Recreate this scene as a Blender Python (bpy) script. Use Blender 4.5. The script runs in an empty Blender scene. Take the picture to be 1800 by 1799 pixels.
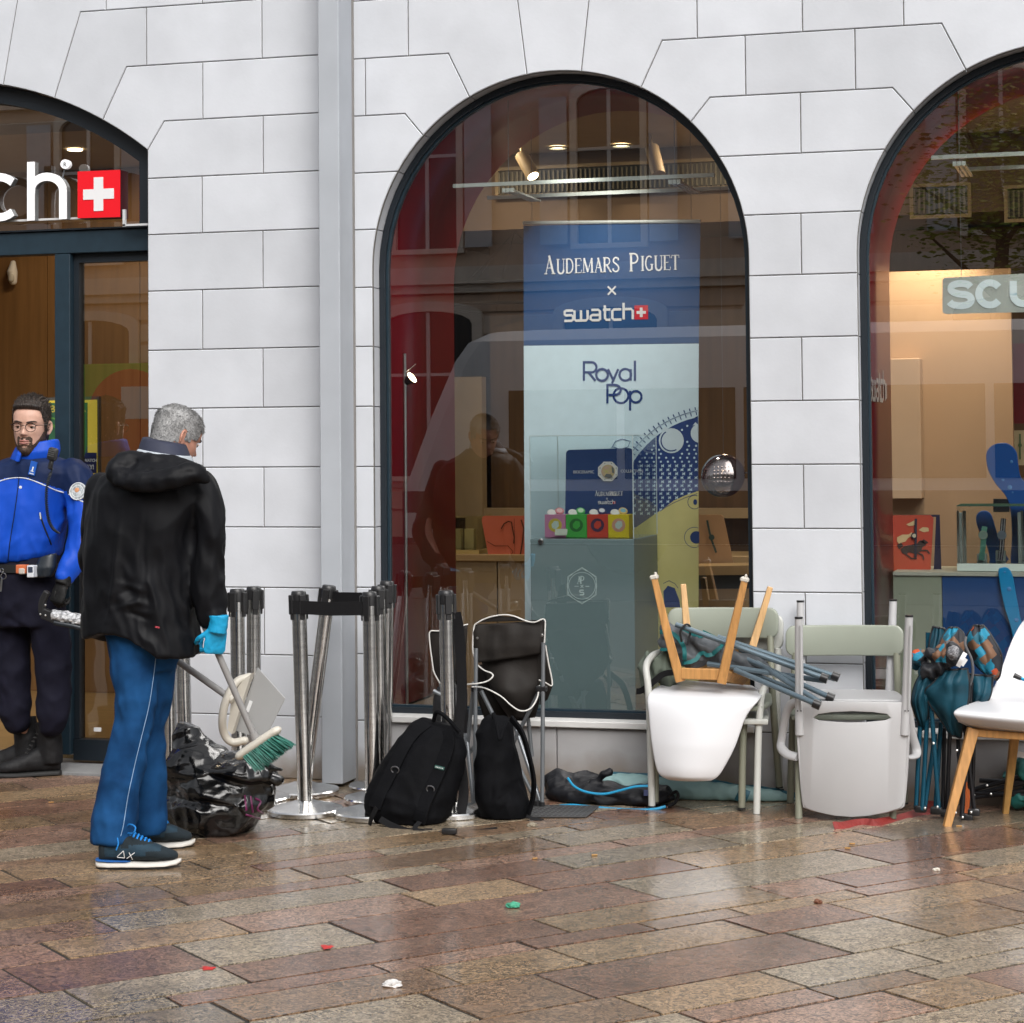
import bpy, bmesh, math, random
from math import sin, cos, pi, radians, sqrt, atan2, hypot
from mathutils import Vector, Matrix, noise
rnd = random.Random(7)
S = bpy.context.scene
COL = S.collection
# ------------------------------------------------------------------ camera
FPX, YAW, PITCH, ROLL, PPY = 3783.75, 0.281577, 0.0376436, -0.0087066, -269.746
CAMH, CAMD = 1.60, 9.570554
_F0 = Vector((-sin(YAW), cos(YAW), 0)); _R0 = Vector((cos(YAW), sin(YAW), 0)); _U0 = Vector((0, 0, 1))
CF = _F0*cos(PITCH) + _U0*sin(PITCH); _U1 = _U0*cos(PITCH) - _F0*sin(PITCH)
CR = _R0*cos(ROLL) + _U1*sin(ROLL); CU = _U1*cos(ROLL) - _R0*sin(ROLL)
CPOS = Vector((0, -CAMD, CAMH))
cd = bpy.data.cameras.new('camera'); cam = bpy.data.objects.new('camera', cd); COL.objects.link(cam)
cam.matrix_world = Matrix.Translation(CPOS) @ Matrix((CR, CU, -CF)).transposed().to_4x4()
cd.sensor_fit = 'HORIZONTAL'; cd.sensor_width = 36; cd.lens = FPX/1800*36; cd.shift_y = PPY/1800
cd.clip_start = 0.1; cd.clip_end = 800
S.camera = cam
# ------------------------------------------------------------------ light
W = bpy.data.worlds.new('World'); S.world = W; W.use_nodes = True
wn = W.node_tree; wn.nodes.clear()
sky = wn.nodes.new('ShaderNodeTexSky'); sky.sky_type = 'NISHITA'; sky.sun_disc = False
SUN_EL, SUN_AZ = radians(44), radians(152)      # azimuth from north (+y) clockwise: behind the camera, to the right
sky.sun_elevation = SUN_EL; sky.sun_rotation = SUN_AZ
sky.air_density = 1.0; sky.dust_density = 4.0; sky.ozone_density = 1.0
hs = wn.nodes.new('ShaderNodeHueSaturation'); hs.inputs['Saturation'].default_value = 0.22
bg = wn.nodes.new('ShaderNodeBackground'); bg.inputs['Strength'].default_value = 0.15
wo = wn.nodes.new('ShaderNodeOutputWorld')
wn.links.new(sky.outputs[0], hs.inputs['Color']); wn.links.new(hs.outputs[0], bg.inputs[0]); wn.links.new(bg.outputs[0], wo.inputs[0])
sl = bpy.data.lights.new('sun', 'SUN'); sl.energy = 1.5; sl.angle = radians(45); sl.color = (1, .97, .93)
so = bpy.data.objects.new('sun', sl); COL.objects.link(so)
_sd = Vector((sin(SUN_AZ)*cos(SUN_EL), cos(SUN_AZ)*cos(SUN_EL), sin(SUN_EL)))
so.rotation_euler = _sd.to_track_quat('Z', 'Y').to_euler(); so.location = (4, -20, 30)
vs = S.view_settings
vs.view_transform = 'Standard'; vs.look = 'None'; vs.exposure = 0.42; vs.gamma = 1; vs.use_curve_mapping = False
S.render.engine = 'CYCLES'
S.cycles.use_denoising = True
S.cycles.max_bounces = 8; S.cycles.transparent_max_bounces = 12; S.cycles.sample_clamp_indirect = 6
S.cycles.caustics_reflective = False; S.cycles.caustics_refractive = False
# ------------------------------------------------------------------ projection helpers: a photo point to a place in the world
def _ray(px, py): return CF + CR*((px-900)/FPX) + CU*((899.5+PPY-py)/FPX)
def P(px, py, Y):
    d = _ray(px, py); return CPOS + d*((Y-CPOS.y)/d.y)
def G(px, py, z=0.0):
    d = _ray(px, py); return CPOS + d*((z-CPOS.z)/d.z)
# ------------------------------------------------------------------ mesh helpers
class MB:
    def __init__(s): s.v = []; s.f = []; s.m = []; s.mi = 0
    def add(s, vs, fs):
        o = len(s.v); s.v += [tuple(v) for v in vs]
        for f in fs: s.f.append(tuple(i+o for i in f)); s.m.append(s.mi)
        return s
    def bm(s, b, M=None):
        b.verts.index_update()
        s.add([(M @ v.co if M else v.co) for v in b.verts], [[v.index for v in f.verts] for f in b.faces]); b.free(); return s
    def box(s, c, d, M=None, ch=0.0, seg=1):
        b = bmesh.new(); bmesh.ops.create_cube(b, size=1)
        bmesh.ops.scale(b, vec=Vector(d), verts=b.verts)
        if ch: bmesh.ops.bevel(b, geom=list(b.edges), offset=ch, segments=seg, affect='EDGES', profile=.5)
        T = Matrix.Translation(Vector(c))
        if M is not None: T = T @ M.to_4x4()
        return s.bm(b, T)
    def bx(s, x0, x1, y0, y1, z0, z1, ch=0.0, seg=1):
        return s.box(((x0+x1)/2, (y0+y1)/2, (z0+z1)/2), (abs(x1-x0), abs(y1-y0), abs(z1-z0)), None, ch, seg)
    def loft(s, rings, cap=True, closed=False):
        n = len(rings[0]); vs = [p for r in rings for p in r]; fs = []
        m = len(rings)
        for i in range(m if closed else m-1):
            a = i*n; b = ((i+1) % m)*n
            for j in range(n):
                k = (j+1) % n; fs.append((a+j, a+k, b+k, b+j))
        if cap and not closed:
            fs.append(tuple(range(n))[::-1]); fs.append(tuple((m-1)*n+j for j in range(n)))
        return s.add(vs, fs)
    def tube(s, pts, r, n=10, closed=False, flat=None, roundcap=False):
        pts = [Vector(p) for p in pts]; m = len(pts)
        rr = r if isinstance(r, (list, tuple)) else [r]*m
        up = None; rings = []
        for i in range(m):
            if closed: t = pts[(i+1) % m]-pts[i-1]
            else: t = pts[min(i+1, m-1)]-pts[max(i-1, 0)]
            if t.length < 1e-9: t = Vector((0, 0, 1))
            t.normalize()
            if up is None:
                up = Vector((0, 0, 1)) if abs(t.z) < .9 else Vector((0, -1, 0))
                if flat is not None: up = Vector(flat)
            a = t.cross(up)
            if a.length < 1e-6: a = t.orthogonal()
            a.normalize(); up = a.cross(t).normalized()
            q = rr[i]; ra, rb = q if isinstance(q, (list, tuple)) else (q, q)
            rings.append([pts[i] + a*(cos(2*pi*k/n)*ra) + up*(sin(2*pi*k/n)*rb) for k in range(n)])
        if roundcap and not closed:
            def capr(c, ring, d):
                out = []
                for k in (.38, .72, .93):
                    out.append([c + (p-c)*sqrt(max(0, 1-k*k)) + d*k for p in ring])
                return out
            d0 = (pts[0]-pts[1]).normalized()*((rings[0][0]-pts[0]).length)
            d1 = (pts[-1]-pts[-2]).normalized()*((rings[-1][0]-pts[-1]).length)
            rings = capr(pts[0], rings[0], d0)[::-1] + rings + capr(pts[-1], rings[-1], d1)
        return s.loft(rings, True, closed)
    def strap(s, pts, w, t, nrm=(0, -1, 0)):
        """flat band along pts, w wide, t thick; nrm = facing"""
        pts = [Vector(p) for p in pts]; m = len(pts); rings = []
        for i in range(m):
            d = (pts[min(i+1, m-1)]-pts[max(i-1, 0)]).normalized()
            n = Vector(nrm); n = (n - d*n.dot(d))
            n = n.normalized() if n.length > 1e-5 else d.orthogonal().normalized()
            a = d.cross(n)*(w/2 if not isinstance(w, (list, tuple)) else w[i]/2); b = n*(t/2)
            rings.append([pts[i]+a+b, pts[i]-a+b, pts[i]-a-b, pts[i]+a-b])
        return s.loft(rings)
    def lathe(s, prof, c=(0, 0, 0), n=24, M=None):
        rings = []
        for r, z in prof:
            ring = [Vector((r*cos(2*pi*k/n), r*sin(2*pi*k/n), z)) for k in range(n)]
            if M is not None: ring = [M @ p for p in ring]
            rings.append([p+Vector(c) for p in ring])
        return s.loft(rings)
    def prism(s, poly, a, b, f=lambda u, v, w: (u, w, v), ch=0.0):
        """poly (u,v) counter-clockwise; from depth a (front) to b; ch chamfers the front edge"""
        n = len(poly)
        if ch:
            ins = inset(poly, ch)
            vs = [f(u, v, a) for u, v in ins] + [f(u, v, a+ch) for u, v in poly] + [f(u, v, b) for u, v in poly]
        else:
            vs = [f(u, v, a) for u, v in poly] + [f(u, v, b) for u, v in poly]
        L = len(vs)//n; fs = [tuple(range(n))]
        for q in range(L-1):
            for i in range(n):
                j = (i+1) % n; fs.append((q*n+j, q*n+i, (q+1)*n+i, (q+1)*n+j))
        fs.append(tuple((L-1)*n+i for i in range(n))[::-1])
        return s.add(vs, fs)
    def grid(s, fn, nu, nv, wrapu=False):
        vs = [fn(i/(nu if wrapu else nu-1), j/(nv-1)) for j in range(nv) for i in range(nu)]; fs = []
        for j in range(nv-1):
            for i in range(nu if wrapu else nu-1):
                k = (i+1) % nu; fs.append((j*nu+i, j*nu+k, (j+1)*nu+k, (j+1)*nu+i))
        return s.add(vs, fs)
    def mesh(s, name, off=(0, 0, 0)):
        me = bpy.data.meshes.new(name); ox, oy, oz = off
        me.from_pydata([(x-ox, y-oy, z-oz) for x, y, z in s.v], [], s.f)
        if any(s.m): me.polygons.foreach_set('material_index', s.m)
        me.update(); return me
def inset(poly, d):
    n = len(poly); out = []
    for i in range(n):
        p0, p1, p2 = Vector(poly[i-1]), Vector(poly[i]), Vector(poly[(i+1) % n])
        a = (p1-p0).normalized(); b = (p2-p1).normalized()
        na = Vector((-a.y, a.x)); nb = Vector((-b.y, b.x))
        k = 1+na.dot(nb); k = max(k, .35)
        q = p1 + (na+nb)*(d/k); out.append((q.x, q.y))
    return out
def bez(pts, n=8, closed=False):
    """Catmull-Rom through pts"""
    pts = [Vector(p) for p in pts]; out = []; m = len(pts)
    for i in range(m if closed else m-1):
        p0 = pts[(i-1) % m] if closed or i > 0 else pts[0]*2-pts[1]
        p1 = pts[i]; p2 = pts[(i+1) % m]
        p3 = pts[(i+2) % m] if closed or i < m-2 else p2*2-p1
        for k in range(n):
            t = k/n; t2 = t*t; t3 = t2*t
            out.append(.5*((2*p1)+(p2-p0)*t+(2*p0-5*p1+4*p2-p3)*t2+(3*p1-p0-3*p2+p3)*t3))
    if not closed: out.append(pts[-1].copy())
    return out
def link(name, data, mat=None, parent=None, smooth=False, bevel=0, solid=0, sub=0, ang=40):
    o = bpy.data.objects.new(name, data); COL.objects.link(o)
    if mat is not None:
        for m in (mat if isinstance(mat, (list, tuple)) else [mat]): data.materials.append(m)
    if parent is not None: o.parent = parent
    if smooth and isinstance(data, bpy.types.Mesh):
        data.polygons.foreach_set('use_smooth', [True]*len(data.polygons))
        if ang < 180:
            try: data.set_sharp_from_angle(angle=radians(ang))
            except Exception: pass
    if solid:
        m = o.modifiers.new('solid', 'SOLIDIFY'); m.thickness = solid; m.offset = 0
    if bevel:
        m = o.modifiers.new('bevel', 'BEVEL'); m.width = bevel; m.segments = 2; m.limit_method = 'ANGLE'; m.angle_limit = radians(35)
    if sub:
        m = o.modifiers.new('sub', 'SUBSURF'); m.levels = sub; m.render_levels = sub
    return o
def meta(o, label=None, cat=None, group=None, kind=None):
    if label: o['label'] = label
    if cat: o['category'] = cat
    if group: o['group'] = group
    if kind: o['kind'] = kind
    return o
class Thing:
    """an Empty at the base of a thing; its parts are built in world coordinates and hung under it"""
    def __init__(s, name, loc, label, cat, group=None):
        s.loc = Vector(loc); s.o = bpy.data.objects.new(name, None); COL.objects.link(s.o)
        s.o.location = s.loc; s.o.empty_display_size = .1; meta(s.o, label, cat, group)
    def part(s, name, mb, mat, parent=None, smooth=False, label=None, **k):
        me = mb.mesh(name, s.loc) if isinstance(mb, MB) else mb
        o = link(name, me, mat, parent or s.o, smooth, **k)
        if label: o['label'] = label
        return o
def single(name, mb, mat, label, cat, group=None, loc=None, smooth=False, kind=None, **k):
    loc = Vector(loc) if loc is not None else Vector((0, 0, 0))
    o = link(name, mb.mesh(name, loc), mat, None, smooth, **k); o.location = loc
    return meta(o, label, cat, group, kind)
def copy_tree(o, parent=None):
    c = o.copy(); COL.objects.link(c); c.parent = parent
    for ch in list(o.children): copy_tree(ch, c)
    return c
# ------------------------------------------------------------------ materials
def mat(name, col, rough=.5, metal=0., var=.10, scale=6., bump=0., bscale=60., spec=.5, coat=0., objvar=0., emit=None, estr=0., stretch=None, roughvar=0., col2=None, colscale=None, detail=4., alpha=1., sheen=0., coatr=.08):
    m = bpy.data.materials.new(name); m.use_nodes = True
    nt = m.node_tree; N = nt.nodes; L = nt.links; b = N['Principled BSDF']
    b.inputs['Roughness'].default_value = rough; b.inputs['Metallic'].default_value = metal
    b.inputs['Specular IOR Level'].default_value = spec
    b.inputs['Coat Weight'].default_value = coat; b.inputs['Coat Roughness'].default_value = coatr
    b.inputs['Alpha'].default_value = alpha
    if sheen: b.inputs['Sheen Weight'].default_value = sheen
    b.inputs['Base Color'].default_value = (*col, 1)
    tc = N.new('ShaderNodeTexCoord'); vec = tc.outputs['Object']
    if stretch:
        mp = N.new('ShaderNodeMapping'); mp.inputs['Scale'].default_value = stretch; L.new(vec, mp.inputs[0]); vec = mp.outputs[0]
    if var or col2:
        nz = N.new('ShaderNodeTexNoise'); nz.inputs['Scale'].default_value = scale; nz.inputs['Detail'].default_value = detail
        L.new(vec, nz.inputs[0])
        mx = N.new('ShaderNodeMix'); mx.data_type = 'RGBA'
        mr = N.new('ShaderNodeMapRange'); mr.inputs[1].default_value = .3; mr.inputs[2].default_value = .7
        L.new(nz.outputs[0], mr.inputs[0]); L.new(mr.outputs[0], mx.inputs[0])
        c2 = col2 if col2 else tuple(c*(1+var) for c in col)
        mx.inputs[6].default_value = (*[c*(1-var) for c in col], 1); mx.inputs[7].default_value = (*c2, 1)
        out = mx.outputs[2]
        if objvar:
            oi = N.new('ShaderNodeObjectInfo'); m2 = N.new('ShaderNodeMapRange')
            m2.inputs[3].default_value = 1-objvar; m2.inputs[4].default_value = 1+objvar
            L.new(oi.outputs['Random'], m2.inputs[0])
            hv = N.new('ShaderNodeHueSaturation'); L.new(out, hv.inputs['Color']); L.new(m2.outputs[0], hv.inputs['Value']); out = hv.outputs[0]
        L.new(out, b.inputs['Base Color'])
        if roughvar:
            m3 = N.new('ShaderNodeMapRange'); m3.inputs[3].default_value = max(.02, rough-roughvar); m3.inputs[4].default_value = min(1, rough+roughvar)
            L.new(nz.outputs[0], m3.inputs[0]); L.new(m3.outputs[0], b.inputs['Roughness'])
    if bump:
        n2 = N.new('ShaderNodeTexNoise'); n2.inputs['Scale'].default_value = bscale; n2.inputs['Detail'].default_value = 5
        L.new(vec, n2.inputs[0]); bp = N.new('ShaderNodeBump'); bp.inputs['Strength'].default_value = bump; bp.inputs['Distance'].default_value = .01
        L.new(n2.outputs[0], bp.inputs['Height']); L.new(bp.outputs[0], b.inputs['Normal'])
    if emit:
        b.inputs['Emission Color'].default_value = (*emit, 1); b.inputs['Emission Strength'].default_value = estr
    return m
def glass(name, tint=(1, 1, 1), f=1.0, rough=0.0):
    m = bpy.data.materials.new(name); m.use_nodes = True
    nt = m.node_tree; N = nt.nodes; L = nt.links; N.clear()
    o = N.new('ShaderNodeOutputMaterial'); mx = N.new('ShaderNodeMixShader'); t = N.new('ShaderNodeBsdfTransparent'); g = N.new('ShaderNodeBsdfGlossy')
    t.inputs[0].default_value = (*tint, 1); g.inputs['Roughness'].default_value = rough; g.inputs[0].default_value = (1, 1, 1, 1)
    fr = N.new('ShaderNodeFresnel'); fr.inputs[0].default_value = 1.52
    ml = N.new('ShaderNodeMath'); ml.operation = 'MULTIPLY'; ml.inputs[1].default_value = f; ml.use_clamp = True
    L.new(fr.outputs[0], ml.inputs[0]); L.new(ml.outputs[0], mx.inputs[0]); L.new(t.outputs[0], mx.inputs[1]); L.new(g.outputs[0], mx.inputs[2]); L.new(mx.outputs[0], o.inputs[0])
    return m
# ================================================================== SETTING
# --- wall stone: pale limestone with faint clouds, pores and a little grime near the ground
def wall_mat():
    m = mat('limestone', (.558, .578, .615), rough=.75, var=.075, scale=3.2, objvar=.065, bump=.05, bscale=60)
    nt = m.node_tree; N = nt.nodes; L = nt.links; b = N['Principled BSDF']
    src = b.inputs['Base Color'].links[0].from_socket
    geo = N.new('ShaderNodeNewGeometry')
    vo = N.new('ShaderNodeTexNoise'); vo.inputs['Scale'].default_value = 26; vo.inputs['Detail'].default_value = 6; vo.inputs['Roughness'].default_value = .7
    L.new(geo.outputs['Position'], vo.inputs[0])
    mr = N.new('ShaderNodeMapRange'); mr.inputs[1].default_value = .66; mr.inputs[2].default_value = .76; L.new(vo.outputs[0], mr.inputs[0])
    big = N.new('ShaderNodeTexNoise'); big.inputs['Scale'].default_value = 2.1; L.new(geo.outputs['Position'], big.inputs[0])
    mb = N.new('ShaderNodeMapRange'); mb.inputs[1].default_value = .48; mb.inputs[2].default_value = .66; mb.inputs[4].default_value = .75; L.new(big.outputs[0], mb.inputs[0])
    mu = N.new('ShaderNodeMath'); mu.operation = 'MULTIPLY'; L.new(mr.outputs[0], mu.inputs[0]); L.new(mb.outputs[0], mu.inputs[1])
    mx = N.new('ShaderNodeMix'); mx.data_type = 'RGBA'; mx.inputs[7].default_value = (.36, .35, .33, 1)
    L.new(mu.outputs[0], mx.inputs[0]); L.new(src, mx.inputs[6])
    # grime splashed up from the pavement: an uneven brown film on the lowest 15 cm
    sp = N.new('ShaderNodeSeparateXYZ'); L.new(geo.outputs['Position'], sp.inputs[0])
    gn = N.new('ShaderNodeTexNoise'); gn.inputs['Scale'].default_value = 5; gn.inputs['Detail'].default_value = 6; L.new(geo.outputs['Position'], gn.inputs[0])
    ad = N.new('ShaderNodeMath'); ad.operation = 'MULTIPLY_ADD'; ad.inputs[1].default_value = -.22; L.new(gn.outputs[0], ad.inputs[0]); L.new(sp.outputs[2], ad.inputs[2])
    m4 = N.new('ShaderNodeMapRange'); m4.inputs[1].default_value = .06; m4.inputs[2].default_value = -.08; m4.inputs[4].default_value = .92; L.new(ad.outputs[0], m4.inputs[0])
    m5 = N.new('ShaderNodeMix'); m5.data_type = 'RGBA'; m5.inputs[7].default_value = (.21, .17, .13, 1)
    L.new(m4.outputs[0], m5.inputs[0]); L.new(mx.outputs[2], m5.inputs[6]); L.new(m5.outputs[2], b.inputs['Base Color'])
    return m, m5
LIME, _ = wall_mat()
PLINTH, _m5 = wall_mat(); PLINTH.name = 'plinth_concrete'
for n in PLINTH.node_tree.nodes:
    if n.type == 'MIX' and n.inputs[7].default_value[0] > .5:
        n.inputs[6].default_value = (.33, .325, .33, 1); n.inputs[7].default_value = (.43, .425, .43, 1)
SILLM = mat('white_sill', (.66, .655, .64), .6, var=.06, scale=12, bump=.1)
GROUT = mat('joint_mortar', (.15, .143, .13), .9, var=.3, scale=30)
STEEL_BLUE = mat('dark_blue_steel', (.012, .028, .042), .42, metal=0., var=.12, scale=20, spec=.5)
FRAME_BLK = mat('black_window_frame', (.010, .015, .021), .4, var=.1)
PIPE = mat('grey_painted_metal', (.40, .425, .46), .45, var=.06, scale=4, bump=.03, bscale=30)
PANE = glass('window_pane', (.88, .90, .89), 4.8)
RED = mat('dark_red_lacquer', (.215, .005, .013), .34, var=.06, scale=3, spec=.5)
def arc(cx, cz, r, a, b, n=8):
    """points on a circle from world x = a to world x = b (upper half)"""
    t0 = math.acos(max(-1, min(1, (a-cx)/r))); t1 = math.acos(max(-1, min(1, (b-cx)/r)))
    return [(cx+r*cos(t0+(t1-t0)*k/n), cz+r*sin(t0+(t1-t0)*k/n)) for k in range(n+1)]
AR, AZ = .897, 2.403            # the round arches of the shop windows
C2, C3 = -2.555, -.275          # their centre lines
DX, DZ, DR = -5.78, 1.527, 1.90 # the flat arch of the entrance
JD = -4.615                     # right jamb of the entrance
def ax(cx, z, side):            # where the window arch stands at height z
    return cx + side*(sqrt(max(0, AR*AR-(z-AZ)**2)) if z > AZ else AR)
def az(cx, x): return AZ+sqrt(AR*AR-(x-cx)**2)
stones = []
def ccw(p):
    a = sum(p[i-1][0]*p[i][1]-p[i][0]*p[i-1][1] for i in range(len(p))); return p if a > 0 else p[::-1]
def st(p): stones.append(ccw([(float(x), float(z)) for x, z in p]))
def rect(x0, x1, z0, z1): st([(x0, z0), (x1, z0), (x1, z1), (x0, z1)])
# left wing: entrance arch and the pier up to the steel strip
LL = [0, .295, .583, .902, 1.19, 1.476, 1.762, 2.046, 2.335, 2.611, 2.887, 3.165, 3.443, 3.73, 4.02]
PE = -3.62
jl = {2: -4.011, 3: -4.326, 4: -4.01, 5: -4.327, 6: -4.012, 7: -4.326, 8: -4.01, 9: -4.326}
rect(JD, PE, LL[0], LL[1]); rect(JD, PE, LL[1], LL[2])
for i in range(2, 10):
    rect(JD, jl[i], LL[i], LL[i+1]); rect(jl[i], PE, LL[i], LL[i+1])
jz = DZ+sqrt(DR*DR-(JD-DX)**2)
st([(JD, LL[10]), (-4.006, LL[10]), (-4.006, LL[11]), (-4.526, LL[11]), (JD, jz)]); rect(-4.006, PE, LL[10], LL[11])
def darc(a, b): return arc(DX, DZ, DR, a, b)
st([(-4.526, LL[11]), (-4.321, LL[11]), (-4.321, LL[12]), (-4.727, LL[12])] + darc(-4.857, JD)); rect(-4.321, PE, LL[11], LL[12])
st(darc(-5.12, -4.857) + [(-4.727, LL[12]), (-4.619, LL[12]), (-4.619, LL[13]), (-4.977, LL[13])])
rect(-4.619, -4.01, LL[12], LL[13]); rect(-4.01, PE, LL[12], LL[13])
st(darc(-5.404, -5.12) + [(-4.977, LL[13]), (-4.837, LL[13]), (-4.837, LL[14]), (-5.285, LL[14])])
rect(-4.837, -4.323, LL[13], LL[14]); rect(-4.323, PE, LL[13], LL[14])
st(darc(2*DX+5.404, -5.404) + [(-5.285, LL[14]), (2*DX+5.285, LL[14])])
for p in list(stones[-9:-1]):                      # the other side of the entrance, out of the frame
    st([(2*DX-x, z) for x, z in p])
for i in range(10): rect(2*DX-PE-.3, 2*DX-JD, LL[i], LL[i+1])
# centre: two round-arched shop windows
LR = [0, .285, .596, .908, 1.191, 1.476, 1.76, 2.043, 2.323, 2.597, 2.867, 3.139, 3.412, 3.69]
X0 = -3.60
def flank(cx, side, x1, i):      # a course between x1 and the window
    z0, z1 = LR[i], LR[i+1]
    pts = [(x1, z0), (x1, z1)]
    if z1 <= AZ: e = [(cx+side*AR, z1), (cx+side*AR, z0)]
    else:
        zs = [z1-(z1-max(z0, AZ))*k/6 for k in range(7)]
        e = [(ax(cx, z, side), z) for z in zs]
        if z0 < AZ: e.append((cx+side*AR, z0))
    st(pts+e)
for i in range(1, 10): flank(C2, -1, X0, i)
rect(X0, C2-AR, LR[0], LR[1])
def spring(cx, side, x1):        # cut stones round one haunch of a window: courses 10, 11, 12
    k = lambda d: cx+side*d
    a = [(ax(cx, LR[10]+(3.041-LR[10])*q/4, side), LR[10]+(3.041-LR[10])*q/4) for q in range(4)]
    st([(x1[0], LR[10])] + a + [(k(.640), 3.027 if 0 else az(cx, k(.640))), (k(.730), LR[11]), (x1[0], LR[11])])
    st([(k(.730), LR[11])] + arc(cx, AZ, AR, k(.640), k(.410)) + [(k(.512), LR[12]), (x1[1], LR[12]), (x1[1], LR[11])])
    st([(k(.512), LR[12])] + arc(cx, AZ, AR, k(.410), k(.130)) + [(k(.178), LR[13]), (x1[2], LR[13]), (x1[2], LR[12])])
spring(C2, -1, (X0, -3.482, -3.266)); rect(X0, -3.482, LR[11], LR[12]); rect(X0, -3.266, LR[12], LR[13])
def key(cx): st([(cx-.178, LR[13])] + arc(cx, AZ, AR, cx-.130, cx+.130) + [(cx+.178, LR[13])])
key(C2)
spring(C2, 1, (-1.415, -1.661, -1.88))
PL, PR = C2+AR, C3-AR
rect(PL, PR, LR[0], LR[1]); rect(PL, PR, LR[1], LR[2])
for i in range(2, 8):
    if i % 2 == 0: rect(PL, -1.424, LR[i], LR[i+1]); rect(-1.424, PR, LR[i], LR[i+1])
    else: rect(PL, PR, LR[i], LR[i+1])
flank(C2, 1, -1.42, 8); flank(C3, -1, -1.42, 8)
st([(ax(C2, LR[9]+(LR[10]-LR[9])*k/5, 1), LR[9]+(LR[10]-LR[9])*k/5) for k in range(6)] + [(ax(C3, LR[10]-(LR[10]-LR[9])*k/5, -1), LR[10]-(LR[10]-LR[9])*k/5) for k in range(6)])
rect(-1.661, -1.168, LR[11], LR[12]); rect(-1.88, -1.401, LR[12], LR[13]); rect(-1.401, -.952, LR[12], LR[13])
spring(C3, -1, (-1.415, -1.168, -.952)); key(C3)
# beyond the right edge of the picture
X4 = 1.10
spring(C3, 1, (X4, X4, X4))
for i in range(1, 10): flank(C3, 1, X4, i)
rect(C3+AR, X4, LR[0], LR[1])
facade = Thing('shop_facade', (-2.5, 0, 0), 'pale limestone shop front with two tall arched windows and an arched entrance', 'building')
J = .0022
grout = MB()
for p in stones:
    q = inset(p, J)
    mb = MB(); mb.prism(q, 0, .30, ch=.003)
    facade.part('stone_block', mb, LIME)
    grout.prism(p, .006, .02)
facade.part('mortar', grout, GROUT)
up = MB(); up.bx(2*DX-PE-.3, PE, .002, .4, LL[14]+.003, 9.5); up.bx(X0, X4, .002, .4, LR[13]+.003, 9.5)
facade.part('upper_wall', up, LIME)
# plinth slabs and sills under the windows
for cx in (C2, C3):
    for a, b in ((cx-AR, cx-.02), (cx-.02, cx+AR)):
        mb = MB(); mb.bx(a+.002, b-.002, .012, .28, -.02, .279, ch=.003); facade.part('plinth_slab', mb, PLINTH)
    mb = MB(); mb.bx(cx-AR-.0, cx+AR, -.012, .20, .281, .312, ch=.004); facade.part('window_sill', mb, SILLM)
# steel expansion strip between the two houses
strip = Thing('steel_cover_strip', (-3.6, -.1, 0), 'tall grey painted metal box strip running up the wall joint', 'wall strip')
mb = MB(); mb.bx(-3.648, -3.545, -.19, -.0, .015, 9.5, ch=.004); strip.part('box_cover', mb, PIPE)
mb = MB(); mb.bx(-3.556, -3.538, -.012, .006, .0, 9.5); strip.part('sealing_bead', mb, mat('sealant', (.22, .21, .20), .8))
# --- windows
def outline(cx, d=0., n=28, z0=.312):
    """arched opening, offset inwards by d, from bottom left up and over to bottom right"""
    r = AR-d; return [(cx-r, z0+d)] + [(cx+r*cos(pi-pi*k/n), AZ+r*sin(pi-pi*k/n)) for k in range(n+1)] + [(cx+r, z0+d)]
def band(mb, A, B, ya, yb):
    """solid frame between two closed outlines, ya front .. yb back"""
    n = len(A); vs = [(x, ya, z) for x, z in A] + [(x, ya, z) for x, z in B] + [(x, yb, z) for x, z in B] + [(x, yb, z) for x, z in A]; fs = []
    for i in range(n):
        j = (i+1) % n
        for q in range(4):
            r = (q+1) % 4; fs.append((q*n+i, q*n+j, r*n+j, r*n+i))
    mb.add(vs, fs)
def pane_poly(mb, pts, y): mb.add([(x, y, z) for x, z in pts], [tuple(range(len(pts)))])
for cx, nm in ((C2, 'centre'), (C3, 'right')):
    w = MB(); band(w, outline(cx, .001), outline(cx, .027), .095, .165)
    wf = facade.part('window_frame', w, FRAME_BLK)
    w = MB(); band(w, outline(cx, .0275), outline(cx, .037), .118, .150); facade.part('glazing_bead', w, STEEL_BLUE, wf)
    w = MB(); pane_poly(w, outline(cx, .035), .134); facade.part('window_pane', w, PANE, wf)
    # the deep niche behind the glass, lined in dark red
    w = MB(); o = outline(cx, .0); n = len(o)
    w.add([(x, .166, z) for x, z in o]+[(x, 1.25, z) for x, z in o], [(i, i+1, n+i+1, n+i) for i in range(n-1)])
    lin = facade.part('red_window_lining', w, RED, smooth=True, solid=.01)
    w = MB(); w.bx(cx-AR, cx+AR, .166, 1.25, .25, .300); facade.part('niche_floor', w, mat('niche_floor_'+nm, (.16, .12, .085), .5, var=.2, scale=9, stretch=(1, 8, 1)))
# inner wall round the niches (the back of the stone piers)
w = MB()
for a, b in ((2*DX-PE-.3, DX-1.3), (-4.40, C2-AR), (C2+AR, C3-AR), (C3+AR, X4)): w.bx(a, b, 1.2, 1.25, 0, 3.32)
for cx in (C2, C3):
    o = outline(cx, 0.); mid = [(x, z) for x, z in o if z > 2.0]
    for i in range(len(mid)-1):
        (xa, za), (xb, zb) = mid[i], mid[i+1]
        if abs(xb-xa) > 1e-5: w.add([(xa, 1.25, za), (xb, 1.25, zb), (xb, 1.25, 3.34), (xa, 1.25, 3.34)], [(0, 1, 2, 3)])
INNER = mat('inner_plaster', (.42, .34, .25), .8, var=.04)
single('interior_wall', w, INNER, None, None, kind='structure')
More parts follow.
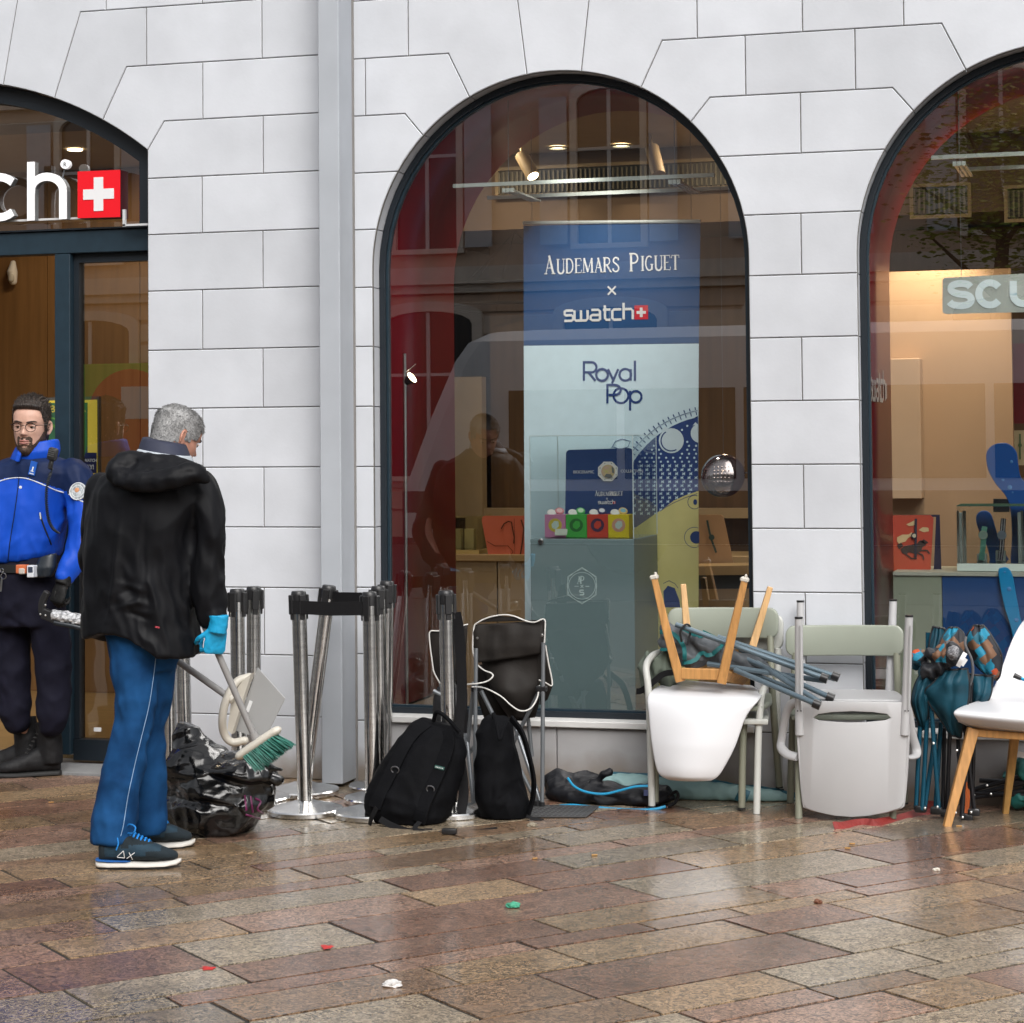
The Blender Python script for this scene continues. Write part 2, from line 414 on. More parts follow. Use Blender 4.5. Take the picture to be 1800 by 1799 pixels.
# --- shop interior
WOOD = mat('warm_wood_panel', (.225, .125, .050), .5, var=.16, scale=3, stretch=(9, 9, .6), bump=.03, detail=6)
WOODD = mat('dark_wood_panel', (.10, .058, .028), .55, var=.2, scale=3, stretch=(9, 9, .6), detail=6)
CEIL = mat('beige_ceiling', (.46, .37, .27), .85, var=.03)
FLOORW = mat('interior_floor_boards', (.30, .20, .09), .4, var=.15, scale=4, stretch=(1, 9, 1))
mb = MB(); mb.bx(-9, 3, 0.31, 6.0, -.05, .028); single('interior_floor', mb, FLOORW, None, None, kind='structure')
mb = MB(); mb.bx(-9, 3, 1.251, 6.0, 3.34, 3.4); single('interior_ceiling', mb, CEIL, None, None, kind='structure')
mb = MB(); mb.bx(-9, 3, 5.4, 5.5, 0, 3.34); single('interior_wall', mb, WOODD, None, None, kind='structure')
mb = MB(); mb.bx(-9.0, -8.9, .3, 5.4, 0, 3.34); mb.bx(2.9, 3.0, .3, 5.4, 0, 3.34); single('interior_wall', mb, WOODD, None, None, kind='structure')
mb = MB(); mb.bx(-6.95, -4.42, .31, 1.25, 3.4, 3.5); mb.bx(-4.6, -4.42, .301, 1.199, 0, 3.4); mb.bx(-7.1, -6.95, .301, 1.25, 0, 3.4); single('interior_wall', mb, INNER, None, None, kind='structure')
# ceiling bulkhead
mb = MB(); mb.bx(-4.3, 2.8, 3.02, 5.3, 2.88, 3.338); single('interior_bulkhead', mb, mat('bulkhead', (.11, .072, .045), .7, var=.06), None, None, kind='structure')
# --- ground
def ground_mat():
    m = mat('ground_bed', (.022, .019, .016), .7, var=.3, scale=14, bump=.2, bscale=50); return m
mb = MB(); mb.add([(-300, -300, -.0045), (300, -300, -.0045), (300, 300, -.0045), (-300, 300, -.0045)], [(0, 1, 2, 3)])
single('ground', mb, ground_mat(), None, None, kind='structure')
def paving_mat(name, c1, c2, wet=.0):
    m = bpy.data.materials.new(name); m.use_nodes = True
    nt = m.node_tree; N = nt.nodes; L = nt.links; b = N['Principled BSDF']
    geo = N.new('ShaderNodeNewGeometry'); oi = N.new('ShaderNodeObjectInfo')
    pos = geo.outputs['Position']
    sh = N.new('ShaderNodeVectorMath'); sh.operation = 'MULTIPLY_ADD'; sh.inputs[1].default_value = (0, 0, 0)
    off = N.new('ShaderNodeVectorMath'); off.operation = 'SCALE'; off.inputs[3].default_value = 37.
    cb = N.new('ShaderNodeCombineXYZ')
    for k in range(3): L.new(oi.outputs['Random'], cb.inputs[k])
    L.new(cb.outputs[0], off.inputs[0])
    ad = N.new('ShaderNodeVectorMath'); ad.operation = 'ADD'; L.new(pos, ad.inputs[0]); L.new(off.outputs[0], ad.inputs[1]); v = ad.outputs[0]
    n1 = N.new('ShaderNodeTexNoise'); n1.inputs['Scale'].default_value = 3.0; n1.inputs['Detail'].default_value = 5; n1.inputs['Roughness'].default_value = .6; L.new(v, n1.inputs[0])
    n2 = N.new('ShaderNodeTexNoise'); n2.inputs['Scale'].default_value = 36; n2.inputs['Detail'].default_value = 4; n2.inputs['Roughness'].default_value = .74; n2.inputs['Distortion'].default_value = 2.4; L.new(v, n2.inputs[0])
    r1 = N.new('ShaderNodeMapRange'); r1.inputs[1].default_value = .34; r1.inputs[2].default_value = .68; L.new(n1.outputs[0], r1.inputs[0])
    mx = N.new('ShaderNodeMix'); mx.data_type = 'RGBA'; mx.inputs[6].default_value = (*c1, 1); mx.inputs[7].default_value = (*c2, 1); L.new(r1.outputs[0], mx.inputs[0])
    r2 = N.new('ShaderNodeMapRange'); r2.inputs[1].default_value = .41; r2.inputs[2].default_value = .60; r2.inputs[3].default_value = .28; r2.inputs[4].default_value = 1.75; L.new(n2.outputs[0], r2.inputs[0])
    rv = N.new('ShaderNodeMapRange'); rv.inputs[3].default_value = .95; rv.inputs[4].default_value = 1.28; L.new(oi.outputs['Random'], rv.inputs[0])
    mm = N.new('ShaderNodeMath'); mm.operation = 'MULTIPLY'; L.new(r2.outputs[0], mm.inputs[0]); L.new(rv.outputs[0], mm.inputs[1])
    sc = N.new('ShaderNodeVectorMath'); sc.operation = 'SCALE'; L.new(mx.outputs[2], sc.inputs[0]); L.new(mm.outputs[0], sc.inputs[3])
    L.new(sc.outputs[0], b.inputs['Base Color'])
    # wet film: puddled smoother patches on a damp stone
    nw = N.new('ShaderNodeTexNoise'); nw.inputs['Scale'].default_value = 1.6; nw.inputs['Detail'].default_value = 4; nw.inputs['Roughness'].default_value = .6; L.new(pos, nw.inputs[0])
    rw = N.new('ShaderNodeMapRange'); rw.inputs[1].default_value = .36; rw.inputs[2].default_value = .62; rw.inputs[3].default_value = .46; rw.inputs[4].default_value = .17; L.new(nw.outputs[0], rw.inputs[0])
    L.new(rw.outputs[0], b.inputs['Roughness'])
    b.inputs['Specular IOR Level'].default_value = .55
    b.inputs['Coat Weight'].default_value = .85; b.inputs['Coat IOR'].default_value = 1.33
    rc = N.new('ShaderNodeMapRange'); rc.inputs[1].default_value = .36; rc.inputs[2].default_value = .62; rc.inputs[3].default_value = .26; rc.inputs[4].default_value = .07; L.new(nw.outputs[0], rc.inputs[0]); L.new(rc.outputs[0], b.inputs['Coat Roughness'])
    bp = N.new('ShaderNodeBump'); bp.inputs['Strength'].default_value = .45; bp.inputs['Distance'].default_value = .008; L.new(n2.outputs[0], bp.inputs['Height']); L.new(bp.outputs[0], b.inputs['Normal'])
    b2 = N.new('ShaderNodeBump'); b2.inputs['Strength'].default_value = .05; b2.inputs['Distance'].default_value = .006; L.new(n2.outputs[0], b2.inputs['Height']); L.new(b2.outputs[0], b.inputs['Coat Normal'])
    return m
PAVE = [paving_mat('paving_red_porphyry', (.150, .078, .050), (.205, .118, .080)),
        paving_mat('paving_tan_granite', (.205, .132, .072), (.275, .190, .112)),
        paving_mat('paving_grey_granite', (.215, .170, .116), (.275, .222, .158)),
        paving_mat('paving_brown_granite', (.155, .092, .052), (.220, .142, .088)),
        paving_mat('paving_dark_grey', (.125, .094, .064), (.180, .138, .096)),
        paving_mat('paving_pink_granite', (.205, .118, .080), (.260, .165, .118))]
ALF = 0.84759; E1 = Vector((cos(ALF), sin(ALF), 0)); E2 = Vector((-sin(ALF), cos(ALF), 0))
rows = [-3.2, -2.95, -2.70, -2.30, -2.06, -1.845, -1.595, -1.452, -1.212, -.862, -.61, -.481, -.243, .11, .37, .61, .75, 1.0, 1.135, 1.345, 1.60, 1.74, 2.0, 2.25, 2.39, 2.66, 2.92, 3.06, 3.33, 3.6, 3.75, 4.05, 4.3, 4.6, 4.85, 5.2]
cuts = {(-.481, -.243): [(-4.885, -4.39), (-3.25,), (-2.327,)], (-.243, .11): [(-4.945, -4.387, -3.83, -2.695, -1.63)], (-1.212, -.862): [(-3.645, -2.685)],
        (-1.452, -1.212): [(-3.597, -3.067, -2.54)], (-1.845, -1.595): [(-2.6,)], (1.135, 1.345): [(-4.33, -3.785)]}
tones = {(-.243, .11, -4.387): 2, (-.243, .11, -4.945): 0, (-.481, -.243, -4.39): 0, (-1.212, -.862, -3.645): 0}
pavement = bpy.data.objects.new('pavement', None); COL.objects.link(pavement); meta(pavement, 'wet pavement of red, tan and grey granite setts laid in diagonal rows', None, None, 'structure')
npv = 0
for ri in range(len(rows)-1):
    s0, s1 = rows[ri], rows[ri+1]
    known = sorted(t for grp in cuts.get((s0, s1), []) for t in grp)
    t = -9.0 + rnd.random()*.6; ts = [t]
    while t < 3.0:
        t += rnd.choice((.45, .55, .62, .7, .8, .95, 1.1)) * (1.0 if s1-s0 > .2 else .85); ts.append(t)
    if known:
        ts = [a for a in ts if a < known[0]-.3 or a > known[-1]+.3] + known; ts.sort()
        ts = [a for i, a in enumerate(ts) if a in known or i == 0 or a-ts[i-1] > .25]
    for t0, t1 in zip(ts[:-1], ts[1:]):
        c = E1*((t0+t1)/2) + E2*((s0+s1)/2)
        ys = [(E1*a+E2*b) for a in (t0, t1) for b in (s0, s1)]
        # keep what the camera, or one a step aside, can see
        vx = c - Vector((CPOS.x, CPOS.y, 0)); dep = vx.dot(_F0); lat = vx.dot(_R0)
        if dep < 4.3 or min(p.y for p in ys) > .02: continue
        if not (-.258*dep-.75 < lat < .258*dep+.75): continue
        g = .0068; mb = MB()
        poly = [(t0+g, s0+g), (t1-g, s0+g), (t1-g, s1-g), (t0+g, s1-g)]
        poly = [(a+rnd.uniform(-.0015, .0015), b+rnd.uniform(-.002, .002)) for a, b in poly]
        dz = rnd.uniform(-.0018, .0012); tx, ty = rnd.uniform(-.002, .002), rnd.uniform(-.003, .003); tm, sm = (t0+t1)/2, (s0+s1)/2
        loc = E1*tm+E2*sm
        mb.prism(poly, 0, -.05, f=lambda u, v, w: tuple(E1*u+E2*v+Vector((0, 0, w+dz+tx*(u-tm)+ty*(v-sm)))), ch=-.0)
        # soften the arris
        o = link('paving_stone', mb.mesh('paving_stone', loc), PAVE[tones.get((s0, s1, t0), rnd.choice((0, 0, 1, 1, 2, 2, 3, 3, 5, 5, 4)))], pavement)
        o.location = loc; npv += 1
print('paving stones', npv)
# ================================================================== LETTERING
def arcp(cx, cz, rx, rz, a0, a1, n=10):
    return [(cx+rx*cos(radians(a0+(a1-a0)*k/n)), cz+rz*sin(radians(a0+(a1-a0)*k/n))) for k in range(n+1)]
T_ = .40   # thin stroke
GL = {  # glyph: (advance, [(stroke, width factor)])
 's': (.62, [([(.55, .62), (.12, .62), (.03, .57), (.03, .38), (.12, .33), (.46, .33), (.55, .27), (.55, .07), (.46, 0), (0, 0)], 1)]),
 'w': (.98, [([(0, .62), (0, .1), (.08, 0), (.72, 0), (.82, .1), (.82, .62)], 1), ([(.41, .62), (.41, .05)], 1)]),
 'a': (.74, [([(.05, .62), (.48, .62), (.58, .54), (.58, 0)], 1), ([(.56, 0), (.1, 0), (0, .07), (0, .24), (.1, .31), (.56, .31)], 1)]),
 't': (.56, [([(.13, .88), (.13, .1), (.22, 0), (.46, 0)], 1), ([(0, .62), (.46, .62)], 1)]),
 'c': (.68, [([(.56, .62), (.1, .62), (0, .52), (0, .1), (.1, 0), (.56, 0)], 1)]),
 'h': (.70, [([(0, 1), (0, 0)], 1), ([(0, .62), (.46, .62), (.56, .52), (.56, 0)], 1)]),
 'A': (.62, [([(.08, 0), (.31, 1)], T_), ([(.27, 1), (.51, 0)], 1), ([(.16, .33), (.42, .33)], T_), ([(0, .02), (.17, .02)], T_), ([(.40, .02), (.62, .02)], T_)]),
 'U': (.64, [([(.10, 1), (.10, .25)]+arcp(.30, .25, .20, .25, 180, 360, 8), 1), ([(.50, .25), (.50, 1)], T_), ([(0, .98), (.22, .98)], T_), ([(.40, .98), (.60, .98)], T_)]),
 'D': (.64, [([(.10, 1), (.10, 0)], 1), ([(.10, .98), (.25, .98)]+arcp(.25, .5, .27, .48, 90, -90, 10)+[(.10, .02)], .75), ([(0, .98), (.12, .98)], T_), ([(0, .02), (.12, .02)], T_)]),
 'E': (.54, [([(.10, 1), (.10, 0)], 1), ([(0, .98), (.44, .98), (.46, .80)], T_), ([(.10, .52), (.36, .52)], T_), ([(0, .02), (.46, .02), (.48, .22)], T_)]),
 'M': (.84, [([(.10, 0), (.12, 1)], T_), ([(.12, 1), (.38, .05)], 1), ([(.38, .05), (.64, 1)], T_), ([(.66, 1), (.68, 0)], 1), ([(0, .02), (.20, .02)], T_), ([(.56, .02), (.80, .02)], T_)]),
 'R': (.64, [([(.10, 1), (.10, 0)], 1), ([(0, .98), (.26, .98)]+arcp(.26, .74, .20, .24, 90, -90, 8)+[(.10, .50)], .7), ([(.26, .48), (.52, .02), (.60, .02)], .9), ([(0, .02), (.20, .02)], T_)]),
 'S': (.52, [([(.42, .78), (.40, .92)]+arcp(.24, .76, .17, .22, 60, 200, 6)+[(.30, .50)]+arcp(.24, .25, .19, .23, 50, -130, 8)+[(.05, .10), (.05, .24)], .85)]),
 'P': (.58, [([(.10, 1), (.10, 0)], 1), ([(0, .98), (.26, .98)]+arcp(.26, .72, .22, .26, 90, -90, 8)+[(.10, .46)], .75), ([(0, .02), (.20, .02)], T_)]),
 'I': (.30, [([(.13, 1), (.13, 0)], 1), ([(.02, .98), (.24, .98)], T_), ([(.02, .02), (.24, .02)], T_)]),
 'G': (.64, [(arcp(.30, .5, .25, .48, 50, 310, 14), .8), ([(.48, .42), (.48, .05)], 1), ([(.36, .42), (.58, .42)], T_)]),
 'T': (.58, [([(.28, 1), (.28, 0)], 1), ([(.02, .80), (.04, .98), (.52, .98), (.54, .80)], T_), ([(.18, .02), (.38, .02)], T_)]),
}
def glyphs(mb, text, mp, w, t=.002, gap=1.0, glf=GL, nrm=(0, -1, 0)):
    """mp(u, v, k) puts a glyph point in the world; k nudges each stroke so that crossings never share a plane"""
    u = 0; k = 0
    for ch in text:
        if ch == ' ': u += .35; continue
        adv, ss = glf[ch]
        for s, wf in ss:
            k += 1; mb.strap([mp(u+a, b, k % 7) for a, b in s], w*wf, t, nrm)
        u += adv*gap
    return u
def tlen(text, gap=1.0): return sum(.35 if c == ' ' else GL[c][0]*gap for c in text)
def ftext(name, txt, size, loc, m, parent=None, rot=(pi/2, 0, 0), ext=.0008, align='LEFT', off=(0, 0, 0), bold=0., sx=1.0):
    c = bpy.data.curves.new(name, 'FONT'); c.body = txt; c.size = size; c.extrude = ext; c.align_x = align; c.offset = bold; c.resolution_u = 3
    tmp = bpy.data.objects.new(name, c); me = bpy.data.meshes.new_from_object(tmp); me.name = name
    bpy.data.objects.remove(tmp); bpy.data.curves.remove(c)
    me.materials.clear(); me.materials.append(m)
    o = bpy.data.objects.new(name, me); COL.objects.link(o)
    o.rotation_euler = rot; o.scale = (sx, 1, 1); o.location = Vector(loc)-Vector(off)
    if parent is not None: o.parent = parent
    return o
WHITEP = mat('white_print', (.72, .73, .74), .5, var=0)
def flat(name, col, rough=.55): return mat(name, col, rough, var=.03, scale=15)
def disc(c, r, a=0, b=360, n=24, sx=1.0): return [(c[0]+r*sx*cos(radians(a+(b-a)*k/n)), c[1]+r*sin(radians(a+(b-a)*k/n))) for k in range(n)]
def plate(mb, pts, Y, t, umax=None):
    """pts in photo coordinates on the plane y = Y, t thick, front face towards the street"""
    q = []
    for u, v in pts:
        p = P(u, v, Y); q.append((p.x, p.z))
    if umax is not None: q = [(min(x, umax), z) for x, z in q]
    mb.prism(ccw(q), Y-t, Y)
# ================================================================== ENTRANCE
ent = MB()
def dout(d, z0): 
    r = DR-d; xa = JD-d; a = math.acos((xa-DX)/r)
    return [(2*DX-xa, z0)] + [(DX+r*cos(pi-a-(pi-2*a)*k/24), DZ+r*sin(pi-a-(pi-2*a)*k/24)) for k in range(25)] + [(xa, z0)]
band(ent, dout(.002, 2.66), dout(.085, 2.668), .085, .19)
ef = facade.part('entrance_frame', ent, FRAME_BLK)
mb = MB(); mb.bx(2*DX-JD+.003, JD-.003, .10, .20, 2.545, 2.658, ch=.003); facade.part('transom', mb, STEEL_BLUE, ef)
mb = MB(); mb.bx(-5.172, -5.088, .10, .21, .06, 2.543, ch=.003); facade.part('door_post', mb, STEEL_BLUE, ef)
mb = MB(); mb.bx(-5.0865, -5.058, .14, .20, .135, 2.543); mb.bx(-4.652, JD-.003, .14, .20, .135, 2.543); mb.bx(-5.0865, JD-.003, .13, .20, .03, .133); mb.bx(-5.058, -4.652, .14, .20, 2.50, 2.543); facade.part('sidelight_frame', mb, FRAME_BLK, ef)
mb = MB(); pane_poly(mb, dout(.08, 2.67), .14); facade.part('fanlight_pane', mb, PANE, ef)
mb = MB(); pane_poly(mb, [(-5.058, .134), (-4.652, .134), (-4.652, 2.50), (-5.058, 2.50)], .165); facade.part('sidelight_pane', mb, PANE, ef)
mb = MB(); mb.bx(-4.99, -4.95, .160, .162, .17, .19); facade.part('pane_sticker', mb, WHITEP, ef)
# left half of the entrance (outside the picture): a second post and a fixed pane
mb = MB(); mb.bx(-6.46, -6.38, .10, .21, .06, 2.543, ch=.003); facade.part('door_post', mb, STEEL_BLUE, ef)
mb = MB(); pane_poly(mb, [(-6.93, .06), (-6.465, .06), (-6.465, 2.54), (-6.93, 2.54)], .165); facade.part('sidelight_pane', mb, PANE, ef)
MATM = mat('grey_door_mat', (.22, .225, .23), .55, var=.12, scale=60)
t = Thing('door_mat', (-5.6, 0, 0), 'grey ribbed metal mat across the shop entrance threshold', 'door mat')
mb = MB(); mb.bx(-6.9, -4.64, -.135, .30, -.01, .008); t.part('tray', mb, MATM)
mb = MB()
for i in range(20): mb.bx(-6.88, -4.66, -.125+i*.0205, -.112+i*.0205, .0085, .014)
t.part('rib', mb, mat('mat_rib', (.30, .305, .31), .45, var=.1)); 
mb = MB(); mb.bx(-6.93, -5.18, .31, .345, .0, .036); single('threshold_rail', mb, mat('bright_rail', (.6, .6, .6), .3, metal=.8), 'bright metal rail across the floor of the open door', 'rail')
# --- the illuminated name over the door
SY = .035
sign = Thing('shop_sign', P(20, 390, SY), 'white raised letters with a red square white cross emblem over the entrance', 'sign')
WL = mat('white_sign_face', (.80, .80, .81), .45, var=0, emit=(1, 1, 1), estr=.25)
SIDE = mat('grey_letter_side', (.16, .17, .18), .5, var=0)
def sl(name, strokes, w=15.2, label=None):
    a, b = MB(), MB()
    for k, s in enumerate(strokes):
        pts = [P(u, v, SY) for u, v in s]; ww = w*.00264
        a.strap([p+Vector((0, -.0012*k, 0)) for p in pts], ww, .006); b.strap([p+Vector((0, .022, 0)) for p in pts], ww*.98, .036)
    o = sign.part(name, a, WL); sign.part('letter_side', b, SIDE, o); return o
sl('letter', [arcp(-2, 347, 35.5, -35.5, -48, -312, 20)])
sl('letter', [[(54.5, 285), (54.5, 388)], [(54.5, 345)]+arcp(83, 336, 28, -25, 180, 0, 14)[1:]+[(111, 345), (111, 385.5)]])
sl('letter', [[(-78, 298), (-78, 368), (-68, 385), (-50, 386)], [(-94, 318), (-50, 318)]])
sl('letter', [arcp(-134, 350, 27, -33, 0, 360, 20), [(-107, 315), (-107, 389)]])
sl('letter', [[(-268, 318), (-243, 388), (-222, 322), (-200, 388), (-176, 318)]])
sl('letter', [[(-285, 322), (-320, 319), (-338, 332), (-330, 348), (-300, 356), (-288, 368), (-300, 386), (-340, 387)]])
mb = MB(); mb.prism(ccw([(P(u, v, SY).x, P(u, v, SY).z) for u, v in disc((115, 289), 8.2)]), SY-.004, SY+.02); rg = sign.part('registered_mark', mb, WL)
ftext('mark_letter', 'R', .032, P(111, 293.5, SY-.006), mat('mark_grey', (.12, .12, .12), .5, var=0), rg, off=sign.loc)
mb = MB(); mb.tube([P(109, 318, SY+.02), P(114, 296, SY+.01)], .004, 6); sign.part('mark_bracket', mb, SIDE, rg)
REDS = mat('sign_red', (.66, .004, .012), .4, var=0, emit=(.8, .005, .015), estr=.12)
mb = MB(); q = [(P(u, v, SY).x, P(u, v, SY).z) for u, v in ((137, 384), (211.5, 382), (211.5, 299), (137, 302))]; mb.prism(q, SY-.004, SY+.002); em = sign.part('emblem', mb, REDS)
mb = MB(); mb.prism(q, SY+.0025, SY+.085); sign.part('emblem_side', mb, mat('emblem_side', (.055, .006, .012), .5, var=0), em)
mb = MB(); cxm, czm = sum(a for a, b in q)/4, sum(b for a, b in q)/4; aa, bb = .0255, .0835
cr = [(-aa, -bb), (aa, -bb), (aa, -aa), (bb, -aa), (bb, aa), (aa, aa), (aa, bb), (-aa, bb), (-aa, aa), (-bb, aa), (-bb, -aa), (-aa, -aa)]
mb.prism([(cxm+a, czm+b) for a, b in cr], SY-.007, SY-.0045); sign.part('cross', mb, mat('cross_white', (.74, .74, .75), .45, var=0), em)
mb = MB(); mb.bx(-7.0, P(214, 380, SY+.05).x, SY+.044, SY+.056, 2.712, 2.722); sign.part('mounting_rail', mb, mat('rail_white', (.6, .6, .6), .4, var=0))
mb = MB(); a = P(219, 388, .04); mb.bx(a.x-.006, a.x+.008, .03, .045, 2.66, 2.745); mb.bx(a.x-.006, JD-.004, .03, .06, 2.662, 2.672); sign.part('end_bracket', mb, mat('bracket_white', (.55, .56, .57), .4, var=0))
# --- behind the entrance
wp = bpy.data.objects.new('interior_wall', None); COL.objects.link(wp); meta(wp, None, None, None, 'structure')
x = -8.6
while x < -4.42:
    mb = MB(); mb.bx(x+.002, min(x+.645, -4.42), 2.78, 2.82, .03, 3.335); link('wood_panel', mb.mesh('wood_panel'), WOOD, wp); x += .648
mb = MB(); mb.bx(-8.6, -4.42, 2.83, 2.85, .0, 3.335); link('panel_backing', mb.mesh('panel_backing'), GROUT, wp)
pd = P(23, 478, 2.74)
t = Thing('motion_detector', pd, 'small white oval motion detector on the wood wall above the policeman', 'motion detector')
mb = MB(); mb.tube([pd+Vector((0, .0, .055)), pd+Vector((0, -.012, 0)), pd+Vector((0, 0, -.06))], [.018, .034, .026], 14, roundcap=True); t.part('housing', mb, WHITEP, smooth=True)
mb = MB(); mb.tube([pd+Vector((0, -.022, -.02)), pd+Vector((0, -.022, -.05))], .022, 12, roundcap=True); t.part('lens', mb, mat('pir_lens', (.5, .5, .48), .3, var=0), smooth=True)
# poster in a frame behind the side window
YP = .62
t = Thing('framed_poster', P(130, 1000, YP), 'tall yellow and green poster in a grey frame behind the side window', 'poster')
def pp(name, pts, Y, th, m, par=None):
    mb = MB(); plate(mb, pts, Y, th); return t.part(name, mb, m, par)
fr = pp('poster_frame', [(62, 700), (178, 697), (179, 1120), (62, 1122)], YP+.03, .028, mat('poster_frame_grey', (.13, .125, .11), .5))
pp('yellow_sheet', [(68, 705), (171, 703), (172, 1112), (68, 1113)], YP, .003, mat('poster_yellow', (.62, .46, .05), .5, var=.03, emit=(.62, .46, .05), estr=.35), fr)  # glow added to brighten the sheet; no backlight stands behind it
pp('green_print', [(70, 709), (154, 708), (154, 1040), (70, 1041)], YP-.004, .002, mat('poster_green', (.012, .045, .030), .5, var=0, col2=(.05, .16, .07), scale=7, emit=(.02, .09, .04), estr=.3), fr)  # same added glow in the print
sw = MB()
for k, (s, w) in enumerate(([[(84, 733), (110, 742), (122, 760), (126, 800)], 3.2], [[(84, 742), (98, 752), (106, 768), (109, 800)], 5.], [[(100, 770), (120, 790), (140, 800), (152, 830)], 4.])):
    sw.strap([p for p in bez([P(u, v, YP-.0075-.0006*k) for u, v in s], 6)], w*.0027, .001)
t.part('leaf_print', sw, mat('leaf_green', (.12, .30, .06), .5, var=.3), fr)
YT = flat('poster_lettering', (.66, .52, .10))
ftext('poster_word', 'BA', .052, P(87.5, 725, YP-.008), YT, fr, off=t.loc, bold=.0012, sx=1.1); ftext('poster_word', 'A', .052, P(139, 724.5, YP-.008), YT, fr, off=t.loc, bold=.0012, sx=1.1)
lab = pp('blue_label', [(110, 796), (170, 796), (170, 832), (110, 832)], YP-.010, .002, flat('label_navy', (.012, .014, .10)))
ftext('label_word', 'SWATCH', .0205, P(144, 812, YP-.014), WHITEP, lab, off=t.loc, bold=.0009); ftext('label_word', 'DAY!', .0315, P(145, 825, YP-.014), WHITEP, lab, off=t.loc, bold=.0014, sx=.92)
ftext('label_word', 'TIME TO SWATCH', .0065, P(140, 800.2, YP-.014), WHITEP, lab, off=t.loc) if 0 else None
# ================================================================== CENTRE WINDOW
def tri(name, pts, Y, th, m, T, par=None, umax=None):
    mb = MB(); plate(mb, pts, Y, th, umax); return T.part(name, mb, m, par)
YB = 1.0
BLUE = flat('banner_blue', (.004, .060, .190)); PALE = flat('banner_pale_blue', (.60, .77, .85)); NAVY = flat('banner_navy', (.012, .045, .19)); YEL = flat('banner_yellow', (.68, .62, .25))
ban = Thing('hanging_banner', P(1075, 1262, YB), 'tall blue and pale blue hanging banner with white lettering and a watch drawing', 'banner')
bs = tri('banner_sheet', [(920.5, 397), (1231.5, 392), (1228.5, 604), (921, 608)], YB, .004, BLUE, ban)
bl = tri('banner_sheet', [(921, 608.3), (1228.5, 604.3), (1226, 1280), (924, 1280)], YB, .004, PALE, ban)
UM = P(1228, 800, YB).x
mb = MB(); a = P(920, 392.5, YB); b = P(1232, 389.5, YB); mb.tube([a+Vector((0, -.005, 0)), b+Vector((0, -.005, 0))], .010, 8); ban.part('top_rail', mb, mat('rail_alu', (.62, .66, .63), .3, metal=.3, var=0))
mb = MB()
for u in (935, 1215): p = P(u, 391, YB); mb.tube([p, Vector((p.x, p.y, 3.3))], .0015, 5)
ban.part('suspension_wire', mb, SIDE)
def bmap(u0, v0, s, Y=YB-.0046, sl=0.): 
    # u, v -> world; s is metres per glyph unit
    o = P(u0, v0, Y)
    return lambda u, v, k: Vector((o.x+(u+sl*v)*s, o.y-.0006*k, o.z+v*s))
H1 = .0745
LT = MB()
uw = glyphs(LT, 'A', bmap(957, 482.5, H1*1.27), .0105, .0005); 
glyphs(LT, 'UDEMARS', bmap(978.5, 481.5, H1), .0088, .0005, gap=1.0)
glyphs(LT, 'P', bmap(1106.5, 477.5, H1*1.22), .0105, .0005); glyphs(LT, 'IGUET', bmap(1126.5, 476.5, H1), .0088, .0005, gap=.99)
ban.part('lettering', LT, WHITEP, bs)
LT = MB(); o = P(1075.5, 511, YB-.0046); LT.strap([o+Vector((-.021, 0, -.021)), o+Vector((.021, 0, .021))], .009, .0005); LT.strap([o+Vector((-.021, -.001, .021)), o+Vector((.021, -.001, -.021))], .009, .0005); ban.part('times_mark', LT, WHITEP, bs)
def logo(T, par, u0, v0, s, w, Y, m, cross=True, ce=None):
    LT = MB(); n = glyphs(LT, 'swatch', bmap(u0, v0, s, Y), w, .0005, gap=1.03); T.part('logo_lettering', LT, m, par)
    if cross:
        o = P(u0, v0, Y); x0 = o.x+(n-.06)*s; mb = MB(); mb.bx(x0, x0+.84*s, Y-.001, Y-.0002, o.z-.02*s, o.z+.82*s); e = T.part('logo_emblem', mb, flat('logo_red', (.55, .012, .03)), par)
        mb = MB(); q = [(x0+.42*s+a*s*3.4, o.z+.40*s+b*s*3.4) for a, b in cr]; mb.prism(q, Y-.002, Y-.0012); T.part('logo_cross', mb, WHITEP, par)
logo(ban, bs, 992, 564.5, .084, .0125, YB-.0046, WHITEP)
# Royal Pop
RP = MB()
def stro(mb, pts, w, Y, k=0): mb.strap([P(u, v, Y-.0006*k) for u, v in pts], w*.00279, .0005)
Yr = YB-.0046
def z1(l): return [(900+a/4.283, 560+b/4.283) for a, b in l]
k = 0
for s in ([(541, 470), (541, 322)], [(541, 330), (600, 330)]+arcp(600, 368, 36, -38, 90, -90, 8)+[(541, 406)], [(578, 408), (628, 470)],
          arcp(678, 425, 44, 44, 0, 360, 20), [(722, 382), (765, 468)], [(800, 382), (752, 490)],
          arcp(853, 425, 44, 44, 0, 360, 20), [(893, 382), (893, 468)], [(925, 318), (925, 470)],
          [(718, 640), (718, 495)], [(718, 500), (770, 500)]+arcp(772, 538, 46, -38, 90, -90, 8)+[(728, 576)], arcp(820, 582, 56, 56, 0, 360, 22),
          [(889, 695), (889, 545)], arcp(932, 590, 43, 43, 0, 360, 20)):
    k += 1; stro(RP, z1(s), 4.2, Yr, k % 6)
ban.part('title_lettering', RP, NAVY, bl)
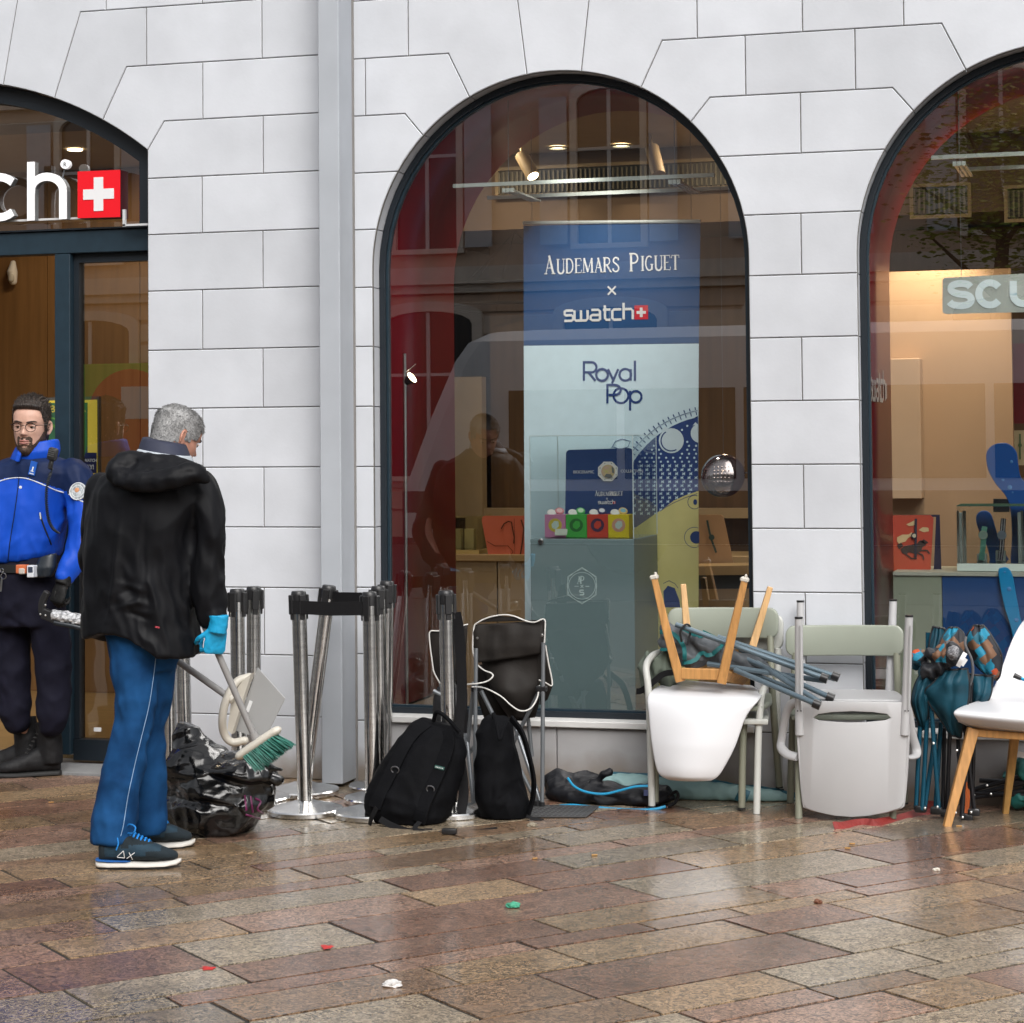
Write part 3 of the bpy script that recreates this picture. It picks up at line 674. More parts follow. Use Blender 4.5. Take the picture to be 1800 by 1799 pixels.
# the printed watch
CW = (1262, 906)
wr = tri('watch_print', disc(CW, 193, 90, 270+60, 60), YB-.006, .001, PALE, ban, bl, UM) if 0 else None
ring = MB(); plate(ring, [(u, v) for u, v in disc(CW, 176, 95, 280, 40) if v < 935]+[(1228, 935)], YB-.0052, .0006, UM); ban.part('watch_print', ring, NAVY, bl)
tk = MB()
for a in range(96, 232, 3):
    for r0, r1, w in ((180, 186, 1.6), (189, 194, 1.9)):
        q = [(CW[0]+r*cos(radians(a)), CW[1]-r*sin(radians(a))) for r in (r0, r1)]
        if q[1][0] < 1227 and q[1][1] < 935: stro(tk, q, w, YB-.0060)
q = [(CW[0]+187.5*cos(radians(a)), CW[1]-187.5*sin(radians(a))) for a in range(101, 190, 3)]; stro(tk, q, .8, YB-.0062)
ban.part('bezel_print', tk, NAVY, bl)
dots = MB()
for i in range(40):
    for j in range(30):
        u, v = 1112+i*6.2+(j % 2)*3.1, 728+j*7.0
        d = hypot(u-CW[0], v-CW[1])
        if u > 1225 or v > 905 or not 62 < d < 168 or hypot(u-1180, v-775) < 25 or hypot(u-1228, v-762) < 20: continue
        if v < 815:
            if (i+j) % 2 == 0: plate(dots, disc((u, v), 1.9, n=8), YB-.0060, .0004, UM)
        elif (i+2*j) % 2 == 0:
            plate(dots, [(u-2.6, v-2.2), (u, v-1), (u+2.6, v-3.4), (u+2, v), (u+2.6, v+3), (u, v+1.2), (u-2.8, v+3), (u-2, v)], YB-.0060, .0004, UM)
ban.part('perforation_print', dots, PALE, bl)
for c, r in (((1180, 775), 22), ((1231, 762), 17)):
    mb = MB(); plate(mb, disc(c, r), YB-.0064, .0004, UM); plate(mb, [(c[0]-r*.8, c[1]-r*.8), (c[0]-r*.5, c[1]-r*1.15), (c[0]-r*.2, c[1]-r*.9)], YB-.0068, .0003, UM); ban.part('hole_print', mb, flat('hole_pale', (.60, .73, .79)), bl)
    mb = MB(); stro(mb, disc(c, r*.82, 60, 250, 16), 2.2, YB-.0074); ban.part('hole_edge_print', mb, NAVY, bl) if c[0] < 1200 else None
yd = MB(); plate(yd, [(1100, 1278), (1100, 940), (1150, 905), (1165, 895), (1185, 880), (1205, 871), (1228, 863), (1228, 1278)], YB-.0068, .0006, UM); yl = ban.part('strap_print', yd, YEL, bl)
ln = MB()
stro(ln, bez([P(0, 0, 0)]*0 or [(Vector((a, b, 0))) for a, b in ((1160, 899), (1185, 884), (1205, 875), (1226, 868))], 5) and [(1160, 899), (1172, 891), (1185, 884), (1205, 875), (1226, 868)], 1.0, YB-.0078)
for c, r in (((1221, 883), 12), ((1221, 945), 18)):
    stro(ln, [(min(a, 1227), b) for a, b in disc(c, r, 50, 310, 16)], 1.0, YB-.0078)
plate(ln, disc((1222, 883), 5, sx=.7), YB-.0078, .0003, UM); plate(ln, disc((1224, 945), 11), YB-.0078, .0003, UM); plate(ln, [(1168, 1068), (1166, 1040), (1174, 1030), (1186, 1034), (1194, 1055), (1196, 1068)], YB-.0078, .0003, UM)
stro(ln, [(1166, 1026), (1176, 1021), (1186, 1026), (1192, 1034)], 1.0, YB-.0082)
ban.part('outline_print', ln, NAVY, yl)
wn_ = MB()
stro(wn_, [(1075, 788), (1082, 776), (1094, 772), (1108, 776), (1104, 786), (1090, 790), (1078, 786)], 1.2, YB-.0064); ban.part('crown_print', wn_, NAVY, bl)
# --- pedestal with the vitrine
YF = .36; YBK = .88
pa, pb = P(935, 1262, YF), P(1117.5, 1262, YF); zt = P(1025, 948, YF).z; zv = P(1025, 766, YF).z
ped = Thing('display_pedestal', ((pa.x+pb.x)/2, .62, .30), 'grey green display plinth with an engraved hexagon emblem in the window', 'display plinth')
mb = MB(); mb.bx(pa.x, pb.x, YF, YBK, .301, zt, ch=.003); ped.part('plinth_body', mb, mat('plinth_grey_green', (.165, .235, .250), .35, var=.03, scale=2))
mb = MB(); hx = disc((1023, 1030), 32, 30, 390, 6, sx=.92)
def hexa(r): return [(1023+r*.90*sin(radians(60*k)), 1030-r*cos(radians(60*k))) for k in range(7)]
stro(mb, hexa(32), 1.0, YF-.002); stro(mb, [(1023+30*.9*sin(radians(30*k))*(1 if k % 2 == 0 else .97), 1030-30*cos(radians(30*k))*(1 if k % 2 == 0 else .92)) for k in range(13)], .7, YF-.0028)
stro(mb, disc((1023, 1030), 23.5, 0, 360, 32)+[(1046.5, 1030)], .9, YF-.002)
glyphs(mb, 'AP', bmap(1014.5, 1026.5, .036, YF-.002), .0052, .0004, gap=.72)
o = P(1023, 1031, YF-.002); mb.strap([o+Vector((-.007, 0, -.007)), o+Vector((.007, 0, .007))], .0032, .0004); mb.strap([o+Vector((-.007, -.0006, .007)), o+Vector((.007, -.0006, -.007))], .0032, .0004)
stro(mb, [(1010, 1031), (1017, 1031)], 1, YF-.002); stro(mb, [(1029, 1031), (1036, 1031)], 1, YF-.002)
glyphs(mb, 's', bmap(1019, 1046, .036, YF-.002), .0056, .0004); ped.part('engraved_emblem', mb, mat('engraved_pale', (.55, .68, .68), .5, var=0))
mb = MB(); mb.lathe([(.008, 0), (.014, 0), (.014, .006), (.008, .008)], P(951, 952, YF-.006), 14, Matrix.Rotation(pi/2, 3, 'X')); ped.part('lock', mb, mat('lock_metal', (.3, .3, .3), .25, metal=1))
ACR = glass('clear_acrylic', (.95, .98, .98), .55)
mb = MB(); mb.bx(pa.x+.001, pb.x-.001, YF+.001, YBK-.001, zt+.002, zv); ped.part('vitrine', mb, ACR)
mb = MB()
for x in (pa.x+.001, pb.x-.001):
    for y in (YF+.001, YBK-.001): mb.bx(x-.002, x+.002, y-.002, y+.002, zt+.003, zv)
for y in (YF+.001, YBK-.001): mb.bx(pa.x, pb.x, y-.002, y+.002, zv-.002, zv+.002)
ped.part('vitrine_edge', mb, mat('acrylic_edge', (.55, .66, .68), .3, var=0))
brd = Thing('watch_board', P(1050, 940, .66), 'navy blue presentation board with a white octagonal watch inside the glass case', 'display board')
YD = .62
mb = MB(); plate(mb, [(994, 938), (996, 802)]+arcp(1003, 798, 7, -7, 180, 90, 4)+arcp(1106, 795, 7, -7, 90, 0, 4)+[(1113, 938)], YD, .012); b0 = brd.part('board', mb, flat('board_navy', (.018, .055, .19)))
mb = MB(); plate(mb, [(1069+18.5*cos(radians(22.5+45*k)), 829-18.5*sin(radians(22.5+45*k))) for k in range(8)], YD-.0125, .008); wt = brd.part('octagon_watch', mb, flat('watch_white', (.78, .78, .76)))
mb = MB(); plate(mb, disc((1069, 829), 12), YD-.022, .002); brd.part('watch_dial', mb, mat('dial_pink', (.62, .40, .36), .5, var=0, col2=(.55, .5, .2), scale=60), wt)
mb = MB()
for k in range(8): plate(mb, disc((1069+15.3*cos(radians(22.5+45*k)), 829-15.3*sin(radians(22.5+45*k))), 1.0, n=6), YD-.0215, .001)
plate(mb, [(1062, 838), (1066, 833), (1074, 834), (1077, 839), (1070, 841)], YD-.0245, .001); plate(mb, [(1075, 820), (1079, 823), (1080, 833), (1076, 831)], YD-.0245, .001); brd.part('watch_screw', mb, SIDE, wt)
ftext('board_word', 'BIOCERAMIC', .0205, P(1007.5, 832.5, YD-.014), WHITEP, b0, off=brd.loc, sx=.88); ftext('board_word', 'COLLECTION', .0205, P(1091, 831, YD-.014), WHITEP, b0, off=brd.loc, sx=.88)
LT = MB(); glyphs(LT, 'A', bmap(1046, 872, .026, YD-.0135), .0036, .0004); glyphs(LT, 'UDEMARS', bmap(1052, 872, .020, YD-.0135), .003, .0004); glyphs(LT, 'PIGUET', bmap(1071.5, 871.5, .0205, YD-.0135), .003, .0004)
o = P(1067, 877, YD-.0135); LT.strap([o+Vector((-.004, 0, -.004)), o+Vector((.004, 0, .004))], .002, .0004); LT.strap([o+Vector((-.004, -.0006, .004)), o+Vector((.004, -.0006, -.004))], .002, .0004); brd.part('board_lettering', LT, WHITEP, b0)
logo(brd, b0, 1051.5, 886, .0195, .0034, YD-.0135, WHITEP, False)
mb = MB(); plate(mb, [(1077.5, 886), (1082, 886), (1082, 881.5), (1077.5, 881.5)], YD-.0135, .001); brd.part('board_emblem', mb, flat('board_red', (.6, .02, .04)), b0)
BXC = [('pink', (.62, .24, .42), (.62, .50, .05)), ('green', (.06, .46, .06), (.02, .18, .03)), ('red', (.66, .055, .025), (.06, .02, .07)), ('yellow', (.80, .62, .01), (.66, .34, .24))]
for k, (nm, c, c2) in enumerate(BXC):
    u0 = 957.5+k*37.2; Yk = .44
    a = P(u0, 941.5, Yk); b = P(u0+36.6, 905, Yk)
    bt = Thing('watch_box', ((a.x+b.x)/2, Yk+.05, zt), f'{nm} cardboard watch box with a round watch picture in the glass case', 'box', 'coloured watch boxes in the glass case')
    mb = MB(); mb.bx(a.x+.0006, b.x-.0006, Yk, Yk+.10, zt+.003, b.z, ch=.001); bo = bt.part('box_body', mb, flat('box_'+nm, c))
    mb = MB(); plate(mb, disc((u0+18.3, 923.5), 11.8), Yk-.001, .0008); pr = bt.part('picture_ring', mb, flat('box_ring_'+nm, c2), bo)
    mb = MB(); plate(mb, [(u0+12, 922), (u0+17, 916), (u0+24, 917), (u0+25, 925), (u0+19, 931), (u0+13, 928)], Yk-.0022, .0006); bt.part('picture_dial', mb, flat('box_dial_'+nm, (.55, .68, .62) if nm in ('pink', 'yellow') else c), pr)
    wa = Thing('pocket_watch', P(u0+24, 903, .50), f'small round pocket watch lying on the {nm} box', 'watch', 'watches lying on the coloured boxes')
    for j, (du, cc) in enumerate(((-5, (.75, .75, .72)), (9, [(.62, .22, .25), (.08, .45, .12), (.03, .04, .14), (.70, .50, .18)][k]))):
        mb = MB(); cpt = P(u0+17+du, 903, .48+.02*j); mb.lathe([(.0, -.004), (.021, -.004), (.023, 0), (.021, .005), (.0, .005)], cpt+Vector((0, 0, .003+.008*j)), 18, Matrix.Rotation(radians(38), 3, 'X')@Matrix.Rotation(radians(15), 3, 'Y')); wa.part('watch_case' if j else 'watch_lid', mb, flat('watch_c', cc, .3), smooth=True)
        if j: mb = MB(); mb.lathe([(.0, .0055), (.014, .0055), (.014, .0062), (0, .0062)], cpt+Vector((0, 0, .011)), 16, Matrix.Rotation(radians(38), 3, 'X')@Matrix.Rotation(radians(15), 3, 'Y')); wa.part('watch_face', mb, flat('watch_f', [(.75, .5, .5), (.55, .75, .5), (.7, .72, .74), (.2, .45, .55)][k]))
tg = MB(); a = P(975, 942, .40); b = P(996, 930, .40); tg.box(((a.x+b.x)/2, .41, (a.z+b.z)/2), (b.x-a.x, .003, b.z-a.z), Matrix.Rotation(radians(-25), 3, 'X')); single('price_card', tg, flat('card', (.55, .60, .50)), 'small pale card standing before the pink and green boxes', 'card')
# --- lamp pole in the niche
YL = .42
lp = Thing('spotlight_pole', P(727, 1255, YL), 'thin silver pole with a small lit spotlight inside the left of the window', 'spotlight')
CHR = mat('brushed_metal', (.60, .60, .58), .28, metal=1, var=.05)
p0 = P(726, 1258, YL); p1 = P(711, 622, YL); mb = MB(); mb.tube([Vector((p1.x, YL, .302)), p1], .009, 10); lp.part('pole', mb, CHR, smooth=True)
hd = P(724, 664, YL); mb = MB(); dr = Vector((.75, -.15, .55)).normalized()
mb.tube([hd-dr*.05, hd-dr*.02, hd], [.012, .024, .034], 14); hh = lp.part('lamp_head', mb, FRAME_BLK, smooth=True)
mb = MB(); mb.tube([hd+dr*.0005, hd+dr*.002], .030, 14); lp.part('lamp_disc', mb, mat('lit_lamp', (1, .9, .7), .5, var=0, emit=(1, .78, .48), estr=9), hh)
mb = MB()
for u, v in ((690, 641), (731, 640), (707, 668)): mb.tube([P(711, 657, YL), P(u, v, YL)], .002, 6)
lp.part('lamp_arm', mb, CHR)
def spot(name, loc, tgt, w, col=(1, .78, .52), ang=70, r=.03, blend=.6):
    d = bpy.data.lights.new(name, 'SPOT'); d.energy = w; d.color = col; d.spot_size = radians(ang); d.spot_blend = blend; d.shadow_soft_size = r
    o = bpy.data.objects.new(name, d); COL.objects.link(o); o.location = loc; o.rotation_euler = (Vector(loc)-Vector(tgt)).to_track_quat('Z', 'Y').to_euler(); return o
# --- rails, grille, lamps of the ceiling
ALU = mat('white_aluminium', (.62, .68, .64), .35, metal=.2, var=0)
def rails(cx, u0, u1, v0, v1, ub, nm):
    t = Thing('ceiling_rail', P(u0, v0, .35), nm, 'rail')
    for (a, b, Y) in (((u0, v0), (u1, v1), .35), ((u0+60, v0+20.5), (u1+40, v1+26), .85)):
        pa_, pb_ = P(*a, Y), P(*b, Y); mb = MB(); mb.bx(pa_.x, pb_.x, Y-.008, Y+.008, pa_.z-.009, pa_.z+.009); t.part('rail_bar', mb, ALU)
    for u in ub:
        p = P(u, v0+4-(u-u0)*.052, .35); q = Vector((p.x, .85, p.z)); mb = MB()
        for dx in (-.02, .0, .02): mb.bx(p.x+dx-.007, p.x+dx+.007, .362, .84, p.z-.028, p.z-.020); mb.bx(p.x+dx-.0085, p.x+dx+.0085, .338, .358, p.z-.034, p.z-.014)
        t.part('cross_bracket', mb, ALU)
    mb = MB()
    for u in ub: p = P(u, v0-(u-u0)*.052, .35); mb.tube([p, Vector((p.x, .35, 3.25))], .002, 5)
    t.part('drop_wire', mb, SIDE)
rails(C2, 797, 1256, 327.5, 303.5, (894, 1186), 'pair of pale aluminium rails high in the middle window')
rails(C3, 1637, 2000, 277.5, 262, (1686, 1850), 'pair of pale aluminium rails high in the right window')
GRL = mat('grille_dark', (.035, .038, .030), .6, var=.1); GRS = mat('grille_slat', (.11, .105, .075), .5, var=.1)
for (u0, u1, v0, v1, nm) in ((878, 1500, 288, 344, 'long dark slatted ventilation grille above the blue banner'), (1606, 1701, 327, 380, 'slatted ventilation grille left of the tree reflection'), (1772, 1900, 328, 386, 'slatted ventilation grille at the right picture edge')):
    Yg = 3.0; a, b = P(u0, v1, Yg), P(u1, v0, Yg)
    if u0 == 878: b = P(1310, 282, Yg)
    g = Thing('ventilation_grille', a, nm, 'grille', 'grilles in the shop ceiling step')
    mb = MB(); mb.bx(a.x, b.x, Yg, Yg+.015, a.z, b.z); g.part('grille_back', mb, GRL)
    x = a.x
    while x < b.x:
        mb = MB(); mb.bx(x, x+.010, Yg-.02, Yg-.001, a.z+.01, b.z-.01); g.part('slat', mb, GRS); x += .0285
    mb = MB(); band(mb, [(a.x-.02, a.z-.02), (a.x-.02, b.z+.02), (b.x+.02, b.z+.02), (b.x+.02, a.z-.02)], [(a.x, a.z), (a.x, b.z), (b.x, b.z), (b.x, a.z)], Yg-.025, Yg+.001); g.part('grille_frame', mb, mat('grille_frame', (.22, .17, .10), .5))
LIT = mat('lit_downlight', (1, .9, .7), .5, var=0, emit=(1, .80, .50), estr=7)
def downlight(u, v, lab, tgt=None, w=40, z=3.335):
    p = G(u, v, z); t = Thing('ceiling_downlight', p, lab, 'ceiling light', 'lit downlights in the shop ceiling')
    mb = MB(); mb.lathe([(.052, .0), (.062, 0), (.062, -.008), (.050, -.010), (.046, .0)], p, 20); t.part('trim_ring', mb, ALU, smooth=True)
    mb = MB(); mb.lathe([(0, -.001), (.046, -.001), (.046, .003), (0, .003)], p, 18); t.part('lamp_disc', mb, LIT)
    if tgt: spot('downlight_lamp', p+Vector((0, 0, -.03)), tgt, w, ang=95)
downlight(980, 259, 'lit ceiling downlight left of the other one behind the arch top', (-3.2, 2.6, 0), 9)
downlight(1092, 255, 'lit ceiling downlight right of the other one behind the arch top', (-2.4, 2.6, 0), 9)
downlight(1760, 344, 'lit round downlight over the diver sign in the right window', (-.6, 2.2, .9), 70) if 0 else None
p = P(937, 310, 2.3); dr = Vector((-.35, .25, .55)).normalized()
t = Thing('ceiling_spotlight', p, 'tan tubular spotlight pointing down, lit, beside the ventilation grille', 'spotlight')
mb = MB(); mb.tube([p, p+dr*.17], .040, 16); tb = t.part('lamp_tube', mb, mat('tan_tube', (.33, .25, .14), .5), smooth=True)
mb = MB(); mb.tube([p-dr*.002, p-dr*.0005], .034, 14); t.part('lamp_disc', mb, LIT, tb)
mb = MB(); mb.tube([p+dr*.17, Vector((p.x-.10, p.y+.1, 3.34))], .008, 8); t.part('stem', mb, mat('tan_stem', (.33, .25, .14), .5))
p = P(1158, 308, 2.3); t = Thing('ceiling_spotlight', p, 'unlit tan tubular spotlight turned to the back, under the right rail bracket', 'spotlight')
mb = MB(); mb.tube([p, p+Vector((-.06, .1, .17))], .040, 16); t.part('lamp_tube', mb, mat('tan_tube_off', (.30, .22, .13), .5), smooth=True)
mb = MB(); mb.tube([p+Vector((-.06, .1, .17)), Vector((p.x-.08, p.y+.14, 3.34))], .008, 8); t.part('stem', mb, mat('tan_stem', (.33, .25, .14), .5))
RBL = mat('ring_black', (.004, .004, .004), .9, var=0, spec=.05)
for v, R_, lab in ((503, .42, 'upper thin black ring lamp hanging in the shop'), (541, .50, 'lower thin black ring lamp hanging in the shop')):
    p = P(905, v, 3.2); t = Thing('ring_lamp', p, lab, 'pendant lamp', 'black ring lamps in the shop')
    mb = MB(); mb.tube([p+Vector((R_*cos(2*pi*k/48), R_*sin(2*pi*k/48), 0)) for k in range(48)], .009, 8, closed=True); t.part('ring', mb, RBL, smooth=True)
    mb = MB()
    for k in range(3): mb.tube([p+Vector((R_*cos(2.1*k), R_*sin(2.1*k), 0)), Vector((p.x, p.y, 2.88))], .001, 5)
    t.part('suspension_wire', mb, RBL)
# --- counters and things at the back of the shop
TANP = mat('tan_counter_panel', (.36, .29, .19), .5, var=.06); TANF = mat('tan_counter_top', (.40, .30, .17), .4)
ct = Thing('shop_counter', P(1000, 1200, 3.1), 'long tan sales counter at the back behind the middle window', 'counter')
xa, xb = P(775, 1000, 3.0).x, -1.2
mb = MB(); mb.bx(xa, xb, 2.98, 3.55, .86, .90, ch=.003); ct.part('counter_top', mb, TANF)
x = xa
while x < xb-.1:
    mb = MB(); mb.bx(x+.004, min(x+.36, xb)-.004, 3.0, 3.5, .035, .858); ct.part('counter_panel', mb, TANP); x += .36
mb = MB(); mb.bx(xa-.3, P(826, 800, 3.3).x, 3.56, 3.66, .03, 2.0); mb.bx(xa-.3, -1.2, 3.60, 3.72, 1.10, 1.16); single('tan_column', mb, TANP, 'tan wall column with a ledge behind the back counter', 'column')
mb = MB(); mb.bx(P(826, 800, 3.3).x+.003, 2.8, 3.75, 3.80, .03, 2.86); single('interior_wall', mb, WOODD, None, None, kind='structure')
t = Thing('glass_case', P(815, 985, 3.1), 'small yellowish glass case on the back counter beside the red wall', 'display case')
a, b = P(793, 983, 3.05), P(839, 908, 3.05)
mb = MB(); mb.bx(a.x, b.x, 3.05, 3.35, .925, b.z); t.part('case_glass', mb, glass('case_glass', (.93, .95, .80), 1.0))
mb = MB(); mb.bx(a.x-.01, b.x+.01, 3.04, 3.36, .901, .924); t.part('case_base', mb, flat('case_base', (.52, .42, .18)))
for du, h_ in ((803, 930), (826, 930)):
    q = P(du, h_, 3.2); mb = MB(); mb.bx(q.x-.03, q.x+.03, 3.18, 3.24, .926, q.z); t.part('watch_stand', mb, flat('stand_cream', (.62, .56, .36)))
t = Thing('coral_board', P(885, 985, 3.1), 'coral red board with a drawn strap watch leaning on the back counter', 'display board')
mb = MB(); plate(mb, [(861, 984), (848, 915)]+arcp(853, 911, 4, -4, 180, 90, 3)+[(960, 907), (960, 984)], 3.06, .015); cb_ = t.part('board', mb, flat('coral', (.62, .16, .10)))
mb = MB(); stro(mb, [(881, 930), (886, 921), (893, 917), (899, 918), (901, 930), (904, 945), (903, 956)], 2.6, 3.04); stro(mb, [(856, 952), (870, 960), (893, 960), (902, 970), (896, 980), (880, 984)], 1.4, 3.04); stro(mb, [(904, 912), (905, 984)], .7, 3.038); stro(mb, [(916, 914), (921, 930), (918, 955), (914, 980)], 3., 3.04)
t.part('watch_drawing', mb, flat('brown_line', (.10, .035, .02)), cb_)
t = Thing('tan_board', P(1260, 990, 3.1), 'tan board with a long dark watch leaning behind the banner edge', 'display board')
mb = MB(); plate(mb, [(1290, 991), (1272, 908), (1268, 905), (1200, 905), (1200, 991)], 2.6, .015); cb_ = t.part('board', mb, flat('tan_b', (.42, .27, .15)))
mb = MB(); stro(mb, [(1243, 915), (1247, 935), (1251, 950), (1259, 972)], 4.2, 2.575); plate(mb, disc((1251, 945), 5), 2.57, .003); t.part('watch_drawing', mb, flat('teal_line', (.02, .06, .06)), cb_)
mb = MB(); plate(mb, [(1225, 991), (1330, 989), (1330, 1005), (1225, 1006)], 2.55, .3); plate(mb, [(1225, 1030), (1330, 1029), (1330, 1250), (1225, 1250)], 2.65, .3); single('side_counter', mb, TANF, 'tan counter with a dark gap seen right of the banner', 'counter')
mb = MB(); plate(mb, [(1225, 1006), (1330, 1005), (1330, 1029), (1225, 1030)], 2.67, .3); single('counter_gap_panel', mb, FRAME_BLK, 'dark recessed strip under the side counter top', 'panel')
# perforated disc hanging behind the glass
pdc = P(1270, 836, .55)
t = Thing('perforated_disc', pdc, 'round dark perforated metal disc hanging right of the banner', 'disc')
mb = MB(); Rm = Matrix.Rotation(radians(78), 3, 'X')@Matrix.Rotation(radians(0), 3, 'Z')
mb.lathe([(0, .030), (.055, .026), (.088, .014), (.105, -.002), (.106, -.010), (.10, -.012), (0, .02)], pdc, 40, Rm); t.part('disc_shell', mb, mat('polished_dark', (.38, .33, .33), .10, metal=.9, var=0), smooth=True, ang=60)
mb = MB()
for i in range(-5, 6):
    for j in range(-5, 6):
        x, y = i*.0175, j*.0175; r = hypot(x, y)
        if r < .092: mb.lathe([(0, .004), (.0042, .003), (.0045, 0)], pdc+Rm@Vector((x, y, .030-3.2*r*r+.001*(1 if r < .08 else 0))), 8, Rm)
t.part('perforation_stud', mb, mat('stud_light', (.55, .45, .42), .25, metal=.8, var=0))
mb = MB(); mb.tube([pdc+Vector((.08, .02, .01)), pdc+Vector((.115, .02, .012))], .004, 6); mb.tube([pdc+Vector((0, .03, .1)), Vector((pdc.x, .58, 3.1))], .001, 4); t.part('hanger', mb, SIDE)
# ================================================================== RIGHT WINDOW
YS = .45
t = Thing('hanging_sign', P(1740, 520, YS), 'pale translucent hanging sign panel with big rounded letters', 'sign')
mb = MB(); plate(mb, [(1663, 552.5)]+arcp(1662, 547, 5, -5, 270, 180, 3)+arcp(1662, 494, 5, -5, 180, 90, 3)+[(1850, 479), (1850, 548)], YS, .012); sb = t.part('sign_panel', mb, mat('sign_panel_grey', (.50, .54, .50), .3, var=.03))
mb = MB(); wls = 12.2
for k, s in enumerate(([(1706, 505), (1700, 500), (1685, 499), (1673, 503), (1673, 512), (1685, 517), (1700, 519), (1707, 525), (1704, 534), (1690, 538), (1675, 536), (1669, 531)],
    arcp(1740, 517, 19.5, -19.5, 38, 322, 16), [(1781, 494), (1781, 517)]+arcp(1799, 517, 18, -17, 180, 360, 10)+[(1817, 492)])):
    pts = [(p.x, p.y) for p in bez([Vector((a, b, 0)) for a, b in s], 3)]; mb.strap([P(u, v, YS-.014-.0007*k) for u, v in pts], wls*.00262, .001)
t.part('sign_letters', mb, mat('sign_letter_pale', (.74, .84, .86), .4, var=0, emit=(.6, .75, .8), estr=.12), sb)
mb = MB()
for u in (1690, 1830): p = P(u, 485, YS); mb.tube([p, Vector((p.x, YS, 3.2))], .0012, 4)
t.part('suspension_wire', mb, SIDE)
# name on the red lining
t = Thing('lining_lettering', (C3-AR, .5, 1.7), 'white brand lettering on the red side lining of the right window', 'lettering')
XL = C3-AR+.0075; zt3 = P(1545, 702, .5).z
LT = MB(); glyphs(LT, 'swatch', lambda u, v, k: Vector((XL+.0004*k, .345+u*.146, zt3+v*.146)), .021, .0006, gap=1.04, nrm=(1, 0, 0)); t.part('lettering', LT, flat('lining_white', (.55, .52, .52)))
LT = MB(); LT.bx(XL, XL+.001, .985, 1.04, zt3+.01, zt3+.085); LT.bx(XL, XL+.001, .985, 1.0, zt3, zt3+.1) if 0 else None; t.part('small_cross', LT, flat('lining_white2', (.5, .45, .45)))
SAND = mat('sand_partition', (.40, .275, .17), .75, var=.03, scale=2); SAND2 = mat('sand_panel', (.52, .38, .26), .75, var=.03)
YQ = 2.25
def wb(u0, u1, v0, v1, Y, d, m, nm, lab, cat, ch=0):
    a, b = P(u0, v1, Y), P(u1, v0, Y); mb = MB(); mb.bx(a.x, b.x, Y, Y+d, a.z, b.z, ch=ch); return single(nm, mb, m, lab, cat)
mb = MB(); a, b = P(1545, 1100, YQ), P(1776, 472, YQ); mb.bx(a.x, b.x, YQ, YQ+.08, .03, b.z); single('sand_partition', mb, SAND, 'sand coloured partition wall behind the right window', 'partition')
wb(1550, 1616.5, 630, 877, YQ-.16, .155, SAND2, 'sand_panel', 'pale projecting panel on the left of the sand partition', 'panel', .003)
wb(1777, 1990, 600, 745, YQ+.3, .05, mat('deep_red_panel', (.16, .005, .012), .5), 'deep_red_panel', 'deep red wall panel at the right edge above the watch tray', 'panel')
t = Thing('watch_tray', P(1790, 820, YQ+.25), 'cream tray of hanging watches at the right edge behind the blue strap', 'tray')
mb = MB(); plate(mb, [(1776, 757), (1960, 755), (1960, 818), (1776, 818)], YQ+.28, .03); t.part('tray', mb, flat('tray_cream', (.60, .52, .34)))
for k in range(7):
    u = 1781+k*12; mb = MB(); stro(mb, [(u, 763), (u, 808)], 3.2, YQ+.245); plate(mb, disc((u, 783), 3.6, n=10), YQ+.243, .004); t.part('watch', mb, flat('tray_watch', rnd.choice(((.04, .04, .05), (.5, .42, .25), (.10, .18, .08), (.3, .05, .05)))))
# counter
YC = 1.09
a = P(1570, 1007, YC); zc = a.z
cnt = Thing('display_counter', P(1700, 1250, YC), 'display counter with a sage and a deep blue front in the right window', 'counter')
mb = MB(); mb.bx(a.x, .9, YC-.01, YC+.5, zc-.012, zc+.004); cnt.part('counter_top', mb, flat('counter_top_pale', (.40, .42, .36)))
xm = P(1657, 1100, YC).x
mb = MB(); mb.bx(a.x, xm-.0015, YC, YC+.48, .03, zc-.013); cnt.part('sage_front', mb, flat('sage_front', (.255, .295, .225), .4))
mb = MB(); mb.bx(xm+.0015, .9, YC, YC+.48, .03, zc-.013); cnt.part('blue_front', mb, flat('deep_blue_front', (.010, .060, .205), .4))
t = Thing('orange_board', P(1610, 1003, 1.3), 'orange red board with a strap watch, cream clouds and a dark horse', 'display board')
mb = MB(); plate(mb, [(1560, 1003), (1560, 906), (1636, 906), (1641, 911), (1636, 1003)], 1.30, .012); ob = t.part('board', mb, mat('board_orange', (.50, .10, .035), .5, var=0, col2=(.55, .06, .045), scale=4))
mb = MB(); plate(mb, [(1641.5, 1003), (1646, 907), (1652, 907), (1655, 1003)], 1.33, .012); plate(mb, [(1560, 906), (1652, 905), (1652, 909), (1560, 909)], 1.335, .004); t.part('board_back', mb, flat('board_dark', (.012, .012, .05)), ob)
cl = MB()
for s in ([(1593, 922), (1602, 918), (1610, 914), (1612, 920), (1606, 924), (1598, 925)], [(1615, 932), (1622, 927), (1632, 928), (1633, 934), (1624, 936)], [(1577, 945), (1586, 940), (1597, 940), (1603, 936), (1604, 942), (1596, 946), (1592, 952), (1580, 956), (1577, 952)]): plate(cl, s, 1.286, .001)
t.part('cloud_print', cl, flat('cloud_cream', (.70, .52, .28)), ob)
hs_ = MB()
for s in ([(1583, 966), (1590, 960), (1602, 958), (1612, 956), (1617, 950), (1623, 951), (1628, 958), (1622, 962), (1618, 970), (1608, 974), (1598, 971), (1592, 975), (1586, 973)], [(1617, 953), (1624, 948), (1632, 954), (1627, 957)], [(1577, 958), (1584, 954), (1588, 960), (1580, 966)]): plate(hs_, s, 1.2855, .001)
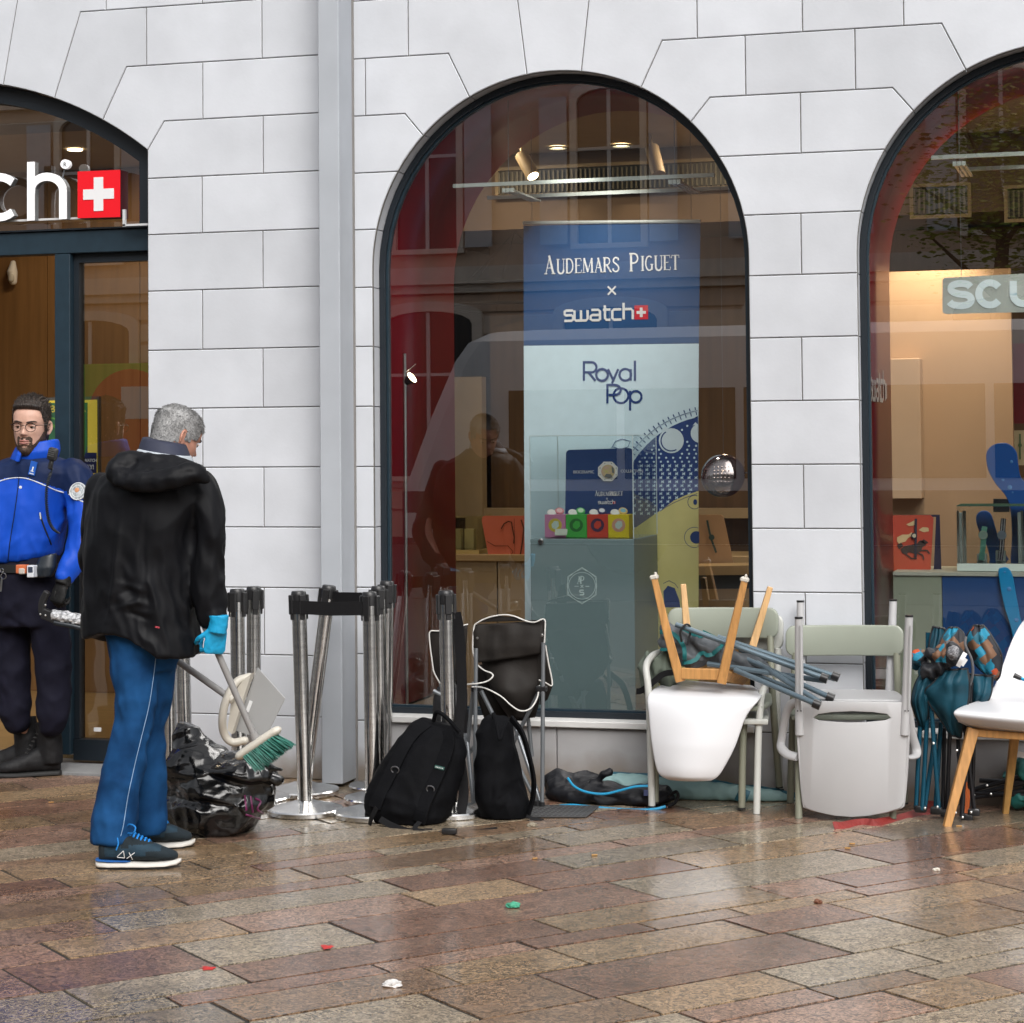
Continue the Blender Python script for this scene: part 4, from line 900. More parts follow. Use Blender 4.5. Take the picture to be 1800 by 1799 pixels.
for s in ([(1612, 972), (1622, 976), (1624, 984)], [(1592, 974), (1602, 982), (1612, 982)], [(1618, 968), (1630, 968), (1634, 974)]): stro(hs_, s, 2.6, 1.283)
t.part('horse_print', hs_, flat('horse_dark', (.055, .035, .03)), ob)
mb = MB(); stro(mb, [(1610, 912), (1609.5, 980)], 4.2, 1.279); plate(mb, disc((1607, 942), 5.4), 1.276, .003); wd = t.part('strap_watch', mb, flat('watch_navy', (.03, .03, .05)), ob)
mb = MB(); plate(mb, disc((1607, 942), 3.4), 1.272, .001); t.part('watch_dial', mb, flat('dial_cream', (.6, .55, .4)), wd)
# glass case with two watches
YV = 1.16
vt = Thing('glass_case', P(1740, 1003, YV), 'clear glass case with white posts on the blue counter', 'display case')
MINT = mat('pale_mint', (.62, .72, .68), .4, var=0)
mb = MB(); a, b = P(1682, 1003, YV), P(1830, 992, YV); mb.bx(a.x, b.x, YV, YV+.30, zc+.006, b.z, ch=.002); vt.part('case_base', mb, MINT)
for u in (1690, 1793):
    for dy in (.03, .26):
        p = P(u, 990, YV+.03); q = P(u, 901, YV+.03); mb = MB(); mb.bx(p.x-.008, p.x+.008, YV+dy-.008, YV+dy+.008, b.z+.001, q.z, ch=.002); vt.part('case_post', mb, MINT)
mb = MB(); a, c = P(1683, 993, YV), P(1828, 889, YV); mb.bx(a.x, c.x, YV+.001, YV+.30, b.z+.002, c.z); vt.part('case_glass', mb, glass('case_glass_clear', (.95, .98, .97), 1.0))
mb = MB(); band(mb, [(a.x, c.z-.004), (a.x, c.z), (c.x, c.z), (c.x, c.z-.004)], [(a.x+.001, c.z-.003), (a.x+.001, c.z-.001), (c.x-.001, c.z-.001), (c.x-.001, c.z-.003)], YV, YV+.301); vt.part('case_edge', mb, mat('glass_edge_green', (.10, .22, .18), .2, var=0))
for u, c1, c2, lab in ((1728, (.20, .62, .48), (.55, .75, .66), 'mint green wristwatch standing in the clear glass case'), (1761, (.02, .025, .05), (.35, .42, .50), 'black and white striped wristwatch standing in the clear glass case')):
    Yw = YV+.13; wt = Thing('wristwatch', P(u, 990, Yw), lab, 'watch')
    mb = MB(); p = P(u-2, 985, Yw+.02); q = P(u, 968 if u > 1740 else 974, Yw+.02); mb.bx(p.x-.024, p.x+.024, Yw+.016, Yw+.055, b.z+.001, q.z, ch=.003); wt.part('stand', mb, MINT)
    mb = MB(); mb.strap(bez([P(u+3, 926 if u < 1740 else 912, Yw), P(u+1, 940, Yw-.015), P(u, 960, Yw-.015), P(u-3, 985, Yw-.003)], 5), .026, .004); sp_ = wt.part('strap', mb, flat('strap', c1, .4))
    if u > 1740:
        mb = MB()
        for dx in (-.006, .006): mb.strap([p_+Vector((dx, -.0035, 0)) for p_ in bez([P(u+3, 912, Yw), P(u+1, 940, Yw-.015), P(u, 960, Yw-.015), P(u-3, 985, Yw-.003)], 5)], .0035, .002)
        wt.part('white_stripe', mb, WHITEP, sp_)
    mb = MB(); mb.lathe([(0, -.006), (.021, -.006), (.023, 0), (.020, .006), (0, .006)], P(u, 941, Yw-.022), 20, Matrix.Rotation(radians(85), 3, 'X')); cs = wt.part('watch_case', mb, flat('case', c2, .25), smooth=True)
    mb = MB(); mb.lathe([(0, .0065), (.0155, .0065), (.0155, .0072), (0, .0072)], P(u, 941, Yw-.022), 20, Matrix.Rotation(radians(85), 3, 'X')); wt.part('watch_dial', mb, flat('dial', (.45, .66, .58) if u < 1740 else (.30, .36, .45), .3), cs)
# big cut-out blue strap shapes with droplets
def blob(pts, Y, th, m, nm, lab, drops, cat='display'):
    t = Thing(nm, P(pts[0][0], pts[0][1], Y), lab, cat, None)
    c = [(p.x, p.y) for p in bez([Vector((a, b, 0)) for a, b in pts], 5, True)]
    mb = MB(); q = ccw([(P(u, v, Y).x, P(u, v, Y).z) for u, v in c]); mb.prism(q, Y-th, Y, ch=.003); o = t.part('strap_cutout', mb, m)
    mb = MB()
    for u, v, r in drops: mb.lathe([(r*.0026, 0), (r*.0022, .002), (0, .003)], P(u, v, Y-th-.0005), 12, Matrix.Rotation(pi/2, 3, 'X'))
    t.part('water_drop', mb, mat('drop_gloss', (.10, .28, .60), .08, var=0), o, smooth=True)
BST = flat('strap_blue', (.006, .085, .36), .35); CYA = flat('strap_cyan', (.008, .26, .56), .35)
blob([(1734, 800), (1741, 786), (1757, 779), (1774, 781), (1787, 795), (1790, 815), (1795, 840), (1812, 860), (1818, 900), (1810, 960), (1803, 1002), (1778, 1002), (1779, 940), (1776, 895), (1768, 872), (1750, 850), (1737, 825)], 1.52, .018, BST, 'strap_cutout', 'tall dark blue strap shaped cut-out with water drops behind the watches', [(1778, 812, 3), (1763, 844, 3), (1775, 857, 4.5), (1780, 866, 2)])
blob([(1716, 910), (1722, 900), (1733, 898), (1743, 906), (1752, 935), (1762, 965), (1782, 1002), (1748, 1002), (1735, 960), (1720, 930)], 1.56, .018, BST, 'strap_cutout', 'shorter dark blue strap shaped cut-out leaning behind the mint watch', [])
blob([(1755, 1006), (1762, 998), (1772, 999), (1780, 1012), (1787, 1050), (1797, 1100), (1810, 1150), (1790, 1155), (1776, 1100), (1764, 1060)], 1.075, .014, CYA, 'strap_cutout', 'bright cyan strap shaped cut-out on the blue counter front', [(1766, 1006, 2), (1774, 1036, 4), (1787, 1090, 4)])
mb = MB(); plate(mb, [(1747, 877), (1775, 877), (1775, 900), (1747, 900)], 1.9, .05); single('till_screen', mb, FRAME_BLK, 'small black till display behind the glass case', 'screen')
# spots for the lit window lamps, then invented area lights filling the shop
spot('window_lamp', P(1640, 480, 1.9)+Vector((0, 0, .45)), P(1635, 640, YQ), 60, (1, .80, .60), 75)
spot('window_lamp', P(1600, 470, 1.6)+Vector((0, 0, .7)), P(1590, 760, YQ), 30, (1, .80, .60), 70)
for x, y in ((-6.0, 1.9), (-5.0, 1.7), (-3.6, 2.4), (-2.2, 2.4), (-.8, 1.7), (.3, 1.7)):  # added fill lights, each with a small made-up glowing disc
    d = bpy.data.lights.new('shop_fill_light', 'AREA'); d.shape = 'DISK'; d.size = .35; d.energy = 10; d.color = (1, .78, .52); o = bpy.data.objects.new('shop_fill_light', d); COL.objects.link(o); o.location = (x, y, 3.32 if x < -4.4 or y < 3 else 2.86)
    t = Thing('ceiling_fill_light', (x, y, 3.33), {-6.0: 'added ceiling fill light inside the entrance, farther left', -5.0: 'added ceiling fill light inside the entrance, behind the side window', -3.6: 'added ceiling fill light behind the red wall of the middle window', -2.2: 'added ceiling fill light behind the banner', -.8: 'added ceiling fill light over the sand partition', .3: 'added ceiling fill light beyond the picture edge'}[x], 'ceiling light', 'added fill lights in the shop ceiling')
    mb = MB(); mb.lathe([(0, 3.330), (.045, 3.330), (.045, 3.338), (0, 3.338)], (x, y, 0), 24); t.part('fill_disc', mb, LIT)
for cx in (C2, C3):     # fixtureless spot high in each niche, tuned to brighten the window displays
    d = bpy.data.lights.new('niche_spot', 'SPOT'); d.energy = 50; d.color = (1, .94, .86); d.spot_size = radians(84); d.spot_blend = .9; d.shadow_soft_size = .05
    o = bpy.data.objects.new('niche_spot', d); COL.objects.link(o); o.location = (cx, .30, 3.10); o.rotation_euler = (radians(32), 0, 0)
# ================================================================== THE OTHER SIDE OF THE STREET (seen mirrored in the glass)
mb = MB(); mb.add([(-60, -21.5, -.0005), (60, -21.5, -.0005), (60, -10.9, -.0005), (-60, -10.9, -.0005)], [(0, 1, 2, 3)])
single('road', mb, mat('wet_asphalt', (.05, .05, .052), .35, var=.2, scale=30, bump=.2, bscale=80), None, None, kind='structure')
YO = -24.0
BEI = mat('old_facade_stone', (.64, .49, .38), .8, var=.08, scale=1.5); BEI2 = mat('old_facade_trim', (.78, .68, .58), .8, var=.06); WINB = mat('dark_window_glass', (.02, .022, .026), .12, var=0); SHUT = mat('painted_shutter', (.58, .56, .57), .6, var=.05); FRW = mat('white_casement', (.68, .67, .65), .5, var=0)
opp = Thing('opposite_building', (-9, YO, 0), 'old stone town house across the street mirrored in the shop windows', 'building')
mb = MB(); mb.bx(-40, 14, YO-8, YO, 0, 11.5); opp.part('wall', mb, BEI)
for z, h_, d in ((4.15, .28, .30), (7.6, .24, .25), (11.1, .5, .55)):
    mb = MB(); mb.bx(-40, 14, YO+.001, YO+d, z, z+h_); mb.bx(-40, 14, YO+.001, YO+d*.6, z-.14, z-.001); opp.part('cornice', mb, BEI2)
for k in range(11):
    z = .45+k*.36; mb = MB(); mb.bx(-40, 14, YO+.001, YO+.05, z, z+.30, ch=.015); opp.part('rustic_course', mb, BEI2 if k % 3 else BEI)
proto = None
x = -36.
while x < 12:
    for z0, h_, kind in ((1.0, 2.5, 'shop'), (4.75, 2.3, 'w'), (8.1, 2.3, 'w')):
        w_ = 1.55 if kind == 'shop' else 1.05
        mb = MB(); arc_ = [(x+w_/2*cos(pi*k/10), z0+h_+.22*sin(pi*k/10)) for k in range(11)]
        mb.prism(ccw([(x-w_/2, z0), (x+w_/2, z0)]+arc_), 0, 1, f=lambda u, v, w: (u, YO+.052+.012*(1-w), v)); fr = opp.part('window', mb, WINB)
        mb = MB(); A_ = [(x-w_/2, z0)]+arc_[::-1]+[(x+w_/2, z0)]
        band(mb, [(x+(a-x)*1.22, z0+(b-z0)*1.06-(.08 if b <= z0 else 0)) for a, b in A_], A_, YO+.056, YO+.16); opp.part('window_frame', mb, BEI2, fr)
        mb = MB(); mb.bx(x-.03, x+.03, YO+.066, YO+.10, z0, z0+h_+.2); mb.bx(x-w_/2, x+w_/2, YO+.066, YO+.095, z0+h_*.66, z0+h_*.66+.05); opp.part('casement_bar', mb, FRW, fr)
        if kind == 'w':
            for sd in (-1, 1):
                mb = MB(); mb.bx(x+sd*.68, x+sd*1.14, YO+.17, YO+.20, z0, z0+h_+.1); opp.part('shutter', mb, SHUT, fr)
    x += 3.1
mb = MB(); mb.bx(-19.2, -15.4, YO+.17, YO+.45, 1.15, 2.95, ch=.02); gs = opp.part('green_shop_panel', mb, mat('green_panel', (.16, .55, .04), .5, var=.05))
mb = MB(); mb.lathe([(0, 0), (.78, 0), (.80, .02), (.78, .04), (0, .04)], (-16.45, YO+.452, 2.05), 40, Matrix.Rotation(-pi/2, 3, 'X')); opp.part('red_disc', mb, mat('red_disc', (.62, .06, .015), .5, var=0), gs)
mb = MB(); mb.bx(-16.6, -16.05, YO+.495, YO+.51, 2.0, 2.55); opp.part('pale_square', mb, FRW, gs)
# white bus waiting at the kerb, left end rounded
bus = Thing('city_bus', (-2, -16, 0), 'white city bus with dark windows and a dark skirt mirrored in the shop windows', 'bus')
WB = mat('bus_white', (.72, .72, .73), .35, var=.02); RB = mat('bus_skirt', (.05, .05, .055), .35, var=0); BKW = mat('bus_window', (.012, .012, .014), .15, var=0)
def busprof(x, z): return x
def bside(z): 
    return -8.6+max(0, z-1.1)*.42
rings = []
for (z, ins_) in ((.35, 0), (1.0, 0), (1.05, 0), (1.9, .0), (2.55, .02), (2.78, .08), (2.9, .25), (2.93, .6)):
    xl = bside(z)+ins_; rings.append([(xl+.25, -14.9-ins_, z), (6.5, -14.9-ins_, z), (6.5, -17.4+ins_, z), (xl+.25, -17.4+ins_, z), (xl, -17.1+ins_, z), (xl, -15.2-ins_, z)])
mb = MB(); mb.loft(rings); bus.part('body', mb, WB, smooth=True, ang=30)
mb = MB(); mb.bx(-8.55, 6.4, -14.9, -14.885, .36, .98); bus.part('skirt', mb, RB)
x = -7.2
while x < 6:
    mb = MB(); mb.bx(x, x+1.32, -14.9, -14.88, 1.12, 2.18, ch=.005); bus.part('window', mb, BKW); x += 1.42
mb = MB(); mb.bx(-8.5, -7.7, -14.884, -14.87, .42, .72); np_ = bus.part('number_plate', mb, FRW); ftext('fleet_number', '842', .22, (-7.76, -14.868, .48), SIDE, np_, rot=(pi/2, 0, pi), off=bus.loc)
for x in (-5.8, 3.4):
    mb = MB(); mb.lathe([(.2, -.12), (.46, -.13), (.5, -.08), (.5, .08), (.46, .13), (0, .13)], (x, -15.05, .5), 24, Matrix.Rotation(-pi/2, 3, 'X')); bus.part('wheel', mb, mat('tyre', (.02, .02, .02), .8), smooth=True)
# street tree
tr = Thing('street_tree', (-1.9, -20.3, 0), 'green street tree mirrored in the right window', 'tree')
mb = MB(); mb.tube([(-1.9, -20.3, 0), (-1.85, -20.3, 2.2), (-1.7, -20.2, 4.2), (-1.8, -20.3, 5.6)], [.16, .13, .09, .04], 10)
for k in range(9): a = k*2.4; z = 3.2+k*.28; mb.tube([(-1.8, -20.3, z), (-1.8+1.1*cos(a), -20.3+1.1*sin(a), z+.8)], [.05, .015], 6)
tr.part('trunk', mb, mat('bark', (.08, .06, .045), .9, var=.3))
mb = MB(); r2 = random.Random(3)
for k in range(5200):
    c = Vector((r2.gauss(0, .75), r2.gauss(0, .75), r2.gauss(0, .85)))
    if c.length > 1.9: continue
    c += Vector((-1.5, -20.2, 5.0)); q = Matrix.Rotation(r2.random()*6.3, 3, 'Z')@Matrix.Rotation(r2.uniform(-1, 1), 3, 'X'); s_ = r2.uniform(.035, .07)
    mb.add([c+q@Vector(v)*s_ for v in ((-1, 0, 0), (0, -.5, 0), (1.2, 0, .1), (0, .5, 0))], [(0, 1, 2, 3)])
tr.part('crown', mb, mat('leaf', (.24, .30, .035), .6, var=.4, scale=1.5))
# ================================================================== FIGURES
import numpy as np
def remesh(mb, voxel, smooth=3, folds=(), wob=0.0, fine=0.0, wobs=(7, 7, 3.5), seed=0, post=None, lam=.5, ridge=0.0, rs=(9, 9, 5)):
    me = mb.mesh('tmp'); _b = bmesh.new(); _b.from_mesh(me); bmesh.ops.recalc_face_normals(_b, faces=_b.faces); _b.to_mesh(me); _b.free()
    o = bpy.data.objects.new('tmp', me); COL.objects.link(o)
    m = o.modifiers.new('r', 'REMESH'); m.mode = 'VOXEL'; m.voxel_size = voxel; m.use_smooth_shade = True
    dg = bpy.context.evaluated_depsgraph_get(); dg.update()
    out = bpy.data.meshes.new_from_object(o.evaluated_get(dg))
    bpy.data.objects.remove(o); bpy.data.meshes.remove(me)
    n = len(out.vertices); co = np.empty(n*3); out.vertices.foreach_get('co', co); co = co.reshape(-1, 3)
    ed = np.empty(len(out.edges)*2, dtype=np.int64); out.edges.foreach_get('vertices', ed); ed = ed.reshape(-1, 2)
    deg = np.bincount(ed.ravel(), minlength=n).astype(float)[:, None]; deg[deg == 0] = 1
    def smoothn(co, it):
        for _ in range(it):
            acc = np.zeros_like(co)
            for k in range(3): acc[:, k] = np.bincount(ed[:, 0], co[ed[:, 1], k], n)+np.bincount(ed[:, 1], co[ed[:, 0], k], n)
            co = co*(1-lam)+acc/deg*lam
        return co
    co = smoothn(co, smooth)
    if folds or wob or ridge:
        out.vertices.foreach_set('co', co.ravel()); out.update()
        nr = np.empty(n*3); out.vertices.foreach_get('normal', nr); nr = nr.reshape(-1, 3)
        d = np.zeros(n)
        if wob:
            d += wob*np.array([noise.noise(Vector((c[0]*wobs[0]+seed, c[1]*wobs[1], c[2]*wobs[2])))+.5*noise.noise(Vector((c[0]*wobs[0]*2.3+seed, c[1]*wobs[1]*2.3, c[2]*wobs[2]*2.3))) for c in co])
        if ridge:
            d += ridge*np.array([.52-2*abs(noise.noise(Vector((c[0]*rs[0]+seed+9, c[1]*rs[1], c[2]*rs[2]))))-.4*abs(noise.noise(Vector((c[0]*rs[0]*2.2+seed, c[1]*rs[1]*2.2+5, c[2]*rs[2]*2.2)))) for c in co])
        if fine:
            d += fine*np.array([.6-2.2*abs(noise.noise(Vector((c[0]*17+seed+3, c[1]*17, c[2]*9+c[0]*6)))) for c in co])*np.clip(np.array([.5+1.2*noise.noise(Vector((c[0]*4+seed, c[1]*4, c[2]*4))) for c in co]), 0, 1)
        for f in folds:      # ((x,y,z) points, amplitude, width) : a soft crease along a line in space
            pts, amp, wd = f; pts = [np.array(p) for p in pts]; best = np.full(n, 9.); tt = np.zeros(n)
            L = len(pts)-1
            for i in range(L):
                a, b = pts[i], pts[i+1]; ab = b-a; t = np.clip(((co-a)@ab)/max(ab@ab, 1e-9), 0, 1)
                dd = np.linalg.norm(co-(a+t[:, None]*ab), axis=1); u = dd < best; best[u] = dd[u]; tt[u] = ((i+t)/L)[u]
            d += amp*np.exp(-(best/wd)**2)*np.sin(np.pi*np.clip(tt*.9+.05, 0, 1))**.6
        co = co+nr*d[:, None]
        co = smoothn(co, 1)
    if post: co = post(co)
    out.vertices.foreach_set('co', co.ravel()); out.update()
    out.materials.clear()
    return out
def paint(me, mats, fn):
    me.materials.clear()
    for m in mats: me.materials.append(m)
    n = len(me.polygons); c = np.empty(n*3); me.polygons.foreach_get('center', c); c = c.reshape(-1, 3)
    me.polygons.foreach_set('material_index', [int(fn(p)) for p in c]); me.update()
def ell(L, R, d, n=28, e=2.3, yoff=0.):
    """ring whose left and right ends are the world points L and R and whose depth is d"""
    L, R = Vector(L), Vector(R); c = (L+R)/2; a = (R-L)/2; out = []
    for k in range(n):
        t = 2*pi*k/n; ct, st_ = cos(t), sin(t)
        out.append(c + a*(math.copysign(abs(ct)**(2/e), ct)) + Vector((0, 1, 0))*(math.copysign(abs(st_)**(2/e), st_)*d/2+yoff))
    return out
def pring(l, vl, r, vr, d, Y, **k): return ell(P(l, vl, Y), P(r, vr, Y), d, **k)
def ptube(mb, pts, Y=None, n=14, sy=1.0, rc=True):
    """limb along photo points (u, v, radius in photo pixels, y)"""
    ps = []; rs = []
    for q in pts:
        u, v, r = q[:3]; y = q[3] if len(q) > 3 else Y
        ps.append(P(u, v, y)); s = abs(P(u+1, v, y).x-P(u, v, y).x); rs.append(r*s)
    m = 4; path = bez(ps, m); rad = []
    for i in range(len(rs)-1): rad += [rs[i]+(rs[i+1]-rs[i])*k/m for k in range(m)]
    rad.append(rs[-1]); mb.tube(path, rad, n, roundcap=rc); return path
HZ = [(-.075, .052, .030, .078), (-.045, .052, .034, .078), (-.015, .050, .060, .078), (.004, .042, .082, .078), (.018, .050, .090, .080), (.040, .060, .0935, .085), (.060, .0655, .0935, .089), (.085, .0700, .0935, .094), (.108, .0730, .0915, .098), (.124, .0740, .0895, .100), (.145, .0750, .0950, .102), (.170, .0755, .0930, .103), (.192, .0710, .0830, .098), (.210, .0600, .0670, .084), (.223, .0440, .0460, .064), (.231, .0240, .0240, .036), (.2345, .0020, .0020, .003)]
def head_pt(a, t, off=0.):
    """a: 0 = face front (-y), + towards +x; t: 0..1 from neck to crown"""
    u = t*(len(HZ)-1); i = min(int(u), len(HZ)-2); f = u-i
    p0, p1, p2, p3 = HZ[max(i-1, 0)], HZ[i], HZ[i+1], HZ[min(i+2, len(HZ)-1)]
    z, hw, fr, bk = [.5*((2*q1)+(q2-q0)*f+(2*q0-5*q1+4*q2-q3)*f*f+(3*q1-q0-3*q2+q3)*f**3) for q0, q1, q2, q3 in zip(p0, p1, p2, p3)]
    s, c = sin(a), cos(a)
    x = hw*math.copysign(abs(s)**.92, s); d = fr if c > 0 else bk; y = -d*math.copysign(abs(c)**(.88 if c > 0 else .95), c)
    if c > 0:
        g = lambda x0, z0, sx, sz: math.exp(-((x-x0)/sx)**2-((z-z0)/sz)**2)
        dy = 0.
        nz = max(0, min(1, (.136-z)/.046)) if z > .09 else max(0, 1-(.09-z)/.011)
        dy += .027*nz*math.exp(-(x/(.0085+.006*max(0, min(1, (.115-z)/.03))))**2)
        dy += .004*(g(.013, .088, .006, .006)+g(-.013, .088, .006, .006))
        for sd in (-1, 1):
            dy -= .0085*g(sd*.031, .121, .015, .009); dy += .0045*g(sd*.034, .141, .024, .007); dy += .004*g(sd*.047, .098, .016, .014)
        dy += .0065*g(0, .060, .019, .0052)+.0065*g(0, .048, .017, .0055)-.0035*g(0, .0545, .022, .0022)-.003*g(0, .034, .02, .006)+.006*g(0, .015, .018, .012)
        y -= dy*max(0, c)**.5
    v = Vector((x, y, z))
    if off:
        nrm = Vector((x, y*.8, (z-.11)*1.0)).normalized(); v += nrm*off
    return v
def head_mb(mb, T, scale=1.0):
    nu, nv = 72, 64
    rings = [[T @ (head_pt(2*pi*k/nu, j/(nv-1))*scale) for k in range(nu)] for j in range(nv)]
    mb.loft(rings)
    for sd in (-1, 1):
        b = bmesh.new(); bmesh.ops.create_uvsphere(b, u_segments=16, v_segments=10, radius=1)
        for v in b.verts:
            x, y, z = v.co; k = 1-.35*max(0, -z); v.co = Vector((x*.0085, y*.019*k, z*.032))
            if x*sd > 0 and y*y+z*z < .45: v.co.x -= sd*.0075
        M = T @ Matrix.Translation(Vector((sd*.0775, .012, .112))*scale) @ Matrix.Rotation(sd*radians(-24), 4, 'Z') @ Matrix.Rotation(radians(-10), 4, 'X') @ Matrix.Diagonal((scale, scale, scale, 1)); mb.bm(b, M)
def head_shell(T, keep, off, scale=1.0, nu=120, nv=110, jit=.0):
    """patch of the head surface lifted by off(a, p); keep(a, p) chooses the faces"""
    mb = MB(); g = {}; vs = []; fs = []
    P_ = [[head_pt(2*pi*k/nu, j/(nv-1)) for k in range(nu)] for j in range(nv)]
    def idx(j, k):
        if (j, k) not in g:
            a = 2*pi*k/nu; p = P_[j][k]; q = head_pt(a, j/(nv-1), off(a, p)+(noise.noise(p*90)*jit if jit else 0)); g[(j, k)] = len(vs); vs.append(T @ (q*scale))
        return g[(j, k)]
    for j in range(nv-1):
        for k in range(nu):
            a = 2*pi*(k+.5)/nu; p = (P_[j][k]+P_[j+1][(k+1) % nu])/2
            if keep(a, p): fs.append((idx(j, k), idx(j, (k+1) % nu), idx(j+1, (k+1) % nu), idx(j+1, k)))
    mb.add(vs, fs); return mb
def strands(T, S_, keep, n, ln, w, off, flow, lift, seed):
    """short hairs over the part of the head that keep() chooses"""
    r = random.Random(seed); mb = MB(); k = 0
    while k < n:
        a = r.uniform(0, 2*pi); t = r.uniform(.1, .999); p = head_pt(a, t); k += 1
        if not keep(a, p): continue
        q = head_pt(a, t, off(a, p)); nm = Vector((p.x, p.y*.8, p.z-.11)).normalized(); f = flow(a, p); f = (f-nm*f.dot(nm)); f = f.normalized() if f.length > 1e-6 else nm.orthogonal()
        d = (f+nm*lift+Vector((r.gauss(0, .25), r.gauss(0, .25), r.gauss(0, .25)))).normalized(); L_ = ln(a, p)*r.uniform(.6, 1.25); s = d.cross(nm).normalized()*w
        mb.add([T @ (v*S_) for v in (q-s, q+s, q+d*L_*.6+s*.7+nm*L_*.1, q+d*L_, q+d*L_*.6-s*.7+nm*L_*.1)], [(0, 1, 2, 3, 4)])
    return mb
def hand(mb, wrist, d, back, thumb, curl=(70, 80, 45), sc=1.0, rs=1.0, spread=0., tc=(35, 30), th_out=.62):
    """wrist point, d towards the fingers, back = back of the hand, thumb = side the thumb leaves on"""
    d = Vector(d).normalized(); bk = Vector(back); bk = (bk-d*bk.dot(d)).normalized(); th = Vector(thumb); th = (th-d*th.dot(d)-bk*th.dot(bk)).normalized(); w = Vector(wrist)
    L = .098*sc; rings = []
    for t, hw, hh in ((-.25, .027, .021), (0, .029, .020), (.3, .038, .0185), (.7, .043, .0165), (1.0, .042, .0140), (1.10, .036, .010)):
        c = w+d*(L*t); rings.append([c+th*(hw*sc*cos(2*pi*k/16))*1+bk*(hh*sc*rs*sin(2*pi*k/16)) for k in range(16)])
    mb.loft(rings)
    ax_ = th
    for i, (o, ln, r) in enumerate(((.031, .92, .0092), (.0105, 1.03, .0096), (-.0105, .97, .0092), (-.031, .78, .0082))):
        p = w+d*(L*(.98-.05*abs(i-1)))+th*(o*sc)+bk*.001; dirn = (d+th*(spread*(1.5-i))).normalized(); pts = [p-dirn*.02*sc, p]; rad = [r*rs*sc, r*rs*sc*1.04]
        ang = 0
        for j, (ll, cu) in enumerate(zip((.046, .028, .023), curl)):
            ang += radians(cu*(1+.05*(i-1.5))); dd = dirn*cos(ang)-bk*sin(ang); n_ = 3
            for q in range(1, n_+1): pts.append(p+dd*(ll*ln*sc*q/n_)); rad.append(r*rs*sc*(1-.07*(j+q/n_)))
            p = pts[-1]
        mb.tube(pts, rad, 10, roundcap=True)
    p = w+d*(L*.28)+th*(.028*sc)-bk*(.006*sc); dd = (d*.72+th*th_out-bk*.35).normalized(); pts = [p-dd*.02, p, p+dd*.040*sc]
    a2 = (dd*cos(radians(tc[0]))+(-th*.8-bk*.6).normalized()*sin(radians(tc[0]))).normalized(); pts.append(pts[-1]+a2*.032*sc)
    a3 = (a2*cos(radians(tc[1]))+(-th*.8-bk*.6).normalized()*sin(radians(tc[1]))).normalized(); pts.append(pts[-1]+a3*.024*sc)
    mb.tube(bez(pts, 3), [(.0135-.0048*k/12)*rs*sc for k in range(13)], 10, roundcap=True)
def foot(mb, heel, toe, secs, up=(0, 0, 1), n=18, flat=True, e=2.5):
    """loft along heel -> toe; secs = (t, half width, height, lift)"""
    heel, toe = Vector(heel), Vector(toe); d = (toe-heel).normalized(); s = Vector((-d.y, d.x, 0)).normalized(); L = (toe-heel).length; rings = []
    for t, hw, h_, lf in secs:
        c = heel+d*(L*t); r = []
        for k in range(n):
            a = 2*pi*k/n; ca, sa = cos(a), sin(a); x = math.copysign(abs(ca)**(2/e), ca)*hw; z = (math.copysign(abs(sa)**(2/e), sa)*.5+.5)*h_
            r.append(c+s*x*(1-.25*(z/max(h_, .001))**2)+Vector((0, 0, z+lf)))
        rings.append(r)
    mb.loft(rings); return d, s, L
SKIN = mat('skin_light', (.55, .325, .245), .5, var=.07, scale=40, bump=.04, bscale=220); SKIN2 = mat('skin_ruddy', (.50, .245, .175), .5, var=.16, scale=22, bump=.06, bscale=200)
HAIRD = mat('hair_dark_brown', (.022, .014, .010), .5, var=.5, scale=120, stretch=(1, 1, .25), bump=.5, bscale=260); HAIRG = mat('hair_grey', (.15, .148, .145), .65, var=.3, scale=13, bump=.5, bscale=260, col2=(.42, .42, .42), stretch=(1, 1, .6), detail=7.)
BEARD = mat('beard_dark', (.060, .034, .022), .7, var=.5, scale=150, bump=.4, bscale=300)
def TM(loc, *rots):
    M = Matrix.Translation(Vector(loc))
    for a, x in rots: M = M @ Matrix.Rotation(radians(a), 4, x)
    return M
# ------------------------------------------------------------------ the policeman in the doorway
YPO = -.20
pol = Thing('person', G(55, 1366), 'policeman in a blue and navy jacket and glasses standing in the doorway', 'person')
HC = P(55, 797, YPO-.02)
TH = TM(HC+Vector((0, 0, .0)), (9, 'Z'), (3, 'X'), (2, 'Y')); HS = 1.10
def PB(T, S_, v): return T @ (Vector(v)*S_)
mb = MB(); head_mb(mb, TH, HS)
mb.tube([P(55, 830, YPO), P(55, 800, YPO+.0)], .056, 16)
mb.loft([pring(-10, 830, 125, 830, .20, YPO), pring(-20, 870, 108, 870, .22, YPO), pring(-12, 950, 95, 950, .21, YPO), pring(-10, 1010, 97, 1010, .22, YPO), pring(-5, 1070, 95, 1070, .20, YPO)])
ARML = [(130, 842, 20, YPO), (146, 890, 17, YPO-.01), (148, 935, 15, YPO-.03), (132, 980, 13, YPO-.07), (112, 1016, 11, YPO-.12)]
ptube(mb, ARML)
ARMR = [(-22, 842, 20, YPO), (-42, 890, 17, YPO), (-46, 935, 15, YPO-.02), (-38, 980, 13, YPO-.05), (-26, 1014, 11, YPO-.09)]
ptube(mb, ARMR)
ptube(mb, [(75, 1050, 28), (85, 1150, 22), (88, 1240, 14), (88, 1308, 7, YPO+.05), (91, 1335, 7, YPO+.05)], YPO)
ptube(mb, [(22, 1050, 28), (22, 1150, 22), (28, 1240, 14), (50, 1300, 7, YPO+.10), (52, 1330, 7, YPO+.10)], YPO+.03)
